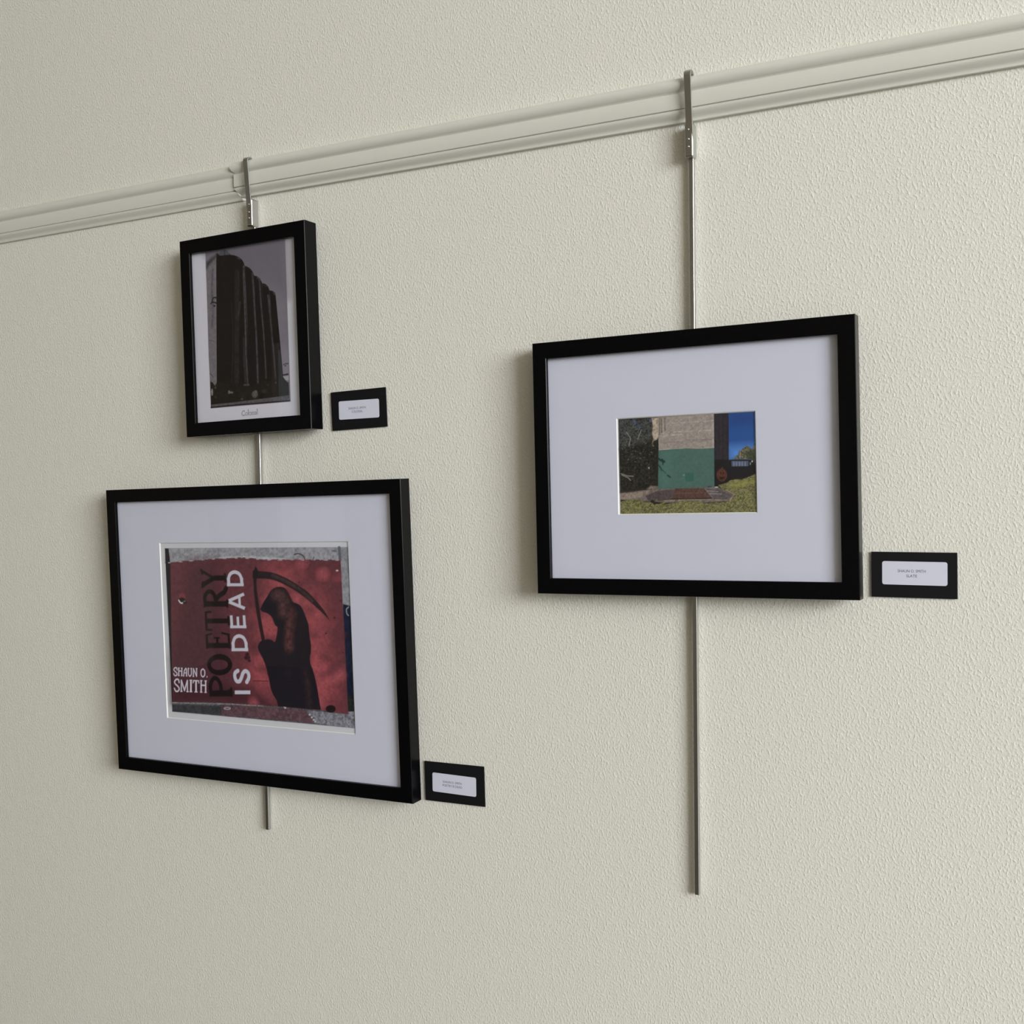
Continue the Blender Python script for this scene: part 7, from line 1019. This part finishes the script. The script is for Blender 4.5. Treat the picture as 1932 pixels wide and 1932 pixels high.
('s',[(-13.6,-53.9),(-11.4,-52.5)],0.67,(58,62,34),0.6,0.0),
('s',[(44.4,-58.4),(46.4,-57.6)],0.51,(58,62,34),0.6,0.0),
('s',[(26.7,-46.3),(29.5,-45.0)],0.66,(70,76,38),0.6,0.0),
('s',[(-24.1,-51.4),(-22.0,-51.4)],0.42,(70,76,38),0.6,0.0),
('s',[(-15.3,-55.5),(-13.9,-54.7)],0.69,(128,128,74),0.6,0.0),
('s',[(58.0,-48.1),(59.0,-46.9)],0.87,(128,128,74),0.6,0.0),
('s',[(-51.9,-46.5),(-49.2,-46.4)],0.81,(112,112,60),0.6,0.0),
('s',[(58.8,-36.8),(60.0,-36.8)],0.63,(70,76,38),0.6,0.0),
('s',[(-57.4,-49.6),(-55.0,-48.5)],0.55,(58,62,34),0.6,0.0),
('s',[(62.7,-43.6),(64.1,-42.6)],0.72,(128,128,74),0.6,0.0),
('s',[(-41.7,-54.9),(-40.7,-53.8)],0.55,(58,62,34),0.6,0.0),
('s',[(19.3,-53.5),(20.1,-52.4)],0.55,(70,76,38),0.6,0.0),
('s',[(-30.6,-48.1),(-28.1,-47.2)],0.77,(58,62,34),0.6,0.0),
('s',[(-45.2,-53.0),(-42.6,-51.8)],0.84,(58,62,34),0.6,0.0),
('s',[(68.8,-37.3),(70.7,-37.1)],0.52,(112,112,60),0.6,0.0),
('s',[(38.2,-45.7),(40.4,-45.5)],0.43,(112,112,60),0.6,0.0),
('s',[(73.3,-52.1),(75.5,-51.0)],0.66,(70,76,38),0.6,0.0),
('s',[(65.0,-57.4),(67.1,-57.4)],0.51,(128,128,74),0.6,0.0),
('s',[(7.9,-55.3),(10.2,-54.1)],0.85,(128,128,74),0.6,0.0),
('s',[(-35.3,-44.8),(-33.9,-44.0)],0.51,(112,112,60),0.6,0.0),
('s',[(-12.4,-56.7),(-11.1,-55.5)],0.76,(58,62,34),0.6,0.0),
('s',[(-26.9,-55.5),(-25.1,-54.6)],0.9,(128,128,74),0.6,0.0),
('s',[(-32.9,-45.5),(-30.7,-44.5)],0.52,(70,76,38),0.6,0.0),
('s',[(-50.8,-47.7),(-49.1,-47.5)],0.73,(128,128,74),0.6,0.0),
('s',[(-13.4,-51.1),(-10.6,-50.4)],0.52,(128,128,74),0.6,0.0),
('s',[(37.0,-46.5),(39.5,-46.2)],0.8,(58,62,34),0.6,0.0),
('s',[(-3.5,-47.2),(-1.3,-45.8)],0.69,(128,128,74),0.6,0.0),
('s',[(-14.0,-49.6),(-13.3,-49.1)],0.79,(128,128,74),0.6,0.0),
('s',[(4.9,-47.1),(6.9,-46.8)],0.61,(128,128,74),0.6,0.0),
('s',[(-71.5,-53.2),(-69.2,-52.2)],0.66,(112,112,60),0.6,0.0),
('s',[(-0.4,-49.0),(2.2,-48.7)],0.75,(112,112,60),0.6,0.0),
('s',[(20.1,-49.7),(22.8,-49.7)],0.66,(58,62,34),0.6,0.0),
('s',[(-0.8,-52.2),(1.0,-51.3)],0.85,(58,62,34),0.6,0.0),
('s',[(75.2,-24.1),(76.6,-23.1)],0.83,(58,62,34),0.6,0.0),
('s',[(-67.8,-42.6),(-65.2,-42.5)],0.69,(58,62,34),0.6,0.0),
('s',[(9.7,-45.2),(10.9,-44.3)],0.49,(70,76,38),0.6,0.0),
('s',[(30.2,-52.7),(32.2,-51.6)],0.42,(58,62,34),0.6,0.0),
('s',[(-67.8,-48.0),(-65.3,-46.7)],0.55,(58,62,34),0.6,0.0),
('s',[(-77.0,-52.1),(-75.6,-51.4)],0.89,(70,76,38),0.6,0.0),
('s',[(-49.5,-54.4),(-47.9,-53.6)],0.76,(70,76,38),0.6,0.0),
('s',[(55.2,-21.0),(56.7,-20.6)],0.87,(128,128,74),0.6,0.0),
('s',[(-37.5,-52.6),(-35.8,-52.2)],0.47,(70,76,38),0.6,0.0),
('s',[(41.6,-48.2),(42.3,-47.9)],0.76,(70,76,38),0.6,0.0),
('s',[(-47.8,-57.0),(-45.6,-56.2)],0.8,(112,112,60),0.6,0.0),
('s',[(36.3,-56.9),(38.6,-55.6)],0.75,(70,76,38),0.6,0.0),
('s',[(-35.7,-47.1),(-33.8,-46.8)],0.71,(128,128,74),0.6,0.0),
('s',[(24.1,-52.3),(26.2,-51.6)],0.63,(128,128,74),0.6,0.0),
('s',[(37.7,-50.3),(40.1,-49.3)],0.46,(112,112,60),0.6,0.0),
('s',[(15.8,-56.3),(16.6,-55.5)],0.54,(128,128,74),0.6,0.0),
('s',[(1.9,-49.5),(2.8,-48.9)],0.42,(128,128,74),0.6,0.0),
('s',[(77.8,-32.8),(78.5,-31.8)],0.7,(70,76,38),0.6,0.0),
('s',[(-69.8,-44.3),(-69.1,-44.1)],0.71,(112,112,60),0.6,0.0),
('s',[(-6.8,-54.4),(-4.7,-54.1)],0.6,(58,62,34),0.6,0.0),
('s',[(43.0,-52.9),(44.0,-51.7)],0.67,(128,128,74),0.6,0.0),
('s',[(-64.0,-55.4),(-62.2,-54.7)],0.59,(112,112,60),0.6,0.0),
('s',[(-28.6,-43.9),(-27.5,-43.6)],0.56,(70,76,38),0.6,0.0),
('s',[(-30.4,-45.1),(-28.9,-45.1)],0.59,(70,76,38),0.6,0.0),
('s',[(8.3,-44.5),(10.8,-43.7)],0.8,(70,76,38),0.6,0.0),
('s',[(-74.5,-42.5),(-73.2,-41.0)],0.82,(70,76,38),0.6,0.0),
('s',[(9.4,-45.0),(10.8,-44.8)],0.48,(112,112,60),0.6,0.0),
('s',[(35.0,-59.0),(35.9,-58.3)],0.42,(70,76,38),0.6,0.0),
('s',[(-52.4,-54.6),(-51.1,-54.2)],0.47,(70,76,38),0.6,0.0),
('s',[(21.5,-50.1),(22.8,-49.4)],0.82,(70,76,38),0.6,0.0),
('s',[(-68.8,-45.6),(-66.0,-44.3)],0.51,(70,76,38),0.6,0.0),
('s',[(-39.8,-47.2),(-37.7,-47.0)],0.93,(128,128,74),0.6,0.0),
('s',[(65.4,-22.1),(66.3,-21.1)],0.75,(112,112,60),0.6,0.0),
('s',[(53.5,-34.7),(55.9,-33.6)],0.72,(58,62,34),0.6,0.0),
('s',[(-14.2,-43.5),(-13.1,-42.7)],0.58,(58,62,34),0.6,0.0),
('s',[(-20.7,-48.9),(-18.1,-48.2)],0.86,(128,128,74),0.6,0.0),
('s',[(12.9,-55.1),(15.6,-54.7)],0.43,(128,128,74),0.6,0.0),
('s',[(56.4,-37.7),(58.9,-36.6)],0.91,(112,112,60),0.6,0.0),
('s',[(71.4,-39.3),(72.1,-38.9)],0.51,(112,112,60),0.6,0.0),
('s',[(-54.5,-43.0),(-51.7,-42.2)],0.48,(58,62,34),0.6,0.0),
('s',[(-31.1,-45.4),(-28.9,-45.0)],0.83,(128,128,74),0.6,0.0),
('s',[(-61.0,-51.0),(-59.1,-49.9)],0.87,(128,128,74),0.6,0.0),
('s',[(-76.9,-52.4),(-75.0,-51.2)],0.8,(58,62,34),0.6,0.0),
('s',[(45.9,-58.2),(47.6,-57.9)],0.84,(112,112,60),0.6,0.0),
('s',[(15.6,-50.7),(16.2,-49.4)],0.68,(128,128,74),0.6,0.0),
('s',[(-65.8,-56.9),(-64.6,-56.7)],0.53,(128,128,74),0.6,0.0),
('s',[(63.7,-24.2),(64.5,-23.6)],0.46,(128,128,74),0.6,0.0),
('s',[(11.4,-55.8),(13.6,-55.0)],0.44,(58,62,34),0.6,0.0),
('s',[(24.6,-55.3),(25.9,-54.1)],0.69,(70,76,38),0.6,0.0),
('s',[(-6.7,-49.3),(-4.5,-49.1)],0.9,(128,128,74),0.6,0.0),
('s',[(-12.6,-52.0),(-10.2,-50.7)],0.69,(58,62,34),0.6,0.0),
('s',[(63.0,-58.2),(64.1,-57.0)],0.57,(70,76,38),0.6,0.0),
('s',[(12.6,-50.1),(13.9,-49.3)],0.42,(58,62,34),0.6,0.0),
('s',[(20.7,-53.2),(22.4,-53.0)],0.51,(128,128,74),0.6,0.0),
('s',[(-24.0,-54.2),(-21.8,-53.1)],0.91,(128,128,74),0.6,0.0),
('s',[(-69.9,-46.8),(-69.0,-45.9)],0.62,(112,112,60),0.6,0.0),
('s',[(-23.8,-52.9),(-22.5,-51.5)],0.65,(58,62,34),0.6,0.0),
('s',[(67.8,-55.7),(69.7,-55.3)],0.71,(112,112,60),0.6,0.0),
('s',[(-12.9,-45.3),(-11.6,-44.9)],0.71,(70,76,38),0.6,0.0),
('s',[(34.6,-56.1),(35.3,-55.5)],0.89,(128,128,74),0.6,0.0),
('s',[(63.5,-43.4),(65.1,-42.4)],0.73,(58,62,34),0.6,0.0),
('s',[(-1.0,-45.7),(1.4,-45.7)],0.73,(112,112,60),0.6,0.0),
('s',[(-74.4,-51.1),(-73.7,-50.9)],0.52,(70,76,38),0.6,0.0),
('s',[(-12.7,-43.2),(-10.2,-42.2)],0.44,(128,128,74),0.6,0.0),
('s',[(-60.5,-48.6),(-59.8,-47.8)],0.68,(128,128,74),0.6,0.0),
('s',[(-1.1,-44.9),(1.4,-43.9)],0.9,(70,76,38),0.6,0.0),
('s',[(-81.6,-46.4),(-80.5,-45.8)],0.89,(112,112,60),0.6,0.0),
('s',[(57.8,-43.4),(58.7,-42.3)],0.54,(70,76,38),0.6,0.0),
('s',[(42.2,-52.1),(43.6,-51.5)],0.54,(112,112,60),0.6,0.0),
('s',[(19.4,-52.3),(20.5,-52.3)],0.89,(70,76,38),0.6,0.0),
('s',[(-16.1,-56.2),(-15.3,-55.1)],0.48,(58,62,34),0.6,0.0),
('s',[(58.7,-42.6),(61.2,-42.6)],0.78,(58,62,34),0.6,0.0),
('s',[(-48.9,-56.3),(-46.6,-55.4)],0.6,(128,128,74),0.6,0.0),
('s',[(28.5,-56.7),(31.0,-55.5)],0.42,(70,76,38),0.6,0.0),
('s',[(33.6,-44.7),(34.9,-43.7)],0.61,(112,112,60),0.6,0.0),
('s',[(-64.2,-50.5),(-63.3,-49.4)],0.6,(112,112,60),0.6,0.0),
('s',[(-18.6,-50.1),(-16.4,-49.9)],0.54,(112,112,60),0.6,0.0),
('s',[(-32.1,-43.2),(-29.7,-42.2)],0.56,(70,76,38),0.6,0.0),
('s',[(45.1,-48.3),(47.2,-47.2)],0.69,(58,62,34),0.6,0.0),
('s',[(-12.7,-55.9),(-11.5,-55.1)],0.79,(128,128,74),0.6,0.0),
('s',[(-66.2,-46.6),(-65.1,-46.6)],0.76,(70,76,38),0.6,0.0),
('s',[(-80.7,-52.1),(-78.9,-52.0)],0.45,(112,112,60),0.6,0.0),
('s',[(-4.7,-44.4),(-2.3,-43.5)],0.46,(128,128,74),0.6,0.0),
('s',[(66.7,-38.6),(67.8,-37.6)],0.42,(128,128,74),0.6,0.0),
('s',[(42.4,-51.9),(43.2,-50.9)],0.66,(128,128,74),0.6,0.0),
('s',[(51.7,-45.4),(52.7,-44.1)],0.51,(112,112,60),0.6,0.0),
('s',[(51.0,-51.3),(51.8,-51.3)],0.89,(58,62,34),0.6,0.0),
('s',[(-68.4,-43.4),(-66.1,-42.8)],0.9,(58,62,34),0.6,0.0),
('s',[(-43.1,-49.1),(-41.7,-49.1)],0.42,(70,76,38),0.6,0.0),
('s',[(-17.9,-46.4),(-16.6,-46.3)],0.52,(128,128,74),0.6,0.0),
('s',[(-9.3,-52.0),(-7.6,-50.9)],0.44,(128,128,74),0.6,0.0),
('s',[(-20.5,-49.8),(-18.9,-49.6)],0.49,(58,62,34),0.6,0.0),
('s',[(-10.1,-50.6),(-8.0,-50.5)],0.79,(58,62,34),0.6,0.0),
('s',[(-35.8,-53.9),(-33.2,-53.1)],0.43,(112,112,60),0.6,0.0),
('s',[(22.5,-58.3),(25.2,-57.7)],0.87,(128,128,74),0.6,0.0),
('s',[(8.8,-53.3),(9.8,-52.0)],0.77,(112,112,60),0.6,0.0),
('s',[(55.3,-32.0),(57.4,-32.0)],0.61,(112,112,60),0.6,0.0),
('s',[(-74.7,-44.0),(-72.1,-42.6)],0.82,(128,128,74),0.6,0.0),
('s',[(12.8,-50.8),(14.5,-50.0)],0.7,(112,112,60),0.6,0.0),
('s',[(-14.4,-54.7),(-13.2,-54.7)],0.85,(70,76,38),0.6,0.0),
('s',[(25.6,-53.4),(28.1,-52.2)],0.49,(58,62,34),0.6,0.0),
('s',[(-39.6,-42.6),(-38.3,-41.6)],0.74,(112,112,60),0.6,0.0),
('s',[(-71.8,-43.7),(-69.1,-43.2)],0.65,(112,112,60),0.6,0.0),
('s',[(-56.3,-43.9),(-53.9,-42.7)],0.8,(70,76,38),0.6,0.0),
('s',[(-35.7,-45.2),(-34.1,-44.3)],0.52,(58,62,34),0.6,0.0),
('s',[(5.9,-52.8),(7.9,-51.6)],0.51,(112,112,60),0.6,0.0),
('s',[(-45.7,-49.5),(-44.1,-48.6)],0.8,(70,76,38),0.6,0.0),
('s',[(-30.6,-47.4),(-27.8,-46.5)],0.85,(58,62,34),0.6,0.0),
('s',[(9.1,-44.3),(10.2,-44.0)],0.46,(70,76,38),0.6,0.0),
('s',[(71.2,-49.6),(73.8,-49.0)],0.66,(112,112,60),0.6,0.0),
('s',[(42.4,-46.0),(44.2,-45.9)],0.7,(58,62,34),0.6,0.0),
('s',[(15.7,-49.8),(16.5,-49.7)],0.91,(128,128,74),0.6,0.0),
('s',[(55.5,-40.2),(57.5,-39.3)],0.45,(128,128,74),0.6,0.0),
('s',[(-49.8,-56.2),(-49.0,-55.4)],0.44,(70,76,38),0.6,0.0),
('s',[(-30.1,-43.3),(-28.4,-42.9)],0.58,(70,76,38),0.6,0.0),
('s',[(78.5,-25.6),(80.7,-25.0)],0.49,(58,62,34),0.6,0.0),
('s',[(-19.2,-44.2),(-17.4,-43.9)],0.65,(128,128,74),0.6,0.0),
('s',[(76.1,-54.8),(78.4,-54.0)],0.47,(70,76,38),0.6,0.0),
('s',[(-3.5,-56.4),(-2.5,-56.0)],0.51,(58,62,34),0.6,0.0),
('s',[(-64.6,-48.2),(-61.8,-47.3)],0.77,(58,62,34),0.6,0.0),
('s',[(28.7,-47.7),(31.0,-47.4)],0.6,(58,62,34),0.6,0.0),
('s',[(7.8,-43.8),(10.4,-43.2)],0.5,(58,62,34),0.6,0.0),
('s',[(50.2,-50.5),(51.1,-50.1)],0.84,(128,128,74),0.6,0.0),
('s',[(-83.1,-52.6),(-82.2,-52.3)],0.88,(112,112,60),0.6,0.0),
('s',[(-5.5,-58.2),(-4.3,-57.9)],0.9,(112,112,60),0.6,0.0),
('s',[(15.4,-49.3),(16.6,-48.5)],0.73,(58,62,34),0.6,0.0),
('s',[(-60.5,-55.6),(-59.4,-55.5)],0.53,(70,76,38),0.6,0.0),
('s',[(48.8,-57.2),(51.3,-56.3)],0.68,(70,76,38),0.6,0.0),
('s',[(54.4,-50.3),(56.8,-49.5)],0.75,(128,128,74),0.6,0.0),
('s',[(-66.0,-54.8),(-64.8,-54.7)],0.68,(58,62,34),0.6,0.0),
('s',[(-9.9,-51.7),(-9.2,-51.4)],0.86,(58,62,34),0.6,0.0),
('s',[(-59.4,-44.7),(-58.6,-43.5)],0.58,(58,62,34),0.6,0.0),
('s',[(-34.4,-47.0),(-31.8,-45.6)],0.49,(112,112,60),0.6,0.0),
('s',[(78.2,-37.6),(80.6,-37.2)],0.42,(112,112,60),0.6,0.0),
('s',[(62.4,-45.4),(63.1,-44.2)],0.88,(112,112,60),0.6,0.0),
('s',[(8.7,-44.1),(9.4,-43.5)],0.66,(112,112,60),0.6,0.0),
('p',[(46.8,-26.4),(67.2,-22.1),(78.7,-20.5),(78.7,-23.4),(57.0,-28.8)],None,(120,122,66),5,0.3),
('p',[(-15.8,-28.6),(18.7,-29.0),(28.2,-40.1),(-21.1,-40.7)],None,(74,54,50),0.4,0.25),
('s',[(-7.8,-29.1),(-9.2,-40.4)],0.52,(56,38,34),0.4,0.0),
('s',[(-16.4,-34.3),(23.9,-34.4)],0.83,(92,64,56),1.2,0.3),
('s',[(-21.4,-40.9),(-5.8,-41.1),(28.2,-40.7)],1.14,(18,14,14),0.4,0.0),
('s',[(-29.6,-42.8),(-5.8,-42.1),(29.0,-42.6),(46.6,-43.6)],0.72,(140,126,112),0.8,0.4),
('s',[(20.3,-30.2),(29.5,-41.1)],0.62,(120,106,98),0.6,0.0),
('p',[(-41.6,-43.3),(-41.7,-43.8),(-41.9,-44.2),(-42.2,-44.6),(-42.6,-44.9),(-43.0,-45.2),(-43.5,-45.3),(-44.1,-45.3),(-44.6,-45.3),(-45.1,-45.1),(-45.6,-44.9),(-45.9,-44.5),(-46.2,-44.1),(-46.4,-43.7),(-46.4,-43.2),(-46.4,-42.7),(-46.2,-42.3),(-45.9,-41.9),(-45.5,-41.6),(-45.0,-41.3),(-44.5,-41.2),(-44.0,-41.2),(-43.4,-41.2),(-42.9,-41.4),(-42.5,-41.7),(-42.1,-42.0),(-41.8,-42.4),(-41.7,-42.8)],None,(30,28,28),0.7,0.3),
('p',[(-39.9,-45.9),(-40.0,-46.1),(-40.1,-46.4),(-40.3,-46.6),(-40.6,-46.8),(-40.9,-47.0),(-41.3,-47.0),(-41.7,-47.1),(-42.1,-47.0),(-42.4,-46.9),(-42.8,-46.8),(-43.1,-46.6),(-43.3,-46.3),(-43.4,-46.1),(-43.4,-45.8),(-43.4,-45.5),(-43.2,-45.2),(-43.0,-45.0),(-42.7,-44.8),(-42.4,-44.7),(-42.0,-44.6),(-41.6,-44.6),(-41.2,-44.6),(-40.9,-44.7),(-40.5,-44.9),(-40.3,-45.1),(-40.1,-45.3),(-39.9,-45.6)],None,(30,28,28),0.7,0.3),
('p',[(-33.8,-45.3),(-33.9,-45.5),(-34.1,-45.7),(-34.5,-45.9),(-35.0,-46.1),(-35.6,-46.2),(-36.3,-46.2),(-37.1,-46.2),(-37.8,-46.2),(-38.5,-46.1),(-39.1,-46.0),(-39.6,-45.8),(-40.0,-45.6),(-40.3,-45.3),(-40.3,-45.1),(-40.2,-44.9),(-40.0,-44.7),(-39.6,-44.5),(-39.1,-44.3),(-38.5,-44.2),(-37.8,-44.2),(-37.0,-44.1),(-36.3,-44.2),(-35.6,-44.3),(-35.0,-44.4),(-34.5,-44.6),(-34.1,-44.8),(-33.8,-45.0)],None,(30,28,28),0.7,0.3),
('s',[(47.2,-33.3),(54.8,-37.2),(49.7,-42.7)],0.93,(140,124,108),1,0.4),
('p',[(36.1,-28.3),(36.1,-28.4),(35.9,-28.5),(35.6,-28.6),(35.3,-28.7),(34.8,-28.7),(34.3,-28.8),(33.8,-28.8),(33.3,-28.7),(32.8,-28.7),(32.4,-28.6),(32.1,-28.5),(31.8,-28.4),(31.6,-28.3),(31.6,-28.2),(31.6,-28.1),(31.8,-28.0),(32.1,-27.9),(32.4,-27.8),(32.9,-27.8),(33.3,-27.7),(33.8,-27.8),(34.4,-27.8),(34.8,-27.8),(35.3,-27.9),(35.6,-28.0),(35.9,-28.1),(36.1,-28.2)],None,(190,186,182),0.6,0.0),
]

# ------------------------------------------------------------------ framed pictures
def frame(root, w, h, t, ins, ymat, opening=None):
    """w,h outer size, t depth, ins = (l,r,b,t) face widths; front at y=-t, back at y=0"""
    il, ir, ib, it = ins; b = 0.0007; lip = ymat+t-0.0024; rb = 0.006
    P = [(0,0,0,0,0), (0,0,0,0,-t+b), (b,b,b,b,-t), (il-b,ir-b,ib-b,it-b,-t), (il,ir,ib,it,-t+b), (il,ir,ib,it,-t+lip),
         (il-rb,ir-rb,ib-rb,it-rb,-t+lip), (il-rb,ir-rb,ib-rb,it-rb,0)]
    R = (-w/2, w/2, -h/2, h/2)
    ring('moulding', R, P, M_BLACK, root)
    ox0, ox1, oz0, oz1 = -w/2+il-rb+.0006, w/2-ir+rb-.0006, -h/2+ib-rb+.0006, h/2-it+rb-.0006
    pane('glass', ox0, ox1, ymat-.0022, ymat-.0003, oz0, oz1, root)
    if opening:
        a0, a1, c0, c1 = opening; mt = 0.0014; bv = 0.0011
        P = [(0,0,0,0,ymat), (a0-ox0, ox1-a1, c0-oz0, oz1-c1, ymat), (a0-ox0+bv, ox1-a1+bv, c0-oz0+bv, oz1-c1+bv, ymat+mt), (0,0,0,0,ymat+mt)]
        ring('mat', (ox0, ox1, oz0, oz1), P, [M_MAT, M_CORE], root, [0, 1, 0, 0])
    box('backing_board', (ox0, ox1, ymat+.0022, ymat+.0045, oz0, oz1), M_BACK, root)
    return ox0, ox1, oz0, oz1

tA = .02566
fA = thing('framed_picture', (-.81008, -.011, .24089), 'small upright black frame with dark photograph of tall concrete silos, hung highest at left', 'picture', roll=.0190, tilt=-.0018)
r = frame(fA, .22633, .28474, tA, (.0182, .0192, .0196, .0200), -tA+.0075)
make_print('photo_print', (r[0]*1000, r[1]*1000, r[2]*1000, r[3]*1000), .5, ART_A, (0.75, 0.74, 0.82), (176, 173, 180), -tA+.0077, fA, .7)

tB = .02129
fB = thing('framed_picture', (-.81642, -.013, -.18950), 'large black frame with red mural photograph of a hooded figure holding a scythe, lower left', 'picture', roll=.01695, tilt=.0097)
r = frame(fB, .53516, .43025, tB, (.0182, .0186, .0194, .0191), -tB+.0072, (-.1692, .1750, -.1310, .1332))
make_print('photo_print', (-176, 180.5, -138, 140), .72, ART_B, (0.74, 0.75, 0.81), (178, 179, 186), -tB+.0088, fB, .8)

tC = .0205
fC = thing('framed_picture', (-.16531, -.012, .04113), 'black frame with small photograph of a green-painted wall in a wide white mat, at right', 'picture', roll=.0118, tilt=-.0089)
r = frame(fC, .38546, .30805, tC, (.0184, .0190, .0190, .0200), -tC+.0080, (-.0870, .0810, -.0585, .0570))
make_print('photo_print', (-91, 86, -63, 61.5), .5, ART_C, (0.75, 0.76, 0.84), (182, 184, 194), -tC+.0096, fC, .42)

# ------------------------------------------------------------------ hanging rods with rail hooks
def prism(name, pts, x0, x1, m, parent, bev=0):
    n = len(pts); V = [(x0, y, z) for y, z in pts]+[(x1, y, z) for y, z in pts]
    F = [(i, (i+1) % n, n+(i+1) % n, n+i) for i in range(n)]+[tuple(range(n)), tuple(range(2*n-1, n-1, -1))]
    o = obj(name, V, F, m, parent)
    if bev: md = o.modifiers.new('bevel', 'BEVEL'); md.width = bev; md.segments = 2; md.limit_method = 'ANGLE'
    return o
def strap_profile(ytop, ybot, zt, zb, th=.0019):
    """hook bent over the rail top and running down its face"""
    pts = []; r = .0072; cy = ytop+r; cz = zt-r
    for k in range(0, 13):
        a = math.pi-math.radians(k*15.5); pts.append((cy+r*math.cos(a), cz+r*math.sin(a)))
    pts = [(ybot, zb)]+[(ytop+(ybot-ytop)*.12, cz-.008)]+pts
    # offset inwards to make thickness
    inner = []
    for i, p in enumerate(pts):
        a = pts[max(i-1, 0)]; b = pts[min(i+1, len(pts)-1)]; dx, dz = b[0]-a[0], b[1]-a[1]; l = math.hypot(dx, dz)
        inner.append((p[0]+dz/l*th, p[1]-dx/l*th))
    return pts+inner[::-1]
def hanging_rod(x, lean, zbot, ztop, sl_top, sl_bot, xs, label):
    t = thing('hanging_rod', (x, 0, 0), label, 'picture hanger', 'picture hangers hooked over the rail')
    # square bar, leaning a hair in the plane of the wall
    h = .0029; V = []
    for z in (zbot, sl_bot+.012):
        for sx, y in ((-h, -.0089), (h, -.0089), (h, -.0031), (-h, -.0031)): V.append((sx+lean*z, y, z))
    o = obj('bar', V, [(0,1,5,4),(1,2,6,5),(2,3,7,6),(3,0,4,7),(0,3,2,1),(4,5,6,7)], M_METAL, t)
    md = o.modifiers.new('bevel', 'BEVEL'); md.width = .0011; md.segments = 4
    dx = lean*sl_bot
    V, F = boxes([(dx-.0051, dx+.0051, -.0168, -.0018, sl_bot, sl_top)]); s = obj('sleeve', V, F, M_METAL, t)
    md = s.modifiers.new('bevel', 'BEVEL'); md.width = .0021; md.segments = 5
    prism('hook_strap', strap_profile(-.0228, -.0146, ztop, sl_bot+.004), xs-x-.0042, xs-x+.0042, M_METAL, t, .0006)
    for f in (.80, .52, .30):
        z = sl_bot+(sl_top-sl_bot)*f; bm = bmesh.new()
        bmesh.ops.create_uvsphere(bm, u_segments=14, v_segments=8, radius=.0014)
        for v in bm.verts: v.co.y *= .6
        me = bpy.data.meshes.new('set_screw'); bm.to_mesh(me); bm.free(); me.materials.append(M_SCREW)
        for p in me.polygons: p.use_smooth = True
        c = bpy.data.objects.new('set_screw', me); COL.objects.link(c); c.parent = t; c.location = (dx-.0004, -.0169, z)
    return t
hanging_rod(-.8112, -.0011, -.4760, .4915, .4325, .3935, -.8120, 'steel hanging rod carrying the two left pictures, its hook beside the rail joint')
hanging_rod(-.1630, .0040, -.4700, .4950, .4350, .3955, -.1605, 'steel hanging rod at right, reaching far below the green-wall picture')

# ------------------------------------------------------------------ title cards
def rounded(w, h, r, n=5):
    P = []
    for cx, cz, a0 in ((w/2-r, h/2-r, 0), (-w/2+r, h/2-r, 90), (-w/2+r, -h/2+r, 180), (w/2-r, -h/2+r, 270)):
        for k in range(n+1):
            a = math.radians(a0+90*k/n); P.append((cx+r*math.cos(a), cz+r*math.sin(a)))
    return P
def text_mesh(body, width, height, cx, cz, y):
    cu = bpy.data.curves.new('lettering', 'FONT'); cu.body = body; cu.size = 1; cu.extrude = 0; cu.resolution_u = 3
    o = bpy.data.objects.new('lettering', cu); COL.objects.link(o); bpy.context.view_layer.update()
    me = bpy.data.meshes.new_from_object(o.evaluated_get(bpy.context.evaluated_depsgraph_get()))
    V = [v.co.copy() for v in me.vertices]; F = [tuple(p.vertices) for p in me.polygons]
    bpy.data.objects.remove(o); bpy.data.meshes.remove(me); bpy.data.curves.remove(cu)
    x0 = min(v.x for v in V); x1 = max(v.x for v in V); y0 = min(v.y for v in V); y1 = max(v.y for v in V)
    return [((v.x-x0)/(x1-x0)*width-width/2+cx, y, (v.y-y0)/(y1-y0)*height-height/2+cz) for v in V], F
def card(x, z, w, h, roll, sx, sz, srot, lines, label):
    t = thing('title_card', (x, -.0012, z), label, 'label card', 'title cards beside the pictures', roll=roll)
    box('card', (-w/2, w/2, -.0016, 0, -h/2, h/2), M_CARD, t, bev=.0002)
    P = rounded(.0667, .0254, .0024); n = len(P)
    c, s = math.cos(srot-roll), math.sin(srot-roll)
    ox, oz = sx-x, sz-z
    def T(px, pz): return (px*c-pz*s+ox, px*s+pz*c+oz)
    V = [(T(*p)[0], -.00185, T(*p)[1]) for p in P]+[(T(*p)[0], -.0017, T(*p)[1]) for p in P]
    st = obj('sticker', V, [tuple(range(n)), tuple(range(2*n-1, n-1, -1))]+[(i, (i+1) % n, n+(i+1) % n, n+i) for i in range(n)], M_STICK, t)
    VV, FF = [], []
    for body, wd, cz in lines:
        a, f = text_mesh(body, wd, .0030, -.0028, cz, -.0019); k = len(VV)
        VV += [(T(p[0], p[2])[0], p[1], T(p[0], p[2])[1]) for p in a]; FF += [tuple(i+k for i in q) for q in f]
    obj('lettering', VV, FF, M_INK, st)
card(-.63974, .12637, .09085, .0533, .0305, -.63917, .12622, .0118, [('SHAUN O. SMITH', .029, .0021), ('COLOSSAL', .0182, -.0026)], 'black title card with white sticker, right of the small silo picture')
card(-.49839, -.37526, .09083, .0528, .0160, -.49866, -.37637, -.0033, [('SHAUN O. SMITH', .029, .0021), ('POETRY IS DEAD', .0300, -.0027)], 'black title card with white sticker, at the lower right of the red mural picture')
card(.08009, -.08442, .08788, .0494, .0010, .08081, -.08256, -.0027, [('SHAUN O. SMITH', .0286, .0024), ('SLATE', .0110, -.0029)], 'black title card with white sticker, right of the green-wall picture')
